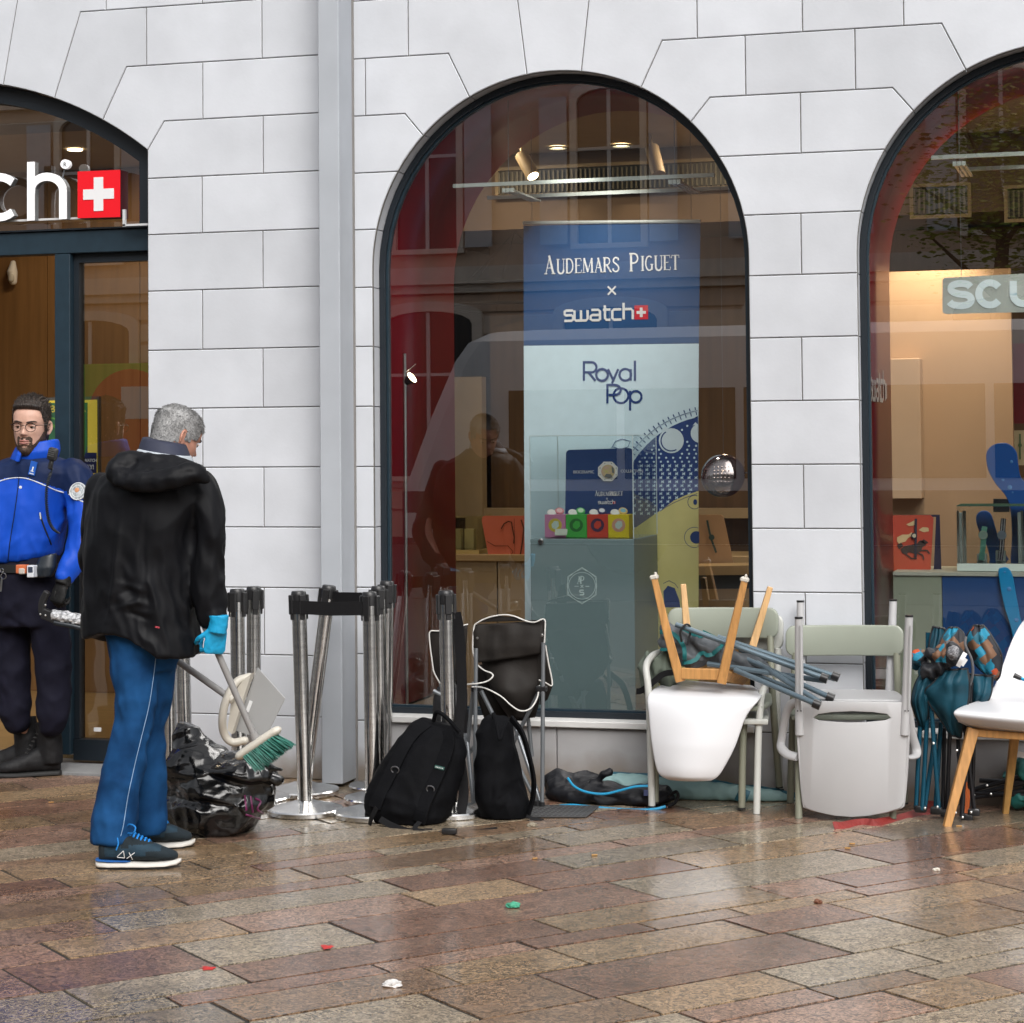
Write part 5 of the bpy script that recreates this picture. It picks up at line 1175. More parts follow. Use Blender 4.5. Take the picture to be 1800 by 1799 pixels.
HW_ = P(112, 1020, YPO-.13); hand(mb, HW_, (-.28, -.25, -1), (-.3, -.9, .1), (-.9, .3, .2), (62, 70, 40), 1.04, .58)
HR_ = P(-26, 1018, YPO-.10); hand(mb, HR_, (.05, -.1, -1), (-.9, -.3, 0), (.2, -.95, 0), (25, 25, 20), .97, .72)
bme = remesh(mb, .0042, 1); body = pol.part('body', bme, SKIN, smooth=True, ang=180); bme.transform(Matrix.Translation(-pol.loc))
def cl(T, name, me, m, parent=None, **k):
    me.transform(Matrix.Translation(-T.loc)); return T.part(name, me, m, parent, smooth=True, ang=180, **k)
# face
def surf(x, z, off):
    t = next((i+(z-HZ[i][0])/(HZ[i+1][0]-HZ[i][0]) for i in range(len(HZ)-1) if HZ[i][0] <= z < HZ[i+1][0]), 8)/(len(HZ)-1)
    a = min((q*.01 for q in range(0, 157)), key=lambda q: abs(head_pt(q, t).x-abs(x))); p = head_pt(a, t, off); return Vector((math.copysign(p.x, x), p.y, p.z))
def eyes(T, S_, th, par):
    for sd in (-1, 1):
        b = bmesh.new(); bmesh.ops.create_uvsphere(b, u_segments=16, v_segments=10, radius=.0118*S_); mb = MB(); mb.bm(b, T @ Matrix.Translation(Vector((sd*.031, -.0728, .1205))*S_)); e = th.part('eye', mb, mat('eye_white', (.62, .58, .55), .2, var=0), par, smooth=True)
        mb = MB(); mb.tube([T @ (Vector((sd*.031-.0015, -.0841, .1198))*S_), T @ (Vector((sd*.031-.0015, -.0850, .1198))*S_)], .0062*S_, 14); th.part('eye', mb, mat('iris_dark', (.035, .02, .012), .15, var=0), par)
        lid = MB(); lid.tube([T @ (Vector((sd*.031+q*.0145, -.0848+.004*q*q, .1252-.0030*q*q))*S_) for q in (-1, -.5, 0, .5, 1)], .0030*S_, 8); th.part('eyelid', lid, SKIN, par, smooth=True)
        br = MB(); br.tube([T @ (surf(sd*(.031+q*.020), .1425+.004*(q+.3)-.006*max(0, q)**2, .0012)*S_) for q in (-1, -.5, 0, .5, 1)], [.0022*S_, .0030*S_, .0030*S_, .0024*S_, .0012*S_], 8); th.part('eyebrow', br, HAIRD, par, smooth=True)
eyes(TH, HS, pol, body)
def wave(a): return .006*noise.noise(Vector((a*6, 0, 3)))
def HL(a, p):
    w_ = abs(((a+pi) % (2*pi))-pi); ks = ((0, .196), (.35, .197), (.6, .201), (.8, .192), (.98, .168), (1.12, .146), (1.22, .105), (1.40, .098), (1.5, .072), (1.9, .055), (3.2, .035))
    for (a0, z0), (a1, z1) in zip(ks[:-1], ks[1:]):
        if a0 <= w_ <= a1: return p.z > z0+(z1-z0)*(w_-a0)/(a1-a0)+wave(a)
    return False
mb = head_shell(TH, lambda a, p: HL(a, p) and not (abs(abs(p.x)-.073) < .012 and .09 < p.z < .142 and -.008 < p.y < .03), lambda a, p: .002+.015*max(0, min(1, (p.z-.170)/.045))**1.3*(1.3 if p.y < .02 else .75)+.004*noise.noise(Vector((a*22, p.z*40, 1))), HS, 150, 140, jit=.003)
pol.part('hair', mb, HAIRD, body, smooth=True, ang=180)
mb = strands(TH, HS, lambda a, p: HL(a, p) and abs(p.x) < .085, 5200, lambda a, p: .008+.012*max(0, min(1, (p.z-.165)/.05)), .0011, lambda a, p: .002+.014*max(0, min(1, (p.z-.170)/.045))**1.3*(1.3 if p.y < .02 else .75), lambda a, p: Vector((p.x*2, .9, .25)) if p.z > .17 else Vector((0, .35, -1)), .35, 4)
ho_ = pol.part('hair', mb, HAIRD, body); ho_['kind'] = 'stuff'
def quiff():
    mb = MB()
    for k in range(60):
        u = -1+2*k/59; x0 = u*.060; z0 = .203-.010*u*u; y0 = -.083+.030*u*u; l_ = .85+.3*rnd.random()
        pts = [Vector((x0, y0, z0)), Vector((x0*1.02+rnd.uniform(-.004, .004), y0-.006, z0+.014)), Vector((x0*.98+rnd.uniform(-.006, .006), y0+.020*l_, z0+.024*l_)), Vector((x0*.9, y0+.060*l_, z0+.025))]
        mb.tube([TH @ (p*HS) for p in bez(pts, 3)], [.0065]*4+[.0062, .006, .005, .004, .003, .002], 6)
    return mb
pol.part('hair', quiff(), HAIRD, body, smooth=True, ang=180)
def bd(a, p):
    w_ = abs(((a+pi) % (2*pi))-pi); z = p.z+.004*noise.noise(p*60)
    if w_ > 1.62 or z < -.012: return False
    top = .040+.075*max(0, min(1, (w_-.55)/.8))**1.3
    if w_ < .62: top = .040
    mus = .0635 < z < .078 and abs(p.x) < .030
    gap = abs(p.x) < .021 and .040 < z < .0635
    side = .022 < abs(p.x) < .034 and z < .074
    return (z < top and not gap) or mus or side
mb = head_shell(TH, bd, lambda a, p: .0008+.0025*max(0, min(1, (.03-p.z)/.03))+.0008*noise.noise(p*200), HS, 170, 150, jit=.0012); pol.part('beard', mb, BEARD, body, smooth=True, ang=180)
mb = strands(TH, HS, bd, 5200, lambda a, p: .0045+.004*max(0, min(1, (.03-p.z)/.03)), .0008, lambda a, p: .0018+.003*max(0, min(1, (.03-p.z)/.03)), lambda a, p: Vector((0, -.1, -1)), .45, 8); ho_ = pol.part('beard', mb, BEARD, body); ho_['kind'] = 'stuff'
mb = MB()
for z_, r_ in ((.0592, .0036), (.0485, .0046)): mb.tube([TH @ (Vector((x_, -.1005+2.6*x_*x_*6, z_+(.0016-abs(x_)*.10 if z_ > .055 else abs(x_)*.12)))*HS) for x_ in (-.021, -.014, -.006, 0, .006, .014, .021)], [r_*.4, r_*.8, r_, r_*.95, r_, r_*.8, r_*.4], 8)
pol.part('lips', mb, mat('lips', (.36, .145, .12), .45, var=.05), body, smooth=True)
gl = MB()
for sd in (-1, 1):
    gl.tube([TH @ (Vector((sd*.0325+.0225*cos(q)*(1.0), -.1065+.30*(sd*.0325+.0225*cos(q))**2*6, .1195+.0195*sin(q)*(1.0 if sin(q) < 0 else .92)))*HS) for q in [2*pi*k/28 for k in range(28)]], [.0015*HS+.0014*HS*max(0, sin(2*pi*k/28)) for k in range(28)], 6, closed=True)
    gl.tube([TH @ (Vector(v)*HS) for v in ((sd*.055, -.1008, .128), (sd*.070, -.080, .129), (sd*.079, -.02, .128), (sd*.080, .008, .126))], .0017*HS, 6)
gl.tube([TH @ (Vector(v)*HS) for v in ((-.0105, -.1062, .124), (0, -.1085, .1265), (.0105, -.1062, .124))], .0018*HS, 6)
pol.part('glasses', gl, mat('glasses_brown', (.030, .014, .010), .25, var=.1), smooth=True)
# jacket
JB = mat('jacket_bright_blue', (.006, .066, .47), .5, var=.05, scale=9, bump=.04, bscale=240, spec=.25); JN = mat('jacket_navy', (.006, .016, .060), .6, var=.1, scale=9, bump=.04, bscale=240, spec=.2)
mb = MB()
mb.loft([pring(18, 806, 98, 803, .17, YPO), pring(-12, 816, 128, 814, .22, YPO), pring(-32, 832, 148, 832, .25, YPO), pring(-34, 868, 122, 868, .29, YPO), pring(-31, 915, 112, 915, .31, YPO), pring(-27, 955, 106, 952, .325, YPO), pring(-22, 978, 102, 970, .32, YPO), pring(-14, 992, 97, 980, .28, YPO)])
ptube(mb, [(128, 838, 30, YPO), (144, 884, 27.5, YPO-.01), (147, 932, 25.5, YPO-.03), (136, 972, 22, YPO-.06), (122, 998, 19, YPO-.10), (115, 1012, 15, YPO-.12)])
ptube(mb, [(-20, 838, 30, YPO), (-40, 884, 27, YPO), (-44, 930, 25, YPO-.02), (-40, 975, 22, YPO-.05), (-30, 1003, 18, YPO-.08)])
Yf = YPO-.16
FO = [([P(126, 880, Yf+.06), P(118, 930, Yf+.04), P(108, 970, Yf+.05)], -.012, .014), ([P(160, 930, Yf), P(140, 965, Yf), P(112, 990, Yf)], .008, .010), ([P(158, 910, Yf), P(136, 925, Yf)], -.006, .010), ([P(165, 955, Yf), P(130, 985, Yf)], -.006, .009),
      ([P(33, 845, Yf), P(24, 920, Yf), P(14, 985, Yf)], -.006, .007), ([P(95, 900, Yf), P(70, 950, Yf), P(40, 978, Yf)], .006, .014), ([P(100, 940, Yf), P(60, 985, Yf)], -.005, .010), ([P(5, 905, Yf), P(-8, 960, Yf)], .006, .014), ([P(108, 820, Yf+.05), P(116, 860, Yf+.05)], -.008, .012), ([P(84, 855, Yf), P(92, 880, Yf)], -.004, .008)]
FO = [(a, b*1.5, c*.85) for a, b, c in FO]
me = remesh(mb, .0075, 2, FO, wob=.004, wobs=(9, 9, 4), seed=2, ridge=.010, rs=(8, 8, 6), fine=.006)
def yoke(p):
    q = Vector(p); u = (q-CPOS).dot(CR); 
    c = (q-CPOS).dot(CF); pu = 900+FPX*u/c; pv = 899.5+PPY-FPX*(q-CPOS).dot(CU)/c
    if pu > 118: return pv < 868+(pu-118)*.42
    if pu < -15: return pv < 868-(pu+15)*.42
    return pv < 841+abs(pu-34)*.0-((pu-34) > 0)*0+max(0, pu-50)*.34+max(0, 10-pu)*.25
paint(me, [JB, JN], yoke); jk = cl(pol, 'jacket', me, None)
mb = MB(); pth = [(-10, 850), (10, 843), (33, 840), (52, 843), (75, 852), (98, 862), (112, 866)]
def front(u, v, y0=None):
    """point of the jacket front under a photo position, found by a ray"""
    dg = bpy.context.evaluated_depsgraph_get(); d = _ray(u, v).normalized(); o = CPOS-pol.loc
    hit, loc, nr, i = jk.ray_cast(o, d); return (loc+pol.loc, nr) if hit else (P(u, v, Yf), Vector((0, -1, 0)))
bpy.context.view_layer.update()
def on(pts, lift): return [front(*p)[0]+front(*p)[1]*lift for p in pts]
def dense(pts, n=5): return [(p.x, p.y) for p in bez([Vector((a, b, 0)) for a, b in pts], n)]
WPIP = mat('white_piping', (.66, .68, .70), .5, var=0)
mb.tube(on(dense(pth), .001), .0028, 6); mb.tube(on(dense([(121, 869), (135, 877), (150, 884), (166, 888)], 4), .001), .0030, 6); pol.part('piping', mb, WPIP, jk, smooth=True)
mb = MB(); mb.tube(on(dense([(34, 818), (33, 845), (26, 900), (18, 950), (14, 986)], 6), .0006), .0030, 6); pol.part('zip', mb, JN, jk, smooth=True)
mb = MB(); mb.tube(on(dense([(70, 902), (77, 925), (90, 957)], 5), .0005), .0045, 6); mb.tube(on([(70, 902), (71, 912)], .003), .004, 6); pol.part('pocket_zip', mb, FRAME_BLK, jk, smooth=True)
mb = MB(); mb.tube(on([(70, 901), (71, 913)], .0055), .0035, 6); pol.part('zip_pull', mb, WPIP, jk)
c_, n_ = front(137, 864); Mz = n_.to_track_quat('Z', 'Y').to_matrix(); ptc = MB(); ptc.lathe([(0, .004), (.040, .003), (.043, 0), (.043, -.006)], c_, 28, Mz); pb_ = pol.part('sleeve_badge', ptc, mat('badge_grey', (.33, .36, .38), .6, var=.5, scale=90), jk)
ptc = MB(); ptc.tube([c_+Mz@Vector((.041*cos(2*pi*k/30), .041*sin(2*pi*k/30), .003)) for k in range(30)], .0022, 6, closed=True); ptc.tube([c_+Mz@Vector((.029*cos(2*pi*k/30), .029*sin(2*pi*k/30), .0035)) for k in range(30)], .0014, 6, closed=True); pol.part('badge_ring', ptc, WPIP, pb_)
ptc = MB(); ptc.lathe([(0, .0062), (.011, .005), (.012, .003)], c_+Vector((-.004, 0, .006)), 10, Mz); pol.part('badge_emblem', ptc, flat('badge_orange', (.55, .25, .12)), pb_)
ptc = MB(); ptc.lathe([(0, .006), (.010, .005), (.011, .003)], c_+Vector((.008, 0, -.008)), 8, Mz); pol.part('badge_emblem', ptc, flat('badge_pale', (.5, .52, .54)), pb_)
c_, n_ = front(59, 825); Mz = Matrix.Rotation(radians(14), 3, 'Y'); mb = MB(); mb.box(c_+Vector((0, -.006, .004)), (.034, .006, .066), Mz); nt_ = pol.part('name_tab', mb, flat('tab_blue', (.012, .10, .46)), jk)
mb = MB(); o_ = c_+Vector((0, -.0102, 0)); mb.strap([o_+Mz@Vector((-.008, 0, -.010)), o_+Mz@Vector((.008, 0, -.010))], .004, .001); mb.strap([o_+Mz@Vector((0, -.0006, -.010)), o_+Mz@Vector((.002, -.0006, .012))], .007, .001); mb.strap([o_+Mz@Vector((-.012, 0, -.022)), o_+Mz@Vector((.012, 0, -.022))], .004, .001); pol.part('tab_mark', mb, WHITEP, nt_)
c_, n_ = front(36, 857); mb = MB(); mb.lathe([(0, .003), (.007, .002), (.008, 0)], c_, 12, Matrix.Rotation(pi/2, 3, 'X')); pol.part('press_stud', mb, WPIP, jk)
# collar
mb = MB(); YC_ = YPO-.01
mb.loft([pring(20, 814, 98, 808, .175, YC_), pring(26, 800, 102, 792, .185, YC_), pring(33, 786, 100, 772, .175, YC_+.012)], cap=True)
me = remesh(mb, .006, 3, [([P(98, 775, YC_-.1), P(85, 795, YC_-.1), P(60, 806, YC_-.1)], .007, .010), ([P(100, 785, YC_-.1), P(80, 808, YC_-.1)], -.006, .008), ([P(40, 800, YC_-.1), P(36, 815, YC_-.1)], -.006, .008)], wob=.006, seed=5, ridge=.005); cl(pol, 'collar', me, JB)
mb = MB(); mb.strap([P(37, 787, YC_-.08), P(34, 800, YC_-.105), P(30, 812, YC_-.11)], .022, .014); pol.part('collar_flap', mb, JB, bevel=.004)
# radio microphone and coiled lead
mb = MB(); c_, n_ = front(97, 800); mic = c_+Vector((0, -.024, .004)); Mm = Matrix.Rotation(radians(14), 3, 'Y')
mb.box(mic, (.050, .030, .062), Mm, ch=.012, seg=2); mb.box(mic+Mm@Vector((0, .004, -.050)), (.022, .020, .050), Mm, ch=.006); rm = pol.part('radio_microphone', mb, mat('black_plastic', (.020, .020, .021), .42, var=.1), smooth=True)
mb = MB()
for k in range(4): mb.box(mic+Mm@Vector((0, -.016, .018-.009*k)), (.034, .003, .003), Mm)
pol.part('speaker_slot', mb, mat('slot_grey', (.09, .09, .09), .5, var=0), rm)
path = bez([mic+Vector((-.004, .006, -.07)), P(88, 835, Yf-.02), P(82, 860, Yf-.02), P(82, 890, Yf-.02), P(86, 915, Yf-.02), P(94, 930, Yf-.01), P(104, 938, Yf+.02)], 40); mb = MB()
co_ = []
for k, p in enumerate(path):
    r_ = .0072 if k > 30 else .002; co_.append(p+Vector((cos(k*1.25)*r_, sin(k*1.25)*r_, 0)))
mb.tube(co_, .0026, 6); pol.part('coiled_lead', mb, FRAME_BLK, rm, smooth=True)
# trousers, belt
NAV = mat('trousers_navy', (.008, .008, .017), .8, spec=.15, var=.2, scale=9, bump=.06, bscale=200)
mb = MB(); mb.loft([pring(-8, 975, 98, 975, .26, YPO), pring(-14, 1010, 104, 1010, .29, YPO), pring(-16, 1060, 108, 1060, .30, YPO), pring(-8, 1100, 112, 1100, .26, YPO)])
ptube(mb, [(80, 1060, 33), (88, 1110, 32), (93, 1160, 29), (94, 1210, 27), (93, 1255, 27), (92, 1274, 22)], YPO); ptube(mb, [(22, 1060, 33), (20, 1110, 33), (20, 1160, 31), (22, 1205, 28), (26, 1248, 27), (30, 1266, 22)], YPO+.03)
Yl_ = YPO-.14
FO = [([P(70, 1205, Yl_), P(118, 1225, Yl_)], .010, .012), ([P(66, 1235, Yl_), P(118, 1248, Yl_)], .012, .012), ([P(68, 1222, Yl_), P(120, 1238, Yl_)], -.010, .010), ([P(64, 1258, Yl_), P(116, 1266, Yl_)], .012, .010), ([P(5, 1225, Yl_), P(52, 1212, Yl_)], .010, .012), ([P(0, 1250, Yl_), P(54, 1240, Yl_)], .011, .012), ([P(58, 1095, Yl_), P(60, 1140, Yl_)], -.012, .012), ([P(100, 1080, Yl_), P(64, 1115, Yl_)], -.008, .012), ([P(10, 1085, Yl_), P(50, 1112, Yl_)], -.008, .012), ([P(80, 1130, Yl_), P(78, 1200, Yl_)], .008, .014), ([P(118, 1150, Yl_), P(84, 1172, Yl_)], -.007, .012), ([P(5, 1160, Yl_), P(40, 1185, Yl_)], -.007, .012)]
me = remesh(mb, .0085, 4, FO, wob=.004, wobs=(9, 9, 7), seed=7, ridge=.009, rs=(9, 9, 8), fine=.005); tr_ = cl(pol, 'trousers', me, NAV)
mb = MB(); A_ = pring(-16, 990, 102, 990, .315, YPO, n=36); B_ = pring(-16, 1004, 103, 1004, .315, YPO, n=36); mb.loft([A_, B_]); bt_ = pol.part('belt', mb, mat('belt_black', (.010, .010, .010), .5), tr_, smooth=True)
def bb(u0, u1, v0, v1, d, m, nm, par=None, ch=.004, Yb_=Yf-.02):
    a, b = P(u0, v1, Yb_), P(u1, v0, Yb_); mb = MB(); mb.box(((a.x+b.x)/2, Yb_, (a.z+b.z)/2), (b.x-a.x, d, b.z-a.z), None, ch, 2); return pol.part(nm, mb, m, par or bt_)
bb(31, 48, 993, 1008, .04, flat('clip_orange', (.55, .14, .05)), 'belt_clip'); bb(37, 47, 999, 1009, .05, flat('clip_pale', (.5, .45, .4)), 'belt_clip'); bb(51, 63, 994, 1015, .045, flat('white_case', (.60, .62, .66)), 'belt_case'); bb(53, 62, 996, 1007, .048, flat('case_dark', (.03, .04, .07)), 'belt_case')
mb = MB(); mb.loft([pring(64, 1016, 92, 1014, .07, Yf+.03), pring(62, 1000, 98, 998, .09, Yf+.03), pring(70, 980, 99, 972, .07, Yf+.04)]); pol.part('belt_pouch', remesh(mb, .006, 2, wob=.006, seed=3), FRAME_BLK, bt_, smooth=True, ang=180).data.transform(Matrix.Translation(-pol.loc))
mb = MB()
for c0, r0 in ((P(6, 1013, Yf-.02), .014), (P(3, 1003, Yf-.02), .009)): mb.tube([c0+Vector((r0*cos(2*pi*k/18), 0, r0*sin(2*pi*k/18))) for k in range(18)], .002, 6, closed=True)
mb.tube([P(3, 1018, Yf-.02), P(1, 1040, Yf-.02)], .005, 6); pol.part('key_ring', mb, CHR, bt_)
# boots
BOOT = mat('boot_black', (.009, .009, .010), .6, spec=.25, var=.3, scale=30, bump=.12, bscale=120); SOLE = mat('boot_sole', (.012, .012, .012), .7, var=.1)
for hl, te, sh, nm in ((P(107, 1352, YPO+.07), G(24, 1366), [(84, 1272), (82, 1300), (84, 1328), (86, 1342)], 'r'), (P(66, 1345, YPO+.12), G(-16, 1357), [(42, 1265), (42, 1295), (44, 1320), (46, 1335)], 'l')):
    hl = Vector((hl.x, hl.y, 0)); te = Vector((te.x, te.y, 0)); te = hl+(te-hl).normalized()*.305
    mb = MB(); foot(mb, hl, te, [(0, .020, .08, .02), (.03, .034, .11, .018), (.2, .041, .12, .018), (.36, .043, .118, .018), (.5, .045, .098, .018), (.68, .050, .075, .018), (.85, .046, .062, .018), (.96, .030, .046, .02), (1.0, .012, .03, .024)])
    ank = hl+(te-hl)*.17; top = P(sh[0][0], sh[0][1], ank.y); mb.tube(bez([Vector((ank.x, ank.y, .06)), Vector((ank.x, ank.y, .13)), top+Vector((0, 0, .01))], 4), [(.062, .056)]*9, 18)
    me = remesh(mb, .005, 3, wob=.003, wobs=(20, 20, 20), seed=4); bo = cl(pol, 'boot', me, BOOT)
    mb = MB(); foot(mb, hl-(te-hl)*.01, te+(te-hl)*.012, [(0, .024, .022, 0), (.04, .040, .026, 0), (.25, .045, .026, 0), (.42, .043, .024, .0), (.68, .054, .024, 0), (.86, .050, .024, .001), (.97, .032, .022, .003), (1.0, .014, .018, .005)], e=3.5); pol.part('boot_sole', mb, SOLE, bo)
    if nm == 'l': continue
    mb = MB(); dd = (te-hl).normalized(); sd_ = Vector((-dd.y, dd.x, 0))
    for k in range(6):
        c0 = hl+dd*(.168-.010*k)+Vector((0, 0, .112+.018*k)); mb.tube([c0-sd_*.024-dd*.012, c0, c0+sd_*.024-dd*.012], .0032, 6)
    pol.part('boot_lace', mb, mat('lace_black', (.025, .025, .025), .6, var=0), bo, smooth=True)
GLV = mat('black_glove', (.008, .008, .008), .55, spec=.25, var=.2, bump=.12, bscale=120)
mb = MB(); hand(mb, HW_, (-.28, -.25, -1), (-.3, -.9, .1), (-.9, .3, .2), (62, 70, 40), 1.06, .98); mb.tube([HW_+Vector((.01, .01, .03)), HW_+Vector((-.004, -.006, -.02))], [.036, .038], 14); g_ = cl(pol, 'glove', remesh(mb, .0042, 2, wob=.0015, wobs=(40, 40, 40)), GLV)
mb = MB()
for k in range(4): q = HW_+Vector((-.028+.016*k, -.028, -.055-.004*k)); mb.tube([q, q+Vector((-.006, -.004, -.030))], .0055, 8, roundcap=True)
pol.part('knuckle_pad', mb, GLV, g_, smooth=True)
mb = MB(); hand(mb, HR_, (.05, -.1, -1), (-.9, -.3, 0), (.2, -.95, 0), (25, 25, 20), 1.04, 1.12); cl(pol, 'glove', remesh(mb, .005, 2), GLV)
# the tool he carries: pistol grip with a clear wrapped barrel
YT_ = YPO-.22
tool = Thing('hand_tool', P(80, 1090, YT_), 'black hand tool with a clear plastic wrapped barrel held by the policeman', 'tool')
mb = MB(); mb.strap(bez([P(84, 1040, YT_), P(76, 1055, YT_), P(74, 1072, YT_), P(78, 1082, YT_)], 4), .030, .03); mb.strap([P(76, 1078, YT_), P(96, 1086, YT_), P(110, 1092, YT_)], .050, .032); tool.part('grip', mb, mat('tool_black', (.015, .015, .016), .4), bevel=.005)
mb = MB(); mb.tube([P(92, 1081, YT_), P(128, 1087, YT_+.01), P(166, 1097, YT_+.04)], .028, 14); br_ = tool.part('barrel', remesh(mb, .004, 1, wob=.004, wobs=(40, 40, 40), ridge=.004, rs=(45, 45, 45)), mat('crinkled_film', (.30, .31, .33), .18, var=.7, scale=60, col2=(.75, .76, .78), bump=.8, bscale=90), smooth=True); br_.data.transform(Matrix.Translation(-tool.loc))
mb = MB(); mb.tube([P(96, 1095, YT_-.01), P(130, 1101, YT_), P(164, 1110, YT_+.03)], .013, 10); tool.part('lower_rod', mb, FRAME_BLK, smooth=True)
mb = MB()
for u, v in ((80, 1064), (80, 1082), (71, 1080)): mb.lathe([(0, .004), (.005, .002), (.005, 0)], P(u, v, YT_-.018), 8, Matrix.Rotation(pi/2, 3, 'X'))
tool.part('rivet', mb, CHR)
# ------------------------------------------------------------------ the man sweeping up
YM = -2.0
man = Thing('person', G(235, 1505), 'grey haired man seen from behind in a black hooded jacket and blue jeans, sweeping', 'person')
HC2 = P(289, 817, YM+.04)
TH2 = TM(HC2, (146, 'Z'), (26, 'X')); HS2 = .99
mb = MB(); head_mb(mb, TH2, HS2)
mb.tube([P(278, 832, YM-.02), P(284, 808, YM+.01), P(290, 785, YM+.03)], [.068, .062, .058], 18)
mb.loft([pring(215, 835, 330, 835, .20, YM), pring(180, 870, 335, 870, .22, YM), pring(175, 950, 325, 955, .21, YM), pring(175, 1050, 315, 1055, .22, YM), pring(190, 1110, 312, 1115, .22, YM)])
ARMR2 = [(346, 868, 17, YM), (366, 915, 13, YM+.0), (368, 965, 12, YM+.0), (366, 1015, 11, YM-.0), (370, 1055, 11, YM), (381, 1092, 10.5, YM-.02)]
ptube(mb, ARMR2)
ptube(mb, [(180, 865, 20, YM), (165, 915, 17, YM+.02), (160, 960, 15, YM+.05), (185, 1005, 13, YM+.14), (230, 1060, 12, YM+.22), (265, 1095, 11, YM+.26)])
ptube(mb, [(236, 1110, 34, YM), (236, 1200, 23, YM-.03), (226, 1300, 17, YM-.06), (205, 1400, 14, YM-.10), (200, 1470, 10, YM-.12)]); ptube(mb, [(272, 1110, 30, YM+.03), (268, 1200, 21, YM+.05), (257, 1300, 16, YM+.08), (260, 1400, 13, YM+.10), (262, 1445, 10, YM+.12)])
HRW = P(384, 1098, YM-.03); HD = (P(376, 1140, YM-.03)-HRW).normalized()
hand(mb, HRW, HD+Vector((0, .05, 0)), (.72, -.68, .1), (-.60, -.70, .2), (70, 82, 48), 1.03, .42, spread=.05)
HLW = P(268, 1100, YM+.27); hand(mb, HLW, (.6, .3, -.75), (-.3, .9, .2), (.5, 0, .85), (70, 80, 50), 1.0, .85)
bme = remesh(mb, .0045, 1); mbody = man.part('body', bme, SKIN2, smooth=True, ang=180); bme.transform(Matrix.Translation(-man.loc))
def HG(a, p):
    w_ = abs(((a+pi) % (2*pi))-pi); z = p.z+.004*noise.noise(p*50)
    lim = .196 if w_ < .6 else (.165 if w_ < 1.0 else (.125 if w_ < 1.35 else (.105 if w_ < 1.62 else (.142 if w_ < 1.78 else (.085 if w_ < 1.95 else .040)))))
    return z > lim
mb = head_shell(TH2, HG, lambda a, p: .002+.004*max(0, min(1, (p.z-.06)/.1))+.0008*noise.noise(Vector((a*25, p.z*40, 1))), HS2, 160, 140, jit=.0016); man.part('hair', mb, HAIRG, mbody, smooth=True, ang=180)
mb = strands(TH2, HS2, HG, 9000, lambda a, p: .008+.004*max(0, min(1, (p.z-.15)/.06)), .0010, lambda a, p: .002+.0035*max(0, min(1, (p.z-.06)/.1)), lambda a, p: Vector((0, -.8, .1)) if p.z > .19 else Vector((0, .25, -1)), .30, 6); ho_ = man.part('hair', mb, HAIRG, mbody); ho_['kind'] = 'stuff'
eyes(TH2, HS2, man, mbody)
BLKJ = mat('jacket_black', (.0050, .0053, .0068), .55, spec=.16, var=.25, scale=5, bump=.06, bscale=260)
mb = MB()
mb.loft([pring(240, 806, 328, 806, .17, YM), pring(212, 820, 350, 824, .24, YM), pring(186, 838, 366, 842, .27, YM), pring(168, 866, 362, 872, .31, YM), pring(158, 915, 350, 925, .32, YM), pring(157, 965, 343, 975, .33, YM), pring(156, 1020, 338, 1040, .335, YM), pring(155, 1065, 340, 1092, .34, YM), pring(153, 1098, 344, 1128, .35, YM), pring(153, 1122, 347, 1156, .35, YM)])
ptube(mb, [(350, 858, 30, YM), (366, 885, 30.5, YM), (372, 925, 30, YM), (368, 965, 29, YM), (366, 1005, 28.5, YM), (367, 1045, 27, YM), (370, 1072, 24, YM), (374, 1086, 21, YM-.01)])
ptube(mb, [(180, 862, 28, YM), (170, 905, 27, YM+.02), (164, 950, 24, YM+.04), (163, 985, 22, YM+.08), (175, 1010, 20, YM+.15), (215, 1060, 19, YM+.21), (255, 1092, 17, YM+.25)])
def hem(co):
    # the back hem hangs higher in the middle than at the corners
    u = []
    for p in co:
        q = Vector(p)
        if q.y < YM+.02:
            t = (P(153, 1122, YM).x, P(347, 1156, YM).x); s = (q.x-t[0])/(t[1]-t[0])
            if 0 < s < 1:
                k = max(0, min(1, (1.02-q.z)/.2)); q.z += k*(.058*sin(pi*min(1, s*1.25))**1.5 if s < .8 else 0)
        u.append(q)
    return np.array([tuple(q) for q in u])
B_ = YM-.165
def pf(*l): return [P(u, v, B_+dy) for u, v, dy in l]
FO = [(pf((345, 880, .08), (328, 930, .03), (326, 1000, .04), (335, 1080, .05)), -.020, .014), (pf((190, 900, .05), (168, 960, .08), (165, 1030, .1)), -.010, .014), (pf((215, 905, .02), (205, 1000, .0), (190, 1110, 0)), .008, .016), (pf((255, 890, 0), (250, 980, 0), (262, 1100, -.0)), -.007, .014), (pf((310, 900, .02), (300, 1000, 0), (315, 1130, 0)), .009, .016),
      (pf((300, 1075, 0), (240, 1060, 0), (180, 1095, .02)), .007, .014), (pf((330, 1120, .02), (280, 1095, 0), (225, 1085, 0)), -.008, .012), (pf((345, 1135, .02), (300, 1105, 0), (260, 1100, 0)), .008, .010), (pf((210, 1025, 0), (270, 1045, 0)), .006, .012), (pf((185, 1060, .02), (230, 1035, 0)), -.006, .012),
      (pf((350, 985, .05), (394, 968, .08)), -.010, .010), (pf((345, 1002, .05), (393, 990, .08)), .009, .010), (pf((350, 1015, .05), (392, 1010, .08)), -.008, .009), (pf((345, 945, .04), (388, 925, .06)), -.008, .012), (pf((350, 1050, .05), (392, 1040, .08)), .007, .010), (pf((352, 1068, .06), (392, 1062, .08)), -.007, .008), (pf((335, 890, .04), (370, 930, .04), (392, 950, .08)), .009, .012)]
FO = [(a, b*1.8, c*.8) for a, b, c in FO]
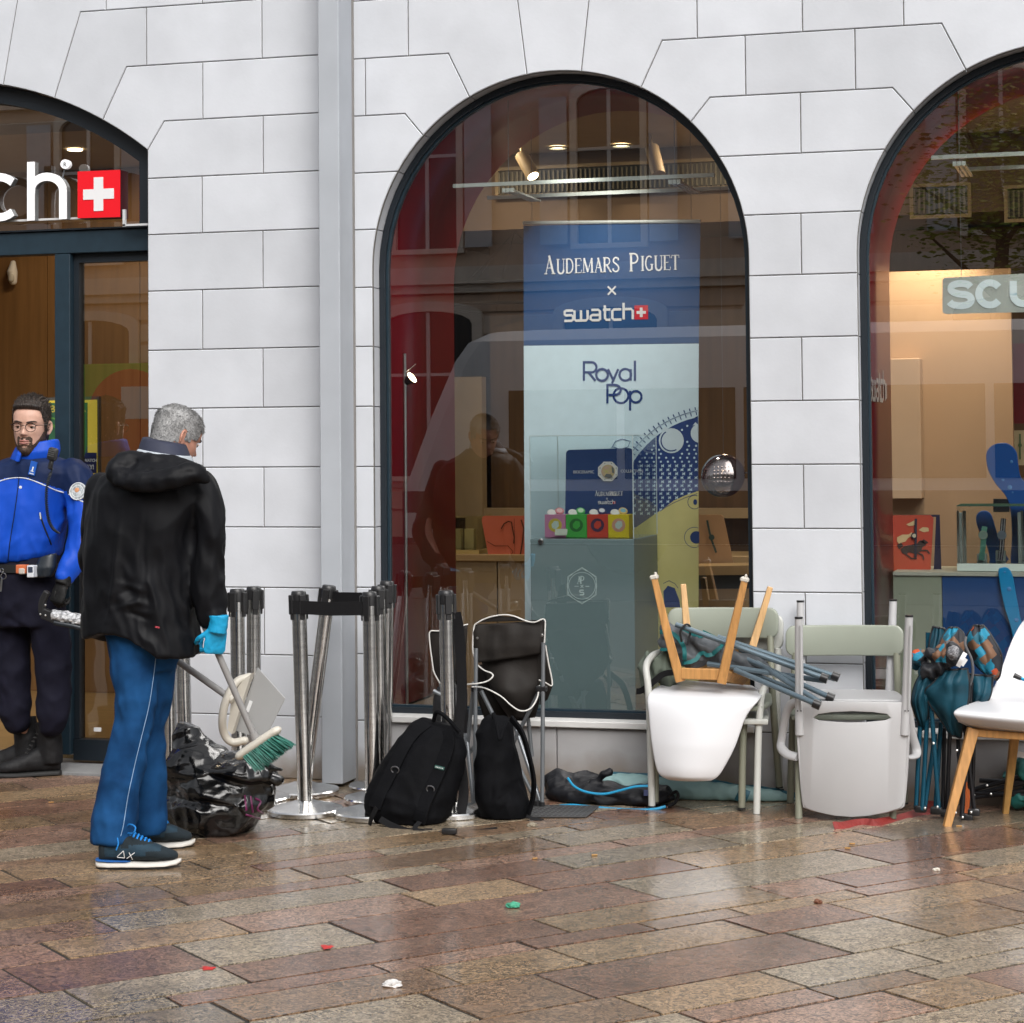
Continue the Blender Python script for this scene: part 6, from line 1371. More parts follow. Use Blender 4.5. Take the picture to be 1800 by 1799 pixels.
me = remesh(mb, .0075, 2, FO, wob=.005, wobs=(6, 6, 3.5), seed=11, ridge=.013, rs=(6.5, 6.5, 3.2), fine=.012, post=hem); mjk = cl(man, 'jacket', me, BLKJ)
mb = MB(); # bunched hood on the back
ptube(mb, [(250, 806, 12, YM-.10), (224, 814, 19, YM-.12), (207, 830, 21, YM-.14), (222, 846, 15, YM-.18), (258, 848, 17, YM-.19), (300, 842, 19, YM-.18), (338, 832, 17, YM-.15), (362, 842, 10, YM-.12)])
ptube(mb, [(248, 810, 13, YM-.10), (270, 816, 18, YM-.12), (305, 822, 18, YM-.11), (335, 826, 15, YM-.08), (352, 830, 12, YM-.06)])
b = bmesh.new(); bmesh.ops.create_uvsphere(b, u_segments=20, v_segments=12, radius=1); c0 = P(275, 834, YM-.11); mb.bm(b, Matrix.Translation(c0) @ Matrix.Rotation(radians(-6), 4, 'Y') @ Matrix.Diagonal((.155, .075, .060, 1)))
H_ = YM-.24
FO = [([P(225, 800, H_+.05), P(232, 830, H_), P(228, 856, H_)], -.014, .010), ([P(245, 812, H_+.03), P(300, 826, H_+.01), P(352, 830, H_+.06)], -.016, .010), ([P(236, 838, H_), P(290, 834, H_), P(345, 822, H_+.05)], .008, .010), ([P(245, 800, H_+.05), P(268, 830, H_), P(262, 856, H_)], -.007, .008), ([P(300, 806, H_+.05), P(285, 835, H_)], -.006, .008), ([P(205, 815, H_+.06), P(222, 838, H_+.03)], -.008, .008)]
me = remesh(mb, .006, 3, FO, wob=.006, wobs=(12, 12, 14), seed=4, ridge=.006, rs=(14, 14, 18)); cl(man, 'hood', me, BLKJ)
mb = MB(); YCm = YM-.01
A0 = [pring(246, 800, 332, 808, .180, YCm), pring(250, 782, 328, 794, .174, YCm+.01), pring(255, 767, 323, 781, .160, YCm+.02)]
mb.loft(A0); cl(man, 'collar', remesh(mb, .006, 2, wob=.003, seed=2), mat('collar_navy', (.018, .022, .045), .7, var=.2))
mb = MB(); mb.loft([pring(242, 800, 336, 814, .196, YCm-.006), pring(247, 788, 332, 802, .188, YCm)]); cl(man, 'collar_lining', remesh(mb, .006, 2), mat('lining_pale', (.42, .46, .50), .7, var=.05))
mb = MB(); c0 = P(277, 1103, YM-.19); mb.box(c0, (.016, .004, .005), Matrix.Rotation(radians(10), 3, 'Y')); man.part('hem_label', mb, mat('label_red', (.45, .06, .08), .5, var=.8, scale=300))
mb = MB(); mb.add([P(352, 838, YM), P(370, 858, YM-.02), P(382, 884, YM), P(366, 880, YM+.03)], [(0, 1, 2, 3)]); man.part('storm_flap', mb, BLKJ, mjk, solid=.006)
# jeans
JEAN = mat('denim_blue', (.004, .037, .118), .85, spec=.15, var=.25, scale=8, col2=(.011, .072, .205), bump=.10, bscale=260)
mb = MB(); mb.loft([pring(192, 1080, 316, 1085, .27, YM), pring(192, 1110, 314, 1110, .28, YM), pring(197, 1150, 311, 1150, .24, YM), pring(206, 1180, 302, 1180, .17, YM)])
ptube(mb, [(236, 1120, 42, YM-.02), (238, 1170, 40, YM-.03), (239, 1220, 35.5, YM-.04), (235, 1270, 31, YM-.05), (224, 1320, 32, YM-.07), (213, 1380, 33.5, YM-.09), (201, 1440, 36, YM-.11), (199, 1484, 35, YM-.12)], rc=False)
ptube(mb, [(274, 1120, 37, YM+.04), (272, 1170, 37, YM+.05), (266, 1220, 34, YM+.06), (258, 1270, 30, YM+.07), (256, 1320, 31, YM+.08), (258, 1380, 31.5, YM+.10), (260, 1435, 31, YM+.11), (262, 1462, 29, YM+.12)], rc=False)
L_ = YM-.16
FO = [([P(205, 1262, L_), P(268, 1250, L_+.05)], -.009, .012), ([P(203, 1285, L_), P(262, 1300, L_)], .010, .012), ([P(200, 1300, L_), P(258, 1285, L_)], -.009, .010), ([P(235, 1310, L_+.1), P(290, 1285, L_+.1)], .010, .012), ([P(190, 1340, L_), P(240, 1322, L_)], .008, .012), ([P(168, 1450, L_), P(225, 1458, L_)], .009, .010), ([P(168, 1438, L_), P(225, 1430, L_)], -.008, .010), ([P(232, 1440, L_+.1), P(290, 1435, L_+.1)], .008, .012), ([P(205, 1130, L_), P(262, 1180, L_)], -.007, .014), ([P(300, 1150, L_+.1), P(262, 1215, L_+.05)], -.008, .014), ([P(260, 1200, L_), P(246, 1300, L_), P(232, 1400, L_)], -.006, .012)]
me = remesh(mb, .0085, 3, FO, wob=.005, wobs=(7, 7, 6), seed=21, ridge=.008, rs=(8, 8, 7), fine=.006); jn = cl(man, 'jeans', me, JEAN)
bpy.context.view_layer.update()
def onm(obj, T, pts, lift):
    out = []
    for u, v in pts:
        hit, loc, nr, i = obj.ray_cast(CPOS-T.loc, _ray(u, v).normalized())
        if hit: out.append(loc+T.loc+nr*lift)
    return out
mb = MB(); mb.tube(onm(jn, man, dense([(276, 1135), (271, 1180), (262, 1240), (250, 1290), (238, 1340), (225, 1400), (217, 1450), (212, 1470)], 6), .0006), .0016, 5); man.part('seam_stitching', mb, mat('stitch_pale', (.22, .34, .50), .8, var=.2), jn)
# trainers
SHN = mat('trainer_navy', (.008, .030, .050), .8, var=.35, scale=20, bump=.15, bscale=160); SHD = mat('trainer_suede', (.006, .013, .018), .9, var=.2, bump=.2, bscale=220); SHW = mat('trainer_sole', (.58, .56, .52), .6, var=.06); LACE = mat('lace_cyan', (.008, .19, .56), .7, var=.1)
for (hu, hv), (tu, tv), lab in (((161, 1531), (306, 1528), 'near'), ((205, 1497), (331, 1493), 'far')):
    h0 = G(hu, hv); t0 = G(tu, tv); h0.z = t0.z = 0
    h0 = h0+Vector((0, .05, 0)); t0 = t0+Vector((0, .05 if lab == 'near' else .05, 0))
    mb = MB(); d_, s_, Ls = foot(mb, h0+Vector((.004, 0, 0)), t0-Vector((.006, 0, 0)), [(0, .020, .075, .030), (.04, .036, .100, .028), (.16, .042, .108, .028), (.30, .043, .112, .028), (.42, .045, .098, .028), (.58, .047, .076, .028), (.76, .046, .056, .028), (.90, .038, .038, .029), (.98, .020, .026, .031), (1.0, .008, .016, .033)])
    me = remesh(mb, .0045, 3, wob=.0012, wobs=(25, 25, 25)); 
    hx_ = h0.copy()
    def suede(p, h0=h0, d_=d_, Ls=Ls):
        t = (Vector(p)-h0).dot(d_)/Ls; z = p[2]
        return z > .09 or t < .10 or t > .80 or z < .048+.018*(t > .62) or (.30 < t < .40 and z > .078)
    paint(me, [SHN, SHD], suede); sh = cl(man, 'trainer', me, None)
    mb = MB(); foot(mb, h0-d_*.006, t0+d_*.006, [(0, .022, .020, .010), (.03, .036, .024, .006), (.15, .043, .028, .003), (.35, .042, .025, .003), (.6, .049, .020, .003), (.82, .047, .021, .004), (.95, .030, .020, .009), (1.0, .010, .014, .018)], e=3.2); man.part('trainer_sole', mb, SHW, sh, smooth=True, ang=50)
    mb = MB(); foot(mb, h0-d_*.004, t0+d_*.003, [(0, .018, .005, .005), (.05, .036, .005, .0), (.35, .040, .005, .0), (.62, .047, .005, .0), (.85, .043, .005, .001), (1.0, .008, .005, .010)], e=3.2); man.part('outsole', mb, SOLE, sh)
    mb = MB(); foot(mb, h0-d_*.0065, h0+d_*Ls*.42, [(0, .022, .008, .030), (.08, .037, .008, .030), (.4, .0445, .008, .027), (.9, .0425, .005, .026), (1.0, .030, .003, .026)], e=3.0); man.part('blue_stripe', mb, flat('stripe_blue', (.015, .10, .33)), sh)
    mb = MB()
    for k in range(7):
        t = .36+.045*k; z = .139-.0068*k; c0 = h0+d_*(t*Ls)+Vector((0, 0, z)); mb.tube([c0-s_*.022+Vector((0, 0, -.010)), c0+d_*.006+Vector((0, 0, .004)), c0+s_*.022+d_*.012+Vector((0, 0, -.012))], .0042, 6)
    k0 = h0+d_*(.36*Ls)+Vector((0, 0, .132))-s_*.01
    mb.tube(bez([k0, k0+Vector((.02, -.02, .035)), k0+Vector((.055, -.035, .030)), k0+Vector((.05, -.04, .008)), k0+Vector((.01, -.01, 0))], 4), .0030, 6); mb.tube(bez([k0, k0+Vector((-.015, -.04, .0)), k0+Vector((-.005, -.055, -.03)), k0+Vector((-.012, -.058, -.055))], 4), .0028, 6)
    man.part('shoe_lace', mb, LACE, sh, smooth=True)
    if lab == 'near':
        bpy.context.view_layer.update()
        def side(u, v):
            hit, loc, nr, i = sh.ray_cast(CPOS-man.loc, _ray(u, v).normalized()); return (loc+man.loc+nr*.0015) if hit else P(u, v, h0.y-.045)
        mb = MB()
        for s in ([(206, 1506), (217, 1496), (219, 1508), (206, 1507)], [(223, 1509), (237, 1499)], [(227, 1499), (233, 1511)]):
            q = []
            for (a, b_), (c, d2) in zip(s[:-1], s[1:]): q += [side(a+(c-a)*k/4, b_+(d2-b_)*k/4) for k in range(5)]
            mb.tube(q, .0016, 5)
        man.part('side_mark', mb, WHITEP, sh)
# disposable gloves
GLB = mat('nitrile_blue', (.010, .33, .60), .42, var=.06, bump=.08, bscale=120)
mb = MB(); hand(mb, HRW, HD+Vector((0, .05, 0)), (.72, -.68, .1), (-.60, -.70, .2), (70, 82, 48), 1.06, .86, spread=.05); mb.tube([HRW+Vector((.0, .0, .035)), HRW+Vector((0, 0, .0)), HRW+HD*.03], [.040, .036, .037], 16); cl(man, 'glove', remesh(mb, .0032, 1, wob=.0012, wobs=(35, 35, 35), ridge=.0015, rs=(40, 40, 40)), GLB)
mb = MB(); hand(mb, HLW, (.6, .3, -.75), (-.3, .9, .2), (.5, 0, .85), (70, 80, 50), 1.06, 1.05); cl(man, 'glove', remesh(mb, .005, 2), GLB)
# broom and dustpan he holds
GRY = mat('grey_handle', (.27, .265, .262), .5, var=.06); CRE = mat('cream_plastic', (.58, .55, .48), .45, var=.05)
YBm = YM-.035; bt0, bt1 = P(352, 1078, YM-.03), P(449, 1299, YM+.10)
bro = Thing('broom', P(470, 1330, YM+.10), 'broom with a grey handle, cream head and green bristles held by the man', 'broom')
mb = MB(); dr = (bt1-bt0); ps = [bt0+dr*t for t in (0, .05, .16, .3, 1)]; mb.tube(ps, [.0155, .0175, .0165, .0128, .0128], 14); hdl = bro.part('handle', mb, GRY, smooth=True)
mb = MB(); mb.tube([bt0+dr*.012+Vector((0, -.0162, .004)), bt0+dr*.04+Vector((0, -.0182, 0))], .007, 10); bro.part('hanging_hole', mb, SIDE, hdl)
mb = MB(); mb.tube([bt1-dr*.05, bt1+dr*.03], [.017, .020], 14); bro.part('socket', mb, GRY, hdl, smooth=True)
YH = YM+.10; hb = [P(424, 1327, YH), P(450, 1310, YH), P(484, 1286, YH)]
mb = MB(); hx2 = (hb[2]-hb[0]).normalized(); nx = Vector((-hx2.z, 0, hx2.x)).normalized()
for k in (0,): mb.tube([hb[0], hb[1]+nx*.002, hb[2]], [(.026, .017), (.028, .019), (.026, .017)], 16, flat=tuple(nx), roundcap=True)
bro.part('broom_head', mb, CRE, smooth=True)
mb = MB(); r3 = random.Random(5)
for k in range(420):
    t = r3.random(); o_ = hb[0]+(hb[2]-hb[0])*(.06+.90*t)-nx*.012+Vector((0, r3.uniform(-.022, .022), 0)); ln_ = r3.uniform(.062, .088); dirn = (-nx+hx2*(.42+(t-.5)*.35+r3.uniform(-.10, .10))+Vector((0, r3.uniform(-.18, .18), 0))).normalized()
    mb.tube([o_, o_+dirn*ln_], [.0022, .0013], 4)
br2 = bro.part('bristles', mb, mat('bristle_green', (.004, .13, .095), .5, var=.4, scale=60)); br2['kind'] = 'stuff'
pan = Thing('dustpan', P(440, 1300, YM+.18), 'long handled grey dustpan with a cream rim held behind the broom', 'dustpan')
YPn = YM+.20; mb = MB(); mb.tube([P(262, 1112, YM+.26), P(306, 1158, YPn), P(408, 1230, YPn)], .0135, 14); pan.part('handle', mb, GRY, smooth=True)
mb = MB(); pl = [(402, 1288), (442, 1176), (491, 1231), (454, 1306)]; q = ccw([(P(u, v, YPn).x, P(u, v, YPn).z) for u, v in pl]); mb.prism(q, YPn+.06, YPn+.064)
pan.part('pan_plate', mb, mat('pan_grey', (.34, .345, .345), .35, var=.05), bevel=.002)
mb = MB(); mb.tube(bez([P(438, 1190, YPn+.055), P(415, 1200, YPn+.02), P(398, 1230, YPn-.01), P(391, 1262, YPn-.01), P(394, 1290, YPn+.02), P(408, 1305, YPn+.04), P(430, 1302, YPn+.06)], 5), [.016]*31, 10, roundcap=True); pan.part('pan_rim', mb, CRE, smooth=True)
mb = MB(); q = ccw([(P(u, v, YPn).x, P(u, v, YPn).z) for u, v in ((396, 1285), (404, 1225), (420, 1202), (438, 1185), (404, 1292))]); mb.prism(q, YPn+.02, YPn+.05); pan.part('pan_back', mb, CRE)
mb = MB(); mb.tube([P(398, 1222, YPn), P(410, 1231, YPn)], .018, 12); pan.part('socket', mb, CRE, smooth=True)
mb = MB(); mb.box(P(438, 1242, YPn+.057), (.014, .002, .045), Matrix.Rotation(radians(22), 3, 'Y')); pan.part('barcode_label', mb, WHITEP)
# ================================================================== THINGS ON THE PAVEMENT
CHROME = mat('stainless_steel', (.72, .715, .70), .17, metal=1, var=.10, scale=6, stretch=(1, 1, 12), roughvar=.05); BLKP = mat('black_plastic_head', (.012, .012, .013), .38, var=.1)
def stanchion_proto():
    t = Thing('barrier_post', (0, 0, 0), 'x', 'barrier post', 'steel belt barrier posts by the wall')
    mb = MB(); mb.lathe([(0, 0), (.160, 0), (.165, .004), (.165, .020), (.160, .026), (.12, .036), (.06, .050), (.042, .056), (.0, .057)], n=40); t.part('base_disc', mb, CHROME, smooth=True, ang=35)
    mb = MB(); mb.lathe([(0, .04), (.032, .04), (.032, .90), (0, .90)], n=24); po = t.part('post_tube', mb, CHROME, smooth=True, ang=35)
    mb = MB(); mb.lathe([(0, .895), (.0335, .895), (.0335, .935), (.0315, .948), (.028, .953), (0, .953)], n=24)
    for k in range(4):
        a = pi/2*k+.35; M_ = Matrix.Rotation(a, 3, 'Z'); mb.box(M_@Vector((.036, 0, .895)), (.014, .030, .085), M_, .003); mb.box(M_@Vector((.034, 0, .845)), (.008, .022, .03), M_, .002)
    t.part('belt_head', mb, BLKP, smooth=True, ang=30); return t.o
stp = stanchion_proto(); first = True; POSTS = {}
for key, gu, gv, tu, tv, lab in (('a', 537, 1430, 525, 1050, 'steel barrier post standing in front, its belt stretched to the right'), ('b', 533, 1396, 577, 1043, 'steel barrier post leaning to the right behind the front one'), ('c', 656, 1436, 650, 1058, 'steel barrier post nearest the camera in the tight cluster of three'), ('d', 670, 1410, 665, 1041, 'middle steel barrier post of the tight cluster of three'),
      ('e', 676, 1388, 680, 1039, 'rear right steel barrier post of the tight cluster of three'), ('f', 792, 1432, 784, 1055, 'steel barrier post standing alone behind the leaning backpack'), ('g', 421, 1420, 419, 1049, 'left steel barrier post of the pair behind the dustpan'), ('h', 446, 1409, 446, 1040, 'right steel barrier post of the pair behind the dustpan'), ('i', 299, 1406, 296, 1030, 'steel barrier post just right of the man’s knees, top hidden by his jacket'), ('j', 327, 1401, 320, 1035, 'steel barrier post between the man’s leg and the dustpan handle')):
    o = stp if first else copy_tree(stp); first = False
    g = G(gu, gv); p = P(tu, tv, g.y); o.location = g; d = (p-g)
    tilt = atan2(d.x, d.z); o['label'] = lab; o.rotation_euler = (0, 0, rnd.uniform(-.5, .5)); POSTS[key] = (g, tilt)
    if abs(tilt) > .004:
        for ch in o.children:
            if ch.name.split('.')[0] != 'base_disc': ch.rotation_euler = (Matrix.Rotation(-o.rotation_euler.z, 3, 'Z')@Matrix.Rotation(tilt, 3, 'Y')@Matrix.Rotation(o.rotation_euler.z, 3, 'Z')).to_euler()
WEB = mat('black_webbing', (.007, .007, .008), .75, spec=.2, var=.2, scale=200, bump=.15, bscale=300)
def ptop(k, z): g, t = POSTS[k]; return g+Vector((sin(t)*z, 0, cos(t)*z))
mb = MB(); a, b = ptop('a', .885), ptop('c', .885); mb.strap([a+Vector((-.03, -.036, 0)), a+Vector((.04, -.037, 0)), (a+b)/2+Vector((0, -.037, -.004)), b+Vector((-.03, -.036, 0)), b+Vector((.0, -.037, 0))], .058, .003); single('barrier_belt', mb, WEB, 'black belt stretched between the front post and the cluster of three', 'belt', 'barrier belts')
mb = MB(); a, b = ptop('b', .895), ptop('d', .895); mb.strap([a, (a+b)/2, b], .056, .003); single('barrier_belt', mb, WEB, 'black belt running behind, from the leaning post to the cluster', 'belt', 'barrier belts')
g, t_ = POSTS['f']; mb = MB(); mb.strap(bez([ptop('f', .86)+Vector((.04, .01, 0)), P(808, 1120, g.y+.02), P(812, 1220, g.y+.02), P(806, 1300, g.y+.0), P(815, 1390, g.y-.05), P(806, 1440, g.y-.12), P(795, 1458, g.y-.2)], 5), .045, .003, (0, -1, .1)); single('barrier_belt', mb, WEB, 'loose black belt hanging down beside the post behind the backpack', 'belt', 'barrier belts')
# --- rubbish bag
def blobs(mb, l, Y):
    for u, v, ru, rv, d, *rest in l:
        y = Y+(rest[0] if rest else 0); s = P(u+1, v, y).x-P(u, v, y).x; b = bmesh.new(); bmesh.ops.create_uvsphere(b, u_segments=24, v_segments=14, radius=1)
        mb.bm(b, Matrix.Translation(P(u, v, y)) @ Matrix.Rotation(radians(rest[1] if len(rest) > 1 else 0), 4, 'Y') @ Matrix.Diagonal((ru*s, d, rv*s, 1)))
def floorz(z0=.003):
    def f(co): co[:, 2] = np.maximum(co[:, 2], z0); return co
    return f
YG = G(378, 1462).y
bag = Thing('rubbish_bag', G(380, 1462), 'full crumpled black plastic rubbish bag on the paving beside the man', 'rubbish bag')
mb = MB(); blobs(mb, [(378, 1420, 88, 50, .19), (352, 1350, 62, 40, .16), (425, 1352, 62, 34, .15), (385, 1385, 92, 42, .18), (470, 1362, 30, 14, .05, 0, 15), (448, 1405, 28, 35, .13)], YG)
mb.loft([pring(300, 1350, 378, 1345, .20, YG), pring(309, 1312, 372, 1312, .15, YG), pring(311, 1284, 352, 1290, .09, YG), pring(313, 1268, 336, 1274, .05, YG)])
ptube(mb, [(440, 1330, 14), (470, 1345, 10), (495, 1352, 5)], YG-.05)
Yg_ = YG-.2
FO = [([P(295, 1380, Yg_), P(370, 1375, Yg_), P(470, 1385, Yg_)], -.035, .016), ([P(300, 1345, Yg_), P(350, 1352, Yg_), P(420, 1340, Yg_)], -.016, .012), ([P(315, 1290, Yg_), P(345, 1340, Yg_)], -.014, .010), ([P(345, 1305, Yg_), P(390, 1330, Yg_), P(450, 1365, Yg_)], .018, .012), ([P(330, 1395, Yg_), P(400, 1440, Yg_)], .014, .012), ([P(420, 1400, Yg_), P(400, 1450, Yg_)], .014, .012)]
me = remesh(mb, .0056, 1, FO, wob=.008, wobs=(6, 6, 8), seed=3, ridge=.026, rs=(4.6, 4.6, 8.5), fine=.009, post=floorz())
bo_ = cl(bag, 'bag_film', me, mat('black_polythene', (.0028, .0028, .0032), .17, var=.2, spec=.6, bump=.14, bscale=22))
bpy.context.view_layer.update(); mb = MB()
for s in ([(430, 1398), (433, 1425)], [(440, 1400), (444, 1428)], [(448, 1404), (458, 1410), (452, 1422), (462, 1430)], [(432, 1432), (445, 1436), (460, 1440)]):
    q = onm(bo_, bag, dense(s, 4), .0012)
    if len(q) > 1: mb.tube(q, .0042, 5)
bag.part('magenta_print', mb, mat('magenta_print', (.16, .012, .085), .35, var=.3, scale=40), bo_)
# --- folded brown camping chairs
def sheet(rows, nu=16, sub=5, bulge=0., wr=0., seed=0, wk=14, pl=None):
    """cloth through rows ((uL, vL), (uR, vR), y, bulge)"""
    Ls = [P(*r[0], r[2]) for r in rows]; Rs = [P(*r[1], r[2]) for r in rows]; Bs = [r[3] if len(r) > 3 else bulge for r in rows]
    Lb, Rb = bez(Ls, sub), bez(Rs, sub); n = len(Lb); mb = MB(); vs = []
    for j in range(n):
        t = j/(n-1)*(len(Bs)-1); i = min(int(t), len(Bs)-2); bu = Bs[i]+(Bs[i+1]-Bs[i])*(t-i)
        for k in range(nu):
            s = k/(nu-1); p = Lb[j].lerp(Rb[j], s); q = p+Vector((0, -bu*sin(pi*s), 0))
            if wr: q += Vector((0, wr*(noise.noise(Vector((p.x*wk+seed, p.z*wk, 1)))+1-2*abs(noise.noise(Vector((p.x*wk*.8+seed+5, p.z*wk*.45, 3))))), 0))
            if pl: q += Vector((0, -pl[0]*abs(sin(pi*pl[1]*s+seed+1.5*noise.noise(Vector((s*2, j*.12, seed)))))*min(1, 4*s, 4*(1-s)), 0))
            vs.append(q)
    fs = [(j*nu+k, j*nu+k+1, (j+1)*nu+k+1, (j+1)*nu+k) for j in range(n-1) for k in range(nu-1)]
    mb.add(vs, fs); mb.edges = ([vs[j*nu] for j in range(n)], [vs[j*nu+nu-1] for j in range(n)], vs[:nu], vs[-nu:]); return mb
BRN = mat('brown_nylon', (.017, .0145, .0128), .65, spec=.2, var=.18, scale=12, bump=.1, bscale=60); PIPW = mat('white_piping_tape', (.62, .61, .58), .6, var=.05); TUBG = mat('grey_steel_tube', (.20, .215, .23), .35, metal=.5, var=.05)
YK = -.46
bc = Thing('camping_chair', G(890, 1420), 'half folded brown camping chair with white piped edges standing before the window', 'camping chair')
s1 = sheet([((835, 1098), (956, 1092), YK, .0), ((832, 1118), (957, 1110), YK, .012), ((833, 1142), (957, 1130), YK, .02), ((836, 1166), (952, 1150), YK, .022)], wr=.011); 
# arched top edge
for i, v in enumerate(s1.v):
    pass
bk = bc.part('back_panel', s1, BRN, smooth=True, solid=.004)
s2 = sheet([((838, 1150), (951, 1140), YK+.02, .01), ((846, 1168), (950, 1165), YK+.02, .03), ((852, 1188), (950, 1190), YK+.03, .06), ((862, 1210), (948, 1212), YK+.03, .08), ((875, 1235), (946, 1235), YK+.05, .09), ((893, 1262), (938, 1262), YK+.08, .06)], wr=.016, seed=4, wk=11); bc.part('seat_panel', s2, BRN, smooth=True, solid=.004)
s3 = sheet([((838, 1170), (850, 1168), YK+.10, 0), ((836, 1200), (872, 1212), YK+.10, .02), ((840, 1232), (905, 1240), YK+.12, .02), ((850, 1262), (920, 1268), YK+.13, 0)], wr=.012, seed=8); bc.part('side_panel', s3, BRN, smooth=True, solid=.004)
s4 = sheet([((950, 1128), (961, 1135), YK+.06, 0), ((952, 1160), (968, 1180), YK+.06, .01), ((950, 1202), (971, 1204), YK+.06, 0), ((948, 1240), (962, 1230), YK+.08, 0)], wr=.005, seed=9); bc.part('side_panel', s4, BRN, smooth=True, solid=.004)
def pipe(T, pts, par, r=.0033, m=None): mb = MB(); mb.tube(bez([P(*p) for p in pts], 4), r, 7, roundcap=True); return T.part('piping', mb, m or PIPW, par, smooth=True)
pipe(bc, [(835, 1160, YK-.01), (831, 1140, YK-.005), (833, 1105, YK-.005), (838, 1096, YK-.005), (858, 1086, YK-.006), (885, 1081, YK-.006), (905, 1084, YK-.006), (925, 1092, YK-.006), (940, 1094, YK-.006), (957, 1089, YK-.004), (958, 1110, YK-.004), (957, 1130, YK-.004)], bk)
pipe(bc, [(838, 1168, YK+.0), (850, 1178, YK-.03), (864, 1184, YK-.05), (866, 1190, YK-.07), (856, 1198, YK-.08), (838, 1202, YK-.09), (813, 1204, YK-.08)], bk); pipe(bc, [(830, 1208, YK-.03), (852, 1210, YK-.06), (880, 1224, YK-.08), (898, 1240, YK-.09), (915, 1250, YK-.09), (932, 1246, YK-.07), (944, 1228, YK-.03), (948, 1206, YK-.01)], bk)
pipe(bc, [(959, 1136, YK+.03), (964, 1165, YK+.03), (971, 1204, YK+.03), (958, 1200, YK), (948, 1196, YK-.02)], bk)
mb = sheet([((836, 1094), (956, 1090), YK+.001, 0), ((845, 1090), (950, 1092), YK, .0), ((860, 1086), (925, 1092), YK, 0), ((878, 1083), (905, 1085), YK, 0)], nu=8); bc.part('back_panel', mb, BRN, smooth=True, solid=.004)
def rod(T, a, b, r, m, nm='frame_tube', par=None, n=10):
    mb = MB(); mb.tube([P(*a), P(*b)], r, n); return T.part(nm, mb, m, par, smooth=True, ang=60)
for a, b in (((837, 1140, YK-.012), (834, 1415, YK-.05)), ((955, 1130, YK-.008), (953, 1418, YK-.03)), ((833, 1200, YK+.0), (820, 1330, YK+.05)), ((846, 1215, YK-.03), (945, 1415, YK+.02)), ((820, 1290, YK+.05), (832, 1410, YK-.04)), ((950, 1212, YK), (890, 1330, YK+.1)), ((890, 1230, YK+.12), (950, 1410, YK-.01)), ((928, 1260, YK+.1), (935, 1330, YK+.12)), ((880, 1330, YK+.1), (836, 1370, YK+.1)), ((820, 1330, YK+.05), (845, 1300, YK+.05))): rod(bc, a, b, .0095, TUBG)
for u, v in ((834, 1418), (952, 1418), (944, 1416)): mb = MB(); mb.tube([P(u, v-8, YK-.04), P(u, v+3, YK-.04)], .014, 10); bc.part('foot_cap', mb, BLKP)
for u, v in ((839, 1122), (953, 1117)): mb = MB(); mb.lathe([(0, .004), (.005, .003), (.006, 0)], P(u, v, YK-.022), 8, Matrix.Rotation(pi/2, 3, 'X')); bc.part('rivet', mb, CHR)
for u in (838, 952): mb = MB(); c0 = P(u, 1211, YK-.01); mb.box(c0, (.05, .03, .025), None, .005); bc.part('joint_block', mb, BLKP)
YK2 = -.30
b2 = Thing('camping_chair', G(790, 1412), 'second brown camping chair, mostly hidden by the lone barrier post', 'camping chair')
s1 = sheet([((754, 1112), (822, 1098), YK2, 0), ((757, 1140), (820, 1135), YK2, .02), ((760, 1170), (818, 1170), YK2, .02), ((772, 1200), (816, 1205), YK2, 0)], wr=.005, seed=3); k_ = b2.part('back_panel', s1, BRN, smooth=True, solid=.004)
pipe(b2, [(822, 1098, YK2), (775, 1109, YK2-.01), (757, 1110, YK2-.01), (755, 1125, YK2-.01), (760, 1165, YK2-.01), (763, 1182, YK2-.01), (773, 1201, YK2-.01)], k_)
s1 = sheet([((768, 1208), (818, 1200), YK2, 0), ((760, 1235), (822, 1240), YK2, .04), ((762, 1262), (825, 1275), YK2, .03), ((775, 1300), (822, 1310), YK2, 0)], wr=.012, seed=13); b2.part('seat_panel', s1, mat('black_nylon', (.010, .010, .012), .6, var=.2), smooth=True, solid=.004)
for a, b in (((762, 1215, YK2), (782, 1225, YK2)), ((815, 1110, YK2+.02), (815, 1408, YK2)), ((775, 1200, YK2+.02), (772, 1408, YK2))): rod(b2, a, b, .0095, TUBG)
# --- backpacks
BP = mat('backpack_black', (.0042, .0044, .0054), .75, spec=.07, var=.25, scale=10, bump=.12, bscale=150); BPQ = mat('backpack_mesh', (.011, .014, .016), .75, var=.25, scale=30, bump=.3, bscale=220)
YP1 = G(720, 1452).y+.10
b1 = Thing('backpack', G(720, 1452), 'black quilted backpack with its shoulder straps outward, leaning against a barrier post', 'backpack')
mb = MB(); mb.loft([pring(668, 1452, 752, 1460, .10, YP1), pring(648, 1436, 772, 1456, .20, YP1), pring(643, 1405, 790, 1436, .26, YP1+.01), pring(652, 1372, 800, 1405, .27, YP1+.04), pring(676, 1332, 812, 1366, .25, YP1+.08), pring(704, 1294, 820, 1326, .22, YP1+.12), pring(722, 1272, 814, 1296, .17, YP1+.14), pring(742, 1262, 795, 1276, .08, YP1+.15)])
Yf1 = YP1-.10
FO = [([P(665, 1395, Yf1), P(735, 1420, Yf1), P(770, 1425, Yf1)], .010, .02), ([P(694, 1365, Yf1), P(742, 1398, Yf1)], -.012, .008), ([P(742, 1275, Yf1+.12), P(700, 1335, Yf1+.05), P(668, 1400, Yf1)], -.012, .012), ([P(778, 1290, Yf1+.12), P(765, 1345, Yf1+.06), P(742, 1405, Yf1)], -.012, .012)]
for k in range(5): FO.append(([P(712-k*5+18, 1300+k*14, Yf1+.1-.015*k), P(770-k*4, 1312+k*15, Yf1+.1-.015*k)], -.010, .006))
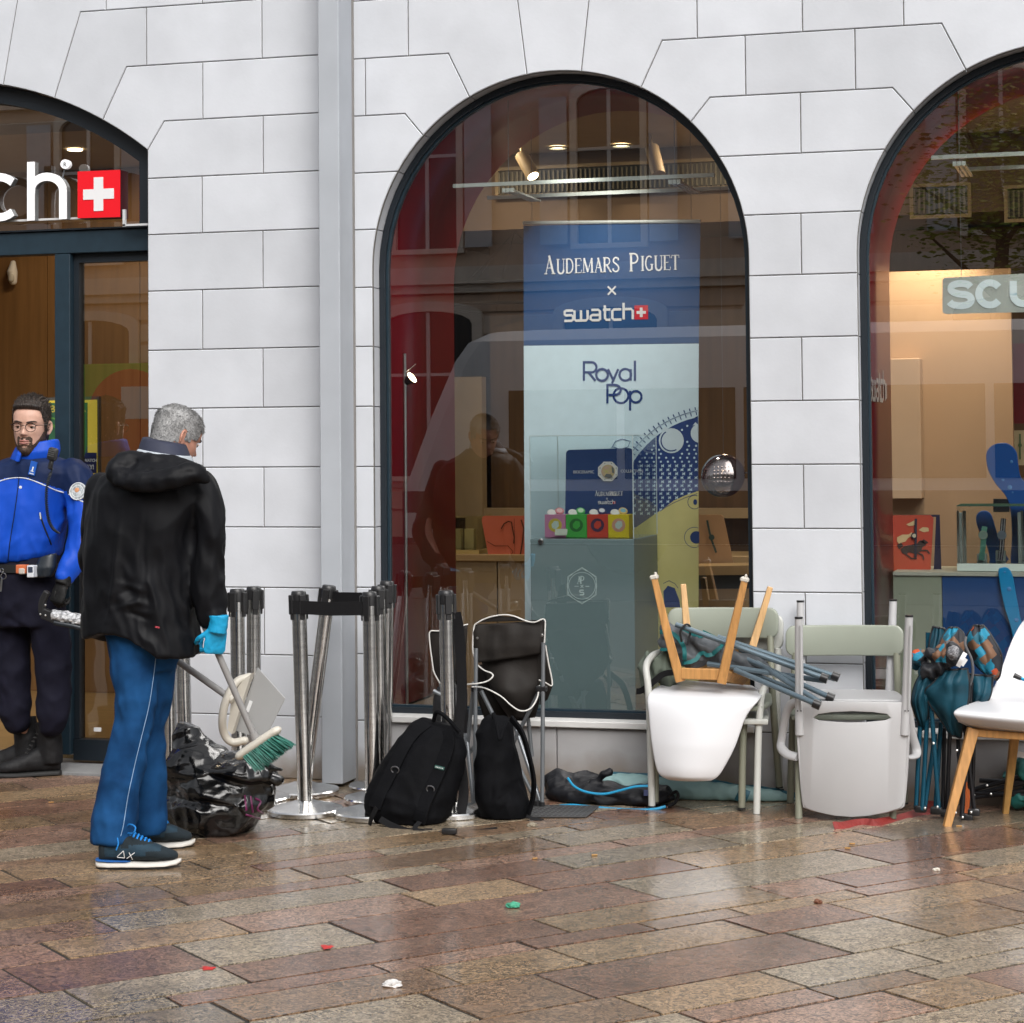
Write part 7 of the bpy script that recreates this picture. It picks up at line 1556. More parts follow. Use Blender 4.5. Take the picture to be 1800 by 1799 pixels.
for k in range(3): FO.append(([P(738+k*12, 1292+k*3, Yf1+.11), P(715+k*14, 1372+k*5, Yf1+.02)], -.009, .006))
me = remesh(mb, .0068, 2, FO, wob=.004, wobs=(9, 9, 9), seed=6, ridge=.006, rs=(10, 10, 10), fine=.005, post=floorz()); b1b = cl(b1, 'bag_body', me, BP)
bpy.context.view_layer.update()
def band_on(T, obj, pts, w, t, lift, m, nm, par=None, n=5):
    q = []
    for u, v in dense(pts, n):
        hit, loc, nr, i = obj.ray_cast(CPOS-T.loc, _ray(u, v).normalized())
        if hit: q.append(loc+T.loc+Vector((0, -lift, .0)))
    # soften the path
    for _ in range(3): q = [q[0]]+[(q[i-1]+q[i]*2+q[i+1])/4 for i in range(1, len(q)-1)]+[q[-1]]
    mb = MB(); mb.strap(q, w, t, (-.1, -1, .25)); return T.part(nm, mb, m, par or obj, bevel=.003)
band_on(b1, b1b, [(752, 1270), (728, 1288), (706, 1322), (688, 1360), (670, 1395), (660, 1420)], .058, .016, .010, BP, 'shoulder_strap'); band_on(b1, b1b, [(784, 1284), (790, 1310), (776, 1350), (758, 1390), (745, 1420), (738, 1445)], .058, .016, .010, BP, 'shoulder_strap')
for u, v in ((698, 1352), (760, 1386)):
    hit, loc, nr, i = b1b.ray_cast(CPOS-b1.loc, _ray(u, v).normalized()); c0 = (loc if hit else P(u, v, YP1)-b1.loc)+b1.loc+Vector((0, -.025, 0)); mb = MB(); mb.tube([c0+Vector((.017*cos(q*.35), -.004*sin(q*.35), .014*sin(q*.35))) for q in range(18)], .0028, 7, closed=True); b1.part('strap_ring', mb, mat('gunmetal', (.16, .16, .17), .3, metal=.8), smooth=True)
hit, loc, nr, i = b1b.ray_cast(CPOS-b1.loc, _ray(776, 1348).normalized()); c0 = loc+b1.loc+Vector((0, -.026, 0)); mb = MB(); mb.box(c0, (.042, .004, .013), Matrix.Rotation(radians(12), 3, 'Y')); lb = b1.part('strap_label', mb, flat('label_green', (.035, .10, .085))); 
mb = MB()
for k in range(5): mb.box(c0+Vector((-.014+.007*k, -.003, .0028-.0014*k)), (.0035, .002, .004), Matrix.Rotation(radians(12), 3, 'Y'))
b1.part('label_mark', mb, WHITEP, lb)
mb = MB(); mb.tube(bez([P(762, 1268, YP1+.10), P(768, 1252, YP1+.08), P(785, 1262, YP1+.07), P(808, 1288, YP1+.08)], 5), .009, 8); b1.part('carry_loop', mb, BP, smooth=True)
mb = MB(); mb.strap(bez([P(662, 1420, YP1-.15), P(652, 1440, YP1-.14), P(648, 1456, YP1-.10), P(636, 1462, YP1-.10)], 5), .024, .003, (-.4, -1, .3)); mb.strap(bez([P(668, 1440, YP1-.14), P(690, 1452, YP1-.16), P(720, 1462, YP1-.18), P(760, 1462, YP1-.17)], 5), .026, .003, (0, -1, .5)); mb.strap(bez([P(738, 1445, YP1-.16), P(730, 1458, YP1-.19), P(760, 1466, YP1-.2), P(795, 1466, YP1-.2)], 5), .022, .003, (0, -.6, 1)); mb.strap([P(800, 1462, YP1-.16), P(840, 1460, YP1-.12), P(874, 1456, YP1-.08)], .016, .003, (0, -.3, 1)); b1.part('loose_strap', mb, WEB)
mb = MB(); c0 = G(790, 1467); mb.box(c0+Vector((0, 0, .013)), (.062, .03, .022), Matrix.Rotation(.1, 3, 'Z'), .005, 2); b1.part('side_buckle', mb, BLKP, smooth=True)
YP2 = G(885, 1444).y+.12
b2p = Thing('backpack', G(885, 1444), 'upright black backpack leaning against the brown camping chair', 'backpack')
mb = MB(); mb.loft([pring(862, 1444, 918, 1446, .10, YP2), pring(846, 1432, 930, 1440, .20, YP2), pring(838, 1400, 926, 1412, .24, YP2), pring(836, 1360, 914, 1372, .24, YP2+.02), pring(837, 1320, 908, 1328, .22, YP2+.03), pring(840, 1285, 904, 1292, .19, YP2+.05), pring(848, 1264, 900, 1268, .15, YP2+.07), pring(858, 1256, 888, 1258, .07, YP2+.08)])
Yf2 = YP2-.11
FO = [([P(868, 1262, Yf2), P(866, 1330, Yf2), P(864, 1420, Yf2)], -.010, .006), ([P(842, 1300, Yf2), P(858, 1320, Yf2), P(862, 1345, Yf2)], -.008, .008), ([P(878, 1390, Yf2), P(905, 1388, Yf2)], -.006, .005), ([P(905, 1390, Yf2), P(880, 1430, Yf2)], -.008, .006), ([P(872, 1415, Yf2), P(890, 1390, Yf2)], -.006, .006), ([P(900, 1280, Yf2), P(890, 1310, Yf2)], .010, .010), ([P(912, 1390, Yf2), P(925, 1420, Yf2)], .010, .010)]
me = remesh(mb, .0065, 2, FO, wob=.005, wobs=(9, 9, 9), seed=16, ridge=.008, rs=(10, 10, 8), fine=.005, post=floorz()); b2b = cl(b2p, 'bag_body', me, BP); bpy.context.view_layer.update()
mb = MB(); mb.strap(bez([P(898, 1262, YP2-.02), P(918, 1290, YP2-.05), P(930, 1330, YP2-.06), P(938, 1370, YP2-.05), P(936, 1405, YP2-.04), P(928, 1432, YP2-.04)], 6), .030, .012, (-.75, -.7, 0)); b2p.part('shoulder_strap', mb, BP, bevel=.003)
mb = MB(); mb.tube(bez([P(868, 1262, YP2-.0), P(868, 1256, YP2-.02), P(874, 1280, YP2-.10), P(878, 1300, YP2-.12), P(884, 1285, YP2-.10), P(892, 1270, YP2-.06)], 5), .008, 8); b2p.part('carry_loop', mb, BP, smooth=True)
mb = MB(); mb.strap([P(925, 1435, YP2-.08), P(940, 1440, YP2-.07), P(956, 1443, YP2-.06)], .025, .003, (0, -.3, 1)); b2p.part('loose_strap', mb, WEB)
# --- drain grating
g0, g1, g2, g3 = G(938, 1418), G(1052, 1420), G(1030, 1438), G(905, 1438)
gr = Thing('ground_grating', (g0+g2)/2, 'grey perforated metal grating let into the paving by the wall', 'grating')
mb = MB(); mb.add([v+Vector((0, 0, .0025)) for v in (g0, g1, g2, g3)], [(0, 3, 2, 1)]); gr.part('grating_pan', mb, mat('grating_dark', (.02, .02, .02), .8, var=0))
GM = mat('grating_metal', (.11, .11, .112), .4, metal=.6, var=.2)
for k in range(9):
    a, b = g0.lerp(g3, k/8), g1.lerp(g2, k/8); mb = MB(); mb.strap([a+Vector((0, 0, .0055)), b+Vector((0, 0, .0055))], .016, .004, (0, 0, 1)); gr.part('grating_bar', mb, GM)
for k in range(13):
    a, b = g0.lerp(g1, k/12), g3.lerp(g2, k/12); mb = MB(); mb.strap([a+Vector((0, 0, .0045)), b+Vector((0, 0, .0045))], .006, .0035, (0, 0, 1)); gr.part('grating_bar', mb, GM)
# --- black bag with cyan piping and the teal mat roll
YA = G(1080, 1418).y
kb = Thing('carry_bag', G(1080, 1418), 'black fabric carry bag with bright cyan piping lying open on the paving', 'bag')
mb = MB(); blobs(mb, [(1070, 1398, 118, 21, .10), (985, 1378, 30, 24, .09, .05), (1020, 1375, 40, 16, .10, .10), (1150, 1398, 34, 20, .09)], YA+.10); ptube(mb, [(1030, 1388, 6), (1052, 1372, 6), (1072, 1354, 5)], YA+.08)
CYP = mat('cyan_piping', (.008, .26, .48), .5, var=.05); NYB = mat('nylon_black', (.006, .0065, .009), .55, spec=.25, var=.25, bump=.15, bscale=70)
me = remesh(mb, .0062, 2, [([P(1000, 1362, YA), P(1022, 1385, YA), P(1080, 1398, YA)], -.018, .014)], wob=.006, wobs=(8, 8, 8), seed=5, ridge=.018, rs=(8, 8, 15), fine=.009, post=floorz()); kbb = cl(kb, 'bag_body', me, NYB)
mb = MB(); mb.tube(bez([P(998, 1368, YA+.02), P(1010, 1383, YA+.0), P(1032, 1393, YA-.01), P(1062, 1396, YA-.01), P(1090, 1390, YA-.01), P(1118, 1383, YA-.01), P(1150, 1382, YA)], 5), .0055, 7); mb.tube(bez([P(984, 1417, YA-.01), P(1010, 1416, YA-.02), P(1060, 1421, YA-.03), P(1110, 1424, YA-.03), P(1150, 1423, YA-.03), P(1170, 1418, YA-.02)], 5), .0065, 7); kb.part('piping', mb, CYP, kbb, smooth=True)
mb = MB(); mb.tube(bez([P(1176, 1400, YA+.02), P(1188, 1392, YA), P(1192, 1400, YA), P(1186, 1412, YA), P(1174, 1418, YA)], 5), .007, 7); kb.part('end_loop', mb, WEB, kbb, smooth=True)
mb = MB(); mb.box(P(1136, 1394, YA-.005), (.022, .003, .026)); kb.part('bag_label', mb, flat('label_dkblue', (.03, .04, .10)), kbb)
YR = G(1250, 1412).y+.06
ro = Thing('sleeping_mat', G(1250, 1412), 'long pale teal rolled sleeping mat lying along the foot of the wall', 'sleeping mat')
mb = MB(); ptube(mb, [(1068, 1380, 17, YR-.02), (1110, 1380, 19, YR-.01), (1170, 1386, 18, YR), (1250, 1392, 17, YR+.02), (1320, 1397, 15, YR+.04), (1370, 1402, 11, YR+.07), (1396, 1407, 5, YR+.1)], YR, n=18)
me = remesh(mb, .0065, 2, [([P(1075, 1372, YR-.05), P(1100, 1392, YR-.05)], -.012, .008), ([P(1180, 1380, YR-.05), P(1165, 1398, YR-.05)], -.008, .008)], wob=.004, seed=8, ridge=.008, rs=(14, 14, 14), post=floorz()); cl(ro, 'mat_roll', me, mat('pale_teal', (.20, .32, .32), .6, var=.08, scale=8))
mb = MB(); ptube(mb, [(1075, 1368, 12, YR+.06), (1150, 1372, 12, YR+.07), (1260, 1384, 12, YR+.09), (1360, 1396, 11, YR+.12), (1410, 1402, 8, YR+.14)], YR+.08, n=14); cl(ro, 'mat_cover', remesh(mb, .007, 2, wob=.004, ridge=.006, seed=4, post=floorz()), mat('petrol_blue', (.012, .085, .125), .55, var=.15))
mb = MB(); q = bez([P(1310, 1388, YR-.045), P(1306, 1398, YR-.055), P(1300, 1410, YR-.045)], 4); mb.strap(q, .05, .004); ro.part('mat_strap', mb, mat('petrol_blue2', (.012, .085, .125), .55, var=.15))
# --- stacked chairs
SAGE = mat('sage_green_plastic', (.295, .32, .265), .42, var=.03, bump=.03, bscale=200); SAGED = mat('sage_green_tube', (.20, .205, .155), .42, var=.05); WTUB = mat('white_grey_tube', (.50, .51, .48), .4, var=.03)
def plank(T, nm, rows, m, th, par=None):   # curved rounded board
    mb = sheet(rows, nu=18, sub=4); return T.part(nm, mb, m, par, smooth=True, solid=th, bevel=.004)
def rrect(u0, v0, u1, v1, r, n=5):
    return arcp(u1-r, v0+r, r, -r, 0, 90, n)+arcp(u0+r, v0+r, r, -r, 90, 180, n)+arcp(u0+r, v1-r, r, -r, 180, 270, n)+arcp(u1-r, v1-r, r, -r, 270, 360, n)
def board(T, nm, pts, Y, th, m, bow=.03, par=None):
    """rounded board with a bow towards the wall in its middle"""
    q = [(P(u, v, Y).x, P(u, v, Y).z) for u, v in pts]; xs = [a for a, b in q]; xm_, hw = (min(xs)+max(xs))/2, (max(xs)-min(xs))/2
    q = ccw(q); b = bmesh.new(); vs = [b.verts.new((a, Y, c)) for a, c in q]; b.faces.new(vs); 
    for k in range(1, 10): 
        x = xm_-hw+2*hw*k/10; bmesh.ops.bisect_plane(b, geom=b.verts[:]+b.edges[:]+b.faces[:], plane_co=(x, 0, 0), plane_no=(1, 0, 0))
    for v in b.verts: v.co.y += bow*(1-((v.co.x-xm_)/hw)**2)
    b.normal_update()
    mb = MB(); mb.bm(b); return T.part(nm, mb, m, par, smooth=True, solid=th, bevel=th*.3, ang=40)
def stackchair(lab, m, mt, back, yb, seat, legs, name='stacking_chair'):
    T = Thing(name, P(legs[0][0][0], legs[0][-1][1], legs[0][-1][2]), lab, 'chair')
    board(T, 'backrest', rrect(*back, 16), yb, .020, m, .035)
    plank(T, 'seat', seat, m, .022)
    for l in legs: mb = MB(); mb.tube(bez([P(*p) for p in l], 4), .0155, 12); T.part('leg', mb, mt, smooth=True)
    for l in legs:
        e = P(*l[-1]); mb = MB(); mb.tube([e+Vector((0, 0, .004)), e-Vector((0, 0, .004))], .0165, 12); T.part('leg_cap', mb, BLKP)
    return T
yb1 = -.13
stackchair('white stacking chair underneath the sage one, left of the pier', WTUB, WTUB, (1184, 1080, 1377, 1143), yb1+.045, [((1170, 1252), (1350, 1252), yb1+.02), ((1164, 1260), (1352, 1262), -.26), ((1160, 1268), (1350, 1270), -.42)],
    [[(1164, 1146, -.20), (1146, 1154, -.30), (1136, 1172, -.36), (1139, 1205, -.385), (1142, 1260, -.39), (1146, 1418, -.40)], [(1352, 1192, -.20), (1346, 1204, -.30), (1339, 1222, -.36), (1336, 1250, -.39), (1333, 1300, -.40), (1330, 1432, -.43)], [(1190, 1140, yb1+.04), (1186, 1250, yb1+.05), (1181, 1386, -.02)], [(1368, 1140, yb1+.04), (1366, 1250, yb1+.05), (1372, 1388, -.02)]])
stackchair('sage green stacking chair under the upside down white shell', SAGE, SAGED, (1174, 1069, 1368, 1123), yb1, [((1168, 1236), (1356, 1222), yb1-.02), ((1164, 1240), (1356, 1236), -.26), ((1158, 1246), (1340, 1246), -.40)],
    [[(1156, 1250, -.35), (1153, 1300, -.36), (1152, 1411, -.375)], [(1310, 1250, -.36), (1306, 1300, -.37), (1304, 1421, -.385)], [(1186, 1118, yb1+.01), (1180, 1230, yb1-.02), (1172, 1380, -.05)], [(1354, 1118, yb1+.01), (1358, 1222, yb1-.02), (1370, 1384, -.05)]])
# upside down shell
SHELL = mat('white_shell_plastic', (.66, .665, .685), .30, var=.01, spec=.45); OAK = mat('beech_wood', (.50, .255, .085), .5, var=.22, scale=5, stretch=(14, 14, 1.2), bump=.05, bscale=90, detail=7); OAKL = mat('beech_wood_pale', (.60, .37, .17), .5, var=.18, scale=5, stretch=(14, 14, 1.2))
us = Thing('shell_chair', P(1230, 1370, -.5), 'white shell chair turned upside down with its wooden legs in the air', 'chair')
mb = sheet([((1192, 1196), (1322, 1206), -.06, -.00), ((1166, 1203), (1334, 1214), -.20, -.0), ((1146, 1214), (1340, 1221), -.36, .01), ((1138, 1228), (1334, 1232), -.43, .035), ((1140, 1256), (1312, 1260), -.46, .05), ((1145, 1305), (1293, 1312), -.485, .06), ((1152, 1344), (1273, 1350), -.50, .055), ((1160, 1362), (1262, 1365), -.505, .045), ((1178, 1371), (1250, 1372), -.508, .02)], nu=22, sub=5); us.part('shell', mb, SHELL, smooth=True, solid=.009, ang=180, sub=1)
for k, (l, w) in enumerate((([(1196, 1198, -.40), (1171, 1105, -.44), (1150, 1016, -.46)], .038), ([(1268, 1201, -.42), (1288, 1110, -.46), (1309, 1020, -.48)], .038), ([(1222, 1190, -.14), (1207, 1100, -.12), (1201, 1027, -.10)], .034), ([(1305, 1194, -.16), (1328, 1120, -.13), (1354, 1032, -.11)], .034))):
    mb = MB(); mb.strap([P(*p) for p in l], [w*1.1, w*.95, w*.72], w*.8, (.25, -1, 0)); us.part('leg', mb, OAK if k < 2 else OAKL, bevel=.004)
    if k < 2: e = P(*l[-1]); mb = MB(); mb.box(e+Vector((0, 0, .002)), (.036, .036, .022), Matrix.Rotation(radians(-12 if k == 0 else 12), 3, 'Y'), .006); mb.box(e+Vector((.006, 0, .018)), (.012, .012, .014), None, .004); us.part('leg_cap', mb, flat('felt_cap', (.55, .52, .46)))
for a, b in (((1198, 1184, -.41), (1266, 1186, -.42)), ((1268, 1186, -.42), (1310, 1196, -.17)), ((1218, 1182, -.15), (1306, 1186, -.17)), ((1200, 1186, -.40), (1222, 1184, -.15))):
    mb = MB(); mb.strap([P(*a), P(*b)], .048, .018, (0, -1, 0)); us.part('apron_rail', mb, OAK, bevel=.004)
# folded grey chair lying through the legs
GNY = mat('grey_nylon', (.085, .095, .105), .6, var=.2, scale=10, bump=.1, bscale=60); TEAL = mat('teal_piping', (.006, .13, .135), .55, var=.1); TUBB = mat('blue_grey_tube', (.125, .175, .21), .32, metal=.35, var=.05)
YZ = -.27
fc = Thing('folded_camping_chair', P(1290, 1170, YZ), 'folded grey camping chair with teal edging lying across the upside down shell', 'camping chair')
mb = MB(); blobs(mb, [(1195, 1122, 46, 22, .07, 0, 22), (1240, 1138, 50, 20, .07, 0, 22), (1215, 1152, 40, 20, .08, .0, 10), (1172, 1128, 22, 14, .06), (1290, 1160, 45, 16, .06, 0, 20), (1325, 1168, 30, 12, .05, 0, 20)], YZ)
me = remesh(mb, .006, 2, [([P(1190, 1105, YZ-.06), P(1230, 1150, YZ-.06)], -.014, .008), ([P(1225, 1120, YZ-.06), P(1262, 1160, YZ-.06)], -.012, .008)], wob=.008, wobs=(9, 9, 9), seed=2, ridge=.022, rs=(11, 11, 16), fine=.010); fb = cl(fc, 'folded_fabric', me, GNY); bpy.context.view_layer.update()
for s in ([(1150, 1122), (1158, 1112), (1182, 1114), (1200, 1132), (1205, 1160)], [(1176, 1086), (1205, 1108), (1232, 1120), (1240, 1100), (1262, 1112), (1268, 1128)], [(1200, 1165), (1222, 1160), (1236, 1146), (1246, 1152), (1262, 1142), (1270, 1130)], [(1265, 1112), (1280, 1122), (1310, 1126)], [(1150, 1132), (1165, 1140), (1180, 1138)]):
    q = [ (o_ if True else 0) for o_ in onm(fb, fc, dense(s, 5), .004)]
    if len(q) > 3: mb = MB(); mb.strap(q, .018, .004, (0, -1, .2)); fc.part('piping', mb, TEAL, fb, smooth=True)
TIPS = [(1450, 1193), (1470, 1190), (1461, 1227), (1437, 1239)]
for k, (a, b, dy) in enumerate((((1188, 1098), TIPS[0], -.09), ((1262, 1120), TIPS[1], -.03), ((1288, 1148), TIPS[2], .0), ((1292, 1178), TIPS[3], -.10), ((1244, 1167), (1448, 1197), -.06), ((1300, 1142), (1468, 1194), .03), ((1330, 1165), (1440, 1234), -.05), ((1285, 1170), (1400, 1215), .02))):
    rod(fc, (*a, YZ+dy), (*b, YZ+dy-(.24 if k in (2, 3, 6) else .08)), .0115, TUBB)
for k, (u, v) in enumerate(TIPS):
    mb = MB(); e = P(u, v, YZ+(-.17, -.11, -.24, -.34)[k]); d0 = Vector((.93, 0, -.36)); mb.tube([e-d0*.020, e+d0*.012], [.019, .020], 12); fc.part('foot_cap', mb, BLKP, smooth=True, ang=40)
mb = MB(); mb.tube(bez([P(1198, 1128, YZ-.10), P(1196, 1110, YZ-.12), P(1206, 1098, YZ-.11), P(1214, 1106, YZ-.09), P(1208, 1135, YZ-.10)], 5), .005, 7); fc.part('tie_cord', mb, BLKP, smooth=True)
sj = Thing('draped_jacket', P(1150, 1190, -.28), 'crumpled sage green cloth with a black strap hung on the left of the chairs', 'cloth')
mb = MB(); blobs(mb, [(1158, 1172, 24, 26, .07), (1140, 1168, 14, 20, .05), (1172, 1190, 18, 20, .06), (1136, 1195, 10, 22, .05, .05)], -.24)
me = remesh(mb, .006, 2, wob=.008, seed=12, ridge=.022, rs=(15, 15, 7), fine=.010); cl(sj, 'cloth_body', me, mat('sage_cloth', (.13, .16, .125), .8, var=.12))
mb = MB(); mb.strap(bez([P(1184, 1182, -.34), P(1165, 1186, -.35), P(1145, 1202, -.35), P(1128, 1214, -.34), P(1119, 1216, -.32)], 5), .026, .004, (0, -1, .3)); sj.part('black_strap', mb, WEB)
# second sage chair and the grey armchair upside down on it
yb2 = -.14
stackchair('sage green stacking chair under the upside down grey armchair', SAGE, SAGED, (1381, 1100, 1588, 1154), yb2, [((1392, 1246), (1582, 1246), yb2-.02), ((1388, 1252), (1584, 1253), -.28), ((1392, 1262), (1580, 1262), -.42)],
    [[(1404, 1262, -.42), (1404, 1330, -.45), (1404, 1440, -.50)], [(1572, 1262, -.42), (1571, 1330, -.44), (1569, 1440, -.46)], [(1398, 1148, yb2+.01), (1394, 1250, yb2-.02), (1389, 1412, -.13)], [(1576, 1148, yb2+.01), (1580, 1250, yb2-.02), (1590, 1412, -.13)]])
GAR = mat('light_grey_plastic', (.445, .445, .452), .42, var=.02, bump=.05, bscale=350)
ga = Thing('garden_armchair', P(1500, 1433, -.52), 'light grey plastic armchair upside down, its four legs pointing up', 'chair')
def curve_panel(poly, Y, th, bow):
    q = [(P(u, v, Y).x, P(u, v, Y).z) for u, v in poly]; b = bmesh.new(); vs = [b.verts.new((a, Y, c)) for a, c in ccw(q)]; b.faces.new(vs); xs = [a for a, c in q]; return b
def garpanel(parts, Y, bow, nm):
    mb = MB(); X0_, X1_ = P(1400, 1330, Y).x, P(1598, 1330, Y).x
    for poly in parts:
        b = curve_panel(poly, Y, 0, 0)
        for k in range(1, 16): bmesh.ops.bisect_plane(b, geom=b.verts[:]+b.edges[:]+b.faces[:], plane_co=(X0_+(X1_-X0_)*k/16, 0, 0), plane_no=(1, 0, 0))
        for v in b.verts: s = (v.co.x-X0_)/(X1_-X0_); v.co.y -= bow*sin(pi*max(0, min(1, s)))
        b.normal_update(); mb.bm(b)
    b = bmesh.new(); me = mb.mesh('x'); b.from_mesh(me); bmesh.ops.remove_doubles(b, verts=b.verts, dist=.0008); m2 = MB(); m2.bm(b); return m2
slt = [(1431, 1261), (1440, 1254), (1465, 1250), (1500, 1248), (1535, 1250), (1560, 1254), (1567, 1261)]; slb = [(1567, 1261), (1558, 1265), (1530, 1267), (1500, 1268), (1468, 1267), (1440, 1265), (1431, 1261)]
up_ = [(1404, 1261)]+slt+[(1596, 1261), (1594, 1240), (1588, 1234), (1560, 1233), (1500, 1231), (1440, 1231), (1410, 1232), (1405, 1240)]
lo_ = [(1404, 1261), (1402, 1285), (1407, 1350), (1412, 1410), (1418, 1420), (1440, 1426), (1470, 1431), (1500, 1433), (1530, 1431), (1560, 1426), (1584, 1419), (1589, 1408), (1594, 1350), (1597, 1285), (1596, 1261)]+slb
gb = ga.part('back_panel', garpanel([up_, lo_], -.50, .045, 'b'), GAR, smooth=True, solid=.010, bevel=.003, ang=50)
mb = MB(); mb.tube([v for v in bez([P(u, v, -.505) for u, v in lo_[1:15]], 2)], .006, 6); ga.part('back_rim', mb, GAR, gb, smooth=True)
plank(ga, 'seat', [((1412, 1232), (1590, 1234), -.48), ((1418, 1226), (1586, 1226), -.36), ((1424, 1218), (1578, 1219), -.20), ((1434, 1214), (1566, 1215), -.08)], GAR, .012)
for nm_, l, r0, r1 in (('leg', [(1404, 1088, -.52), (1405, 1200, -.505), (1406, 1292, -.505)], .0165, .020), ('leg', [(1598, 1085, -.52), (1594, 1200, -.505), (1590, 1292, -.505)], .0165, .020), ('leg', [(1407, 1059, -.06), (1408, 1140, -.09), (1410, 1225, -.12)], .0165, .020), ('leg', [(1570, 1057, -.06), (1567, 1140, -.09), (1564, 1222, -.12)], .0165, .020)):
    q = bez([P(*p) for p in l], 4); mb = MB(); mb.tube(q, [r0+(r1-r0)*k/(len(q)-1) for k in range(len(q))], 14); lg = ga.part(nm_, mb, GAR, smooth=True, ang=60)
    e = q[0]; mb = MB(); mb.tube([e+Vector((0, 0, .000)), e+Vector((0, 0, .008))], .0172, 14); ga.part('leg_cap', mb, BLKP, lg)
    if l[0][1] > 1070: mb = MB(); mb.strap([P(l[0][0]+2, 1100, -.540), P(l[1][0]+2, 1250, -.527)], .005, .003, (0, -1, 0)); ga.part('leg_groove', mb, mat('groove_grey', (.30, .30, .30), .6, var=0), lg)
    if l[0][1] > 1070:
        mb = MB()
        for du in (-3, 3): mb.lathe([(.0032, 0), (.003, .0015), (0, .0015)], P(l[1][0]+du, 1250, -.529), 8, Matrix.Rotation(pi/2, 3, 'X'))
        ga.part('screw_hole', mb, BLKP, lg)
for sgn, l in ((-1, [(1410, 1236, -.46), (1392, 1238, -.44), (1382, 1256, -.42), (1374, 1300, -.40), (1373, 1314, -.42), (1384, 1326, -.46), (1402, 1331, -.49)]), (1, [(1592, 1238, -.46), (1598, 1262, -.44), (1602, 1290, -.42), (1610, 1316, -.40), (1610, 1328, -.42), (1602, 1332, -.46), (1592, 1332, -.49)])):
    mb = MB(); mb.tube(bez([P(*p) for p in l], 5), [(.020, .011)]*31, 12, flat=(0, -1, 0), roundcap=False); ga.part('armrest', mb, GAR, smooth=True)
# --- folded patterned camping chairs
def tri_mat():
    m = bpy.data.materials.new('geometric_print'); m.use_nodes = True; nt = m.node_tree; N = nt.nodes; L = nt.links; b = N['Principled BSDF']; b.inputs['Roughness'].default_value = .65
    tc = N.new('ShaderNodeTexCoord'); mp = N.new('ShaderNodeMapping'); mp.inputs['Rotation'].default_value = (0, radians(38), 0); mp.inputs['Scale'].default_value = (27, 8, 27); L.new(tc.outputs['Object'], mp.inputs[0])
    v = N.new('ShaderNodeTexVoronoi'); v.distance = 'CHEBYCHEV'; v.inputs['Scale'].default_value = 1; v.inputs['Randomness'].default_value = .55; L.new(mp.outputs[0], v.inputs[0])
    sp = N.new('ShaderNodeSeparateColor'); L.new(v.outputs['Color'], sp.inputs[0]); cr_ = N.new('ShaderNodeValToRGB'); cr_.color_ramp.interpolation = 'CONSTANT'
    els = [(0, (.012, .014, .02)), (.22, (.010, .10, .15)), (.42, (.17, .085, .045)), (.66, (.008, .20, .32)), (.78, (.012, .012, .016)), (.91, (.42, .060, .012))]
    e = cr_.color_ramp.elements; e[0].position = 0; e[0].color = (*els[0][1], 1); e[1].position = els[1][0]; e[1].color = (*els[1][1], 1)
    for p_, c in els[2:]: q = e.new(p_); q.color = (*c, 1)
    L.new(sp.outputs[0], cr_.inputs[0]); L.new(cr_.outputs[0], b.inputs['Base Color']); return m
TRI = tri_mat(); PET = mat('petrol_nylon', (.006, .052, .080), .55, spec=.3, var=.2, scale=10, bump=.08, bscale=60); TUBP = mat('petrol_blue_tube', (.010, .085, .14), .25, metal=.3, var=.05); TUBK = mat('black_tube', (.018, .018, .021), .3, metal=.3, var=.05); ORS = mat('orange_strap', (.55, .11, .012), .6, var=.05); EDG = mat('black_edging', (.010, .011, .014), .6, var=.1)
YX = -.30
c1 = Thing('folded_camping_chair', P(1632, 1425, YX), 'folded camping chair with blue tubes and petrol fabric beside the grey armchair', 'camping chair', 'folded chairs with geometric print')
c2 = Thing('folded_camping_chair', P(1690, 1432, YX), 'folded camping chair with black tubes and a brown, cyan and orange print', 'camping chair', 'folded chairs with geometric print')
for a, b in (((1631, 1112, YX+.05), (1631, 1150, YX+.05)), ((1620, 1220, YX-.05), (1610, 1424, YX-.08)), ((1632, 1225, YX-.06), (1621, 1424, YX-.09)), ((1637, 1240, YX-.10), (1650, 1420, YX-.09)), ((1644, 1290, YX-.02), (1625, 1424, YX-.07)), ((1654, 1270, YX), (1644, 1428, YX))): rod(c1, a, b, .0098, TUBP)
for a, b in (((1660, 1280, YX+.02), (1657, 1432, YX)), ((1677, 1205, YX-.10), (1670, 1300, YX-.08)), ((1670, 1280, YX-.05), (1664, 1432, YX)), ((1684, 1180, YX-.10), (1713, 1428, YX-.06)), ((1708, 1200, YX-.06), (1690, 1436, YX-.10)), ((1718, 1210, YX-.04), (1700, 1330, YX-.02)), ((1684, 1300, YX-.03), (1692, 1436, YX-.10)), ((1706, 1290, YX), (1704, 1420, YX+.02)), ((1712, 1300, YX+.02), (1709, 1400, YX+.05))): rod(c2, a, b, .0088, TUBK)
for T, u, v in ((c1, 1618, 1426), (c1, 1646, 1429), (c2, 1664, 1434), (c2, 1700, 1441), (c2, 1712, 1432)): mb = MB(); mb.box(P(u, v-4, YX-.08), (.05, .035, .030), None, .008, 2); T.part('foot_cap', mb, BLKP, smooth=True, ang=40)
for T, u, v in ((c1, 1641, 1307), (c1, 1626, 1421), (c1, 1648, 1419), (c2, 1682, 1320), (c2, 1692, 1437), (c2, 1707, 1428), (c2, 1680, 1429)): mb = MB(); mb.lathe([(0, .006), (.005, .004), (.006, 0)], P(u, v, YX-.12), 8, Matrix.Rotation(pi/2, 3, 'X')); T.part('rivet', mb, CHR)
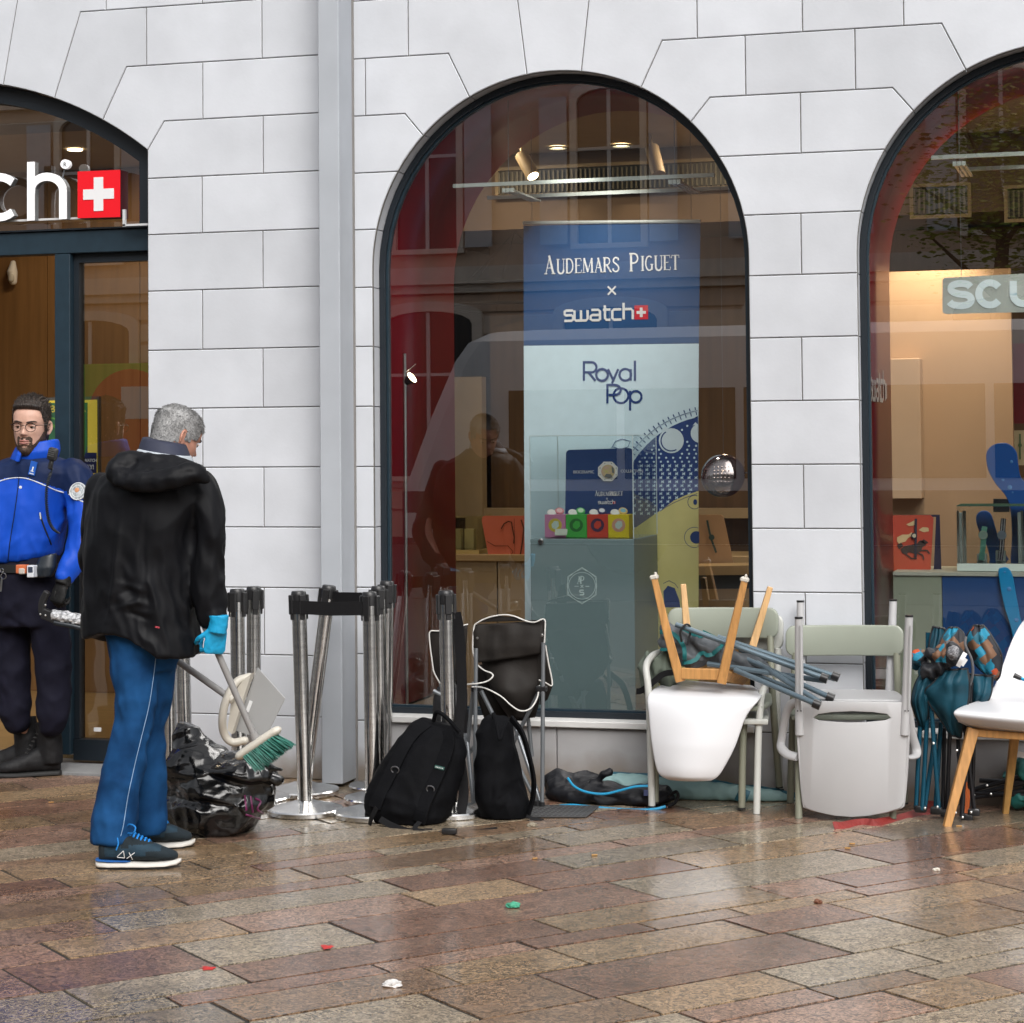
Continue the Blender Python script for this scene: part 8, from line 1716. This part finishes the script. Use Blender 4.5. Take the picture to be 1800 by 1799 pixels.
def clothpart(T, nm, rows, m, wr=.022, seed=0, par=None, edge=True, wk=13):
    mb = sheet(rows, nu=34, sub=6, wr=wr, seed=seed, wk=wk, pl=(.015, 2.2)); L_, R_2, A_, B2 = mb.edges; o = T.part(nm, mb, m, par, smooth=True, solid=.004, ang=180)
    if edge:
        e = MB(); e.tube(A_+R_2[1:]+B2[::-1][1:]+L_[::-1][1:-1], .0052, 6, closed=True); T.part('edging', e, EDG, o, smooth=True)
    return o
clothpart(c1, 'seat_fabric', [((1628, 1166), (1640, 1170), YX-.10, .0), ((1608, 1205), (1642, 1190), YX-.10, .02), ((1603, 1235), (1637, 1220), YX-.10, .03), ((1614, 1270), (1630, 1260), YX-.08, .02), ((1620, 1284), (1626, 1280), YX-.06, 0)], PET, seed=1)
clothpart(c2, 'seat_fabric', [((1660, 1178), (1700, 1176), YX-.13, .02), ((1642, 1200), (1704, 1200), YX-.14, .04), ((1624, 1221), (1702, 1230), YX-.14, .04), ((1645, 1255), (1694, 1262), YX-.13, .03), ((1668, 1290), (1688, 1298), YX-.11, .0)], PET, seed=2)
clothpart(c2, 'seat_fabric', [((1700, 1185), (1745, 1190), YX-.05, .0), ((1700, 1210), (1740, 1225), YX-.05, .03), ((1704, 1235), (1725, 1245), YX-.04, .0)], PET, seed=5)
clothpart(c2, 'back_fabric', [((1712, 1100), (1728, 1100), YX-.02, .0), ((1699, 1122), (1742, 1118), YX-.03, .02), ((1701, 1142), (1760, 1152), YX-.03, .03), ((1716, 1170), (1758, 1185), YX-.02, .02), ((1740, 1192), (1752, 1196), YX, .0)], TRI, seed=3, wr=.010)
clothpart(c1, 'back_fabric', [((1668, 1104), (1682, 1104), YX-.03, .0), ((1656, 1122), (1694, 1116), YX-.04, .02), ((1650, 1142), (1698, 1140), YX-.05, .03), ((1652, 1165), (1692, 1165), YX-.05, .02)], TRI, seed=7, wr=.012)
clothpart(c1, 'back_fabric', [((1640, 1102), (1660, 1106), YX+.02, .0), ((1636, 1120), (1662, 1120), YX+.02, .02), ((1632, 1145), (1655, 1140), YX, .02)], PET, seed=9, wr=.010)
mb = MB(); blobs(mb, [(1645, 1150, 20, 16, .06), (1672, 1150, 22, 22, .06, -.03), (1650, 1172, 18, 16, .06), (1616, 1160, 16, 16, .05, .05), (1632, 1180, 16, 14, .05)], YX-.10); me = remesh(mb, .0055, 2, wob=.006, seed=31, ridge=.020, rs=(20, 20, 8), fine=.010); paint(me, [TRI, EDG, PET], lambda p: 0 if p[2] > P(1650, 1158, YX).z and p[0] < P(1668, 1100, YX).x else (2 if p[0] < P(1622, 1160, YX).x else 1)); cl(c1, 'bunched_fabric', me, None)
mb = MB(); blobs(mb, [(1676, 1148, 12, 13, .045, -.06)], YX-.12); cl(c1, 'mesh_pocket', remesh(mb, .005, 1, ridge=.006, rs=(40, 40, 40)), mat('mesh_pocket', (.10, .10, .11), .5, var=.8, scale=160, col2=(.35, .35, .37)))
mb = MB(); mb.strap(bez([P(1684, 1172, YX-.20), P(1690, 1160, YX-.21), P(1697, 1148, YX-.20)], 4), .018, .003); mb.strap([P(1690, 1170, YX-.205), P(1698, 1158, YX-.205)], .018, .003); c1.part('care_label', mb, WHITEP)
mb = MB(); mb.strap(bez([P(1699, 1375, YX+.02), P(1701, 1400, YX+.0), P(1699, 1432, YX-.02)], 4), .018, .004); c2.part('orange_strap', mb, ORS)
mb = MB(); mb.tube(bez([P(1698, 1120, YX-.10), P(1697, 1135, YX-.12), P(1708, 1160, YX-.14), P(1710, 1185, YX-.14), P(1705, 1205, YX-.13)], 5), .006, 7); c2.part('carry_cord', mb, mat('grey_cord', (.09, .09, .095), .6), smooth=True)
# --- white shell chair at the right edge
ws = Thing('shell_chair', G(1720, 1452), 'white shell chair standing upright on wooden legs, cut by the right picture edge', 'chair')
mb = sheet([((1684, 1268), (1850, 1288), -.50, .02), ((1676, 1253), (1866, 1268), -.53, .03), ((1690, 1243), (1880, 1250), -.45, .0), ((1722, 1231), (1890, 1230), -.32, -.04), ((1744, 1212), (1896, 1200), -.23, -.06), ((1758, 1182), (1900, 1165), -.18, -.07), ((1776, 1132), (1902, 1110), -.13, -.07), ((1794, 1098), (1895, 1072), -.10, -.05), ((1812, 1082), (1880, 1062), -.09, -.02)], nu=22, sub=5); ws.part('shell', mb, SHELL, smooth=True, solid=.009, ang=180, sub=1)
mb = sheet([((1684, 1268), (1850, 1288), -.50, .02), ((1712, 1279), (1848, 1292), -.42, .01), ((1735, 1276), (1860, 1284), -.26, .0)], nu=14, sub=4); ws.part('shell_underside', mb, SHELL, smooth=True, solid=.006)
for k, (l, w) in enumerate((([(1711, 1281, -.46), (1688, 1365, -.50), (1664, 1455, -.545)], .042), ([(1784, 1288, -.26), (1776, 1360, -.22), (1767, 1431, -.19)], .034), ([(1838, 1292, -.48), (1852, 1370, -.51), (1868, 1462, -.545)], .042), ([(1850, 1288, -.26), (1868, 1360, -.22), (1886, 1431, -.19)], .034))):
    q = [P(*p) for p in l]; q[-1] = q[-1]; mb = MB(); mb.strap(q, [w*1.15, w*.95, w*.72], w*.8, (.3, -1, 0)); ws.part('leg', mb, OAK if k % 2 == 0 else mat('beech_shade', (.42, .23, .07), .5, var=.2, scale=5, stretch=(14, 14, 1.2)), bevel=.004)
for a, b in (((1706, 1288, -.46), (1842, 1298, -.48)), ((1712, 1286, -.44), (1784, 1290, -.27)), ((1784, 1290, -.27), (1852, 1290, -.27))): mb = MB(); mb.strap([P(*a), P(*b)], .030, .018, (0, -1, 0)); ws.part('apron_rail', mb, OAK, bevel=.004)
ps = Thing('tent_pole', P(1790, 1190, -.40), 'bright blue metal pole with a black rubber tip lying on the white shell seat', 'pole')
mb = MB(); mb.tube([P(1793, 1192, -.40), P(1840, 1212, -.38)], .0075, 10); ps.part('pole_tube', mb, mat('blue_anodised', (.01, .22, .42), .25, metal=.5, var=.05), smooth=True)
mb = MB(); mb.tube([P(1782, 1187, -.40), P(1795, 1193, -.40)], [.0115, .0095], 12); ps.part('rubber_tip', mb, BLKP, smooth=True)
YV_ = -.10
bk_ = Thing('folded_camping_chair', P(1770, 1405, YV_), 'black and green folded camping chair lying on the ground behind the wooden legs', 'camping chair')
for a, b in (((1712, 1388), (1840, 1352)), ((1716, 1396), (1840, 1366)), ((1712, 1402), (1850, 1384)), ((1722, 1372), (1840, 1378)), ((1710, 1394), (1840, 1400))): rod(bk_, (*a, YV_-.02), (*b, YV_-.06), .0105, TUBK)
for u, v in ((1735, 1381), (1742, 1396), (1712, 1398)): mb = MB(); mb.lathe([(0, .006), (.005, .004), (.006, 0)], P(u, v, YV_-.06), 8, Matrix.Rotation(pi/2, 3, 'X')); bk_.part('rivet', mb, CHR)
mb = MB(); blobs(mb, [(1800, 1350, 26, 26, .08, 0, -30), (1800, 1405, 26, 16, .08), (1768, 1364, 10, 7, .04), (1830, 1380, 30, 40, .09)], YV_); cl(bk_, 'green_fabric', remesh(mb, .0065, 2, wob=.008, ridge=.02, seed=41, rs=(12, 12, 12), post=floorz()), mat('sea_green', (.008, .105, .095), .6, var=.15))
mb = MB(); mb.box(P(1795, 1327, YV_-.10), (.03, .003, .024), Matrix.Rotation(.2, 3, 'Y')); bk_.part('care_label', mb, WHITEP)
# --- red strap and litter
rs_ = Thing('red_strap', G(1510, 1452), 'dark red webbing strap lying flat on the paving below the grey armchair', 'strap')
mb = MB(); q = [G(u, v, .006+.003*sin(k*1.7)) for k, (u, v) in enumerate(((1466, 1455), (1480, 1453), (1500, 1450), (1520, 1449), (1535, 1449), (1550, 1446), (1580, 1440), (1610, 1432), (1632, 1424), (1640, 1405)))]; mb.strap(bez(q, 3), [.055]*28, .003, (0, -.8, .8)); rs_.part('webbing', mb, mat('red_webbing', (.21, .018, .014), .6, var=.2, bump=.15, bscale=150))
def crumple(u, v, r, col, lab, nm, cat, flat_=.5, seed=0, group=None):
    mb = MB(); b = bmesh.new(); bmesh.ops.create_icosphere(b, subdivisions=3, radius=1); g = G(u, v)
    for p in b.verts: k = 1+.5*noise.noise(p.co*1.8+Vector((seed, 0, 0))); p.co = Vector((p.co.x*r*k, p.co.y*r*k, max(0, (p.co.z*.9+.5)*r*flat_*k)))
    mb.bm(b, Matrix.Translation(g)); return single(nm, mb, mat(nm, col, .6, var=.2, scale=40), lab, cat, group, loc=g)
crumple(901, 1595, .024, (.06, .32, .20), 'small mint green crumpled scrap on the paving', 'green_scrap', 'litter', .45, 1); crumple(690, 1734, .028, (.60, .58, .56), 'crumpled white paper tissue on the paving in the foreground', 'paper_tissue', 'litter', .4, 2); crumple(935, 1453, .020, (.22, .19, .14), 'small pebble on the paving in front of the upright backpack', 'pebble', 'stone', .5, 4); crumple(1646, 1530, .014, (.62, .58, .50), 'small white scrap on the paving below the right wooden leg', 'white_scrap', 'litter', .4, 6); crumple(1438, 1588, .014, (.16, .06, .03), 'dried brown leaf curled on the paving, centre right', 'dry_leaf', 'leaf', .7, 9)
BUTT = mat('cigarette_filter', (.40, .22, .07), .7, var=.1); kb0 = None
for u, v, a in ((1686, 1454, .2), (1490, 1493, .1), (1498, 1485, .05), (940, 1511, .9), (1045, 1505, .5), (90, 1412, .4)):
    g = G(u, v)
    lab = {1686: 'yellow cigarette end beside the wooden leg of the right shell chair', 1490: 'cigarette end on the paving, lower one of two side by side', 1498: 'cigarette end on the paving, upper one of two side by side', 940: 'orange cigarette end right of two on the pale slab', 1045: 'cigarette end on the grey slab below the carry bag', 90: 'orange litter scrap behind the man, below the policeman'}[u]
    mb = MB(); d = Vector((cos(a), sin(a), 0))*.011; mb.tube([g+Vector((0, 0, .0036))-d, g+Vector((0, 0, .0036))+d], .0033, 8); single('cigarette_end', mb, BUTT, lab, 'cigarette end', 'cigarette ends on the paving', loc=g)
RP_ = mat('red_paint', (.50, .022, .018), .5, var=.3, scale=60)
for u, v, w_, lab in ((365, 1702, 15, 'bright red paint mark on a dark slab at the lower left'), (575, 1665, 13, 'faint red paint mark on the slab edge left of the centre')):
    mb = MB(); r4 = random.Random(u); n = 18; q = []
    for k in range(n): a = 2*pi*k/n; rr_ = r4.uniform(.5, 1.15); q.append(G(u+w_*cos(a)*rr_, v-4.5*sin(a)*rr_*(1-.3*cos(a)), .0035))
    c0 = sum(q, Vector())/n; mb.add([c0+Vector((0, 0, .0006))]+q, [(0, 1+k, 1+(k+1) % n) for k in range(n)]); single('paint_mark', mb, RP_, lab, 'paint mark', loc=G(u, v))
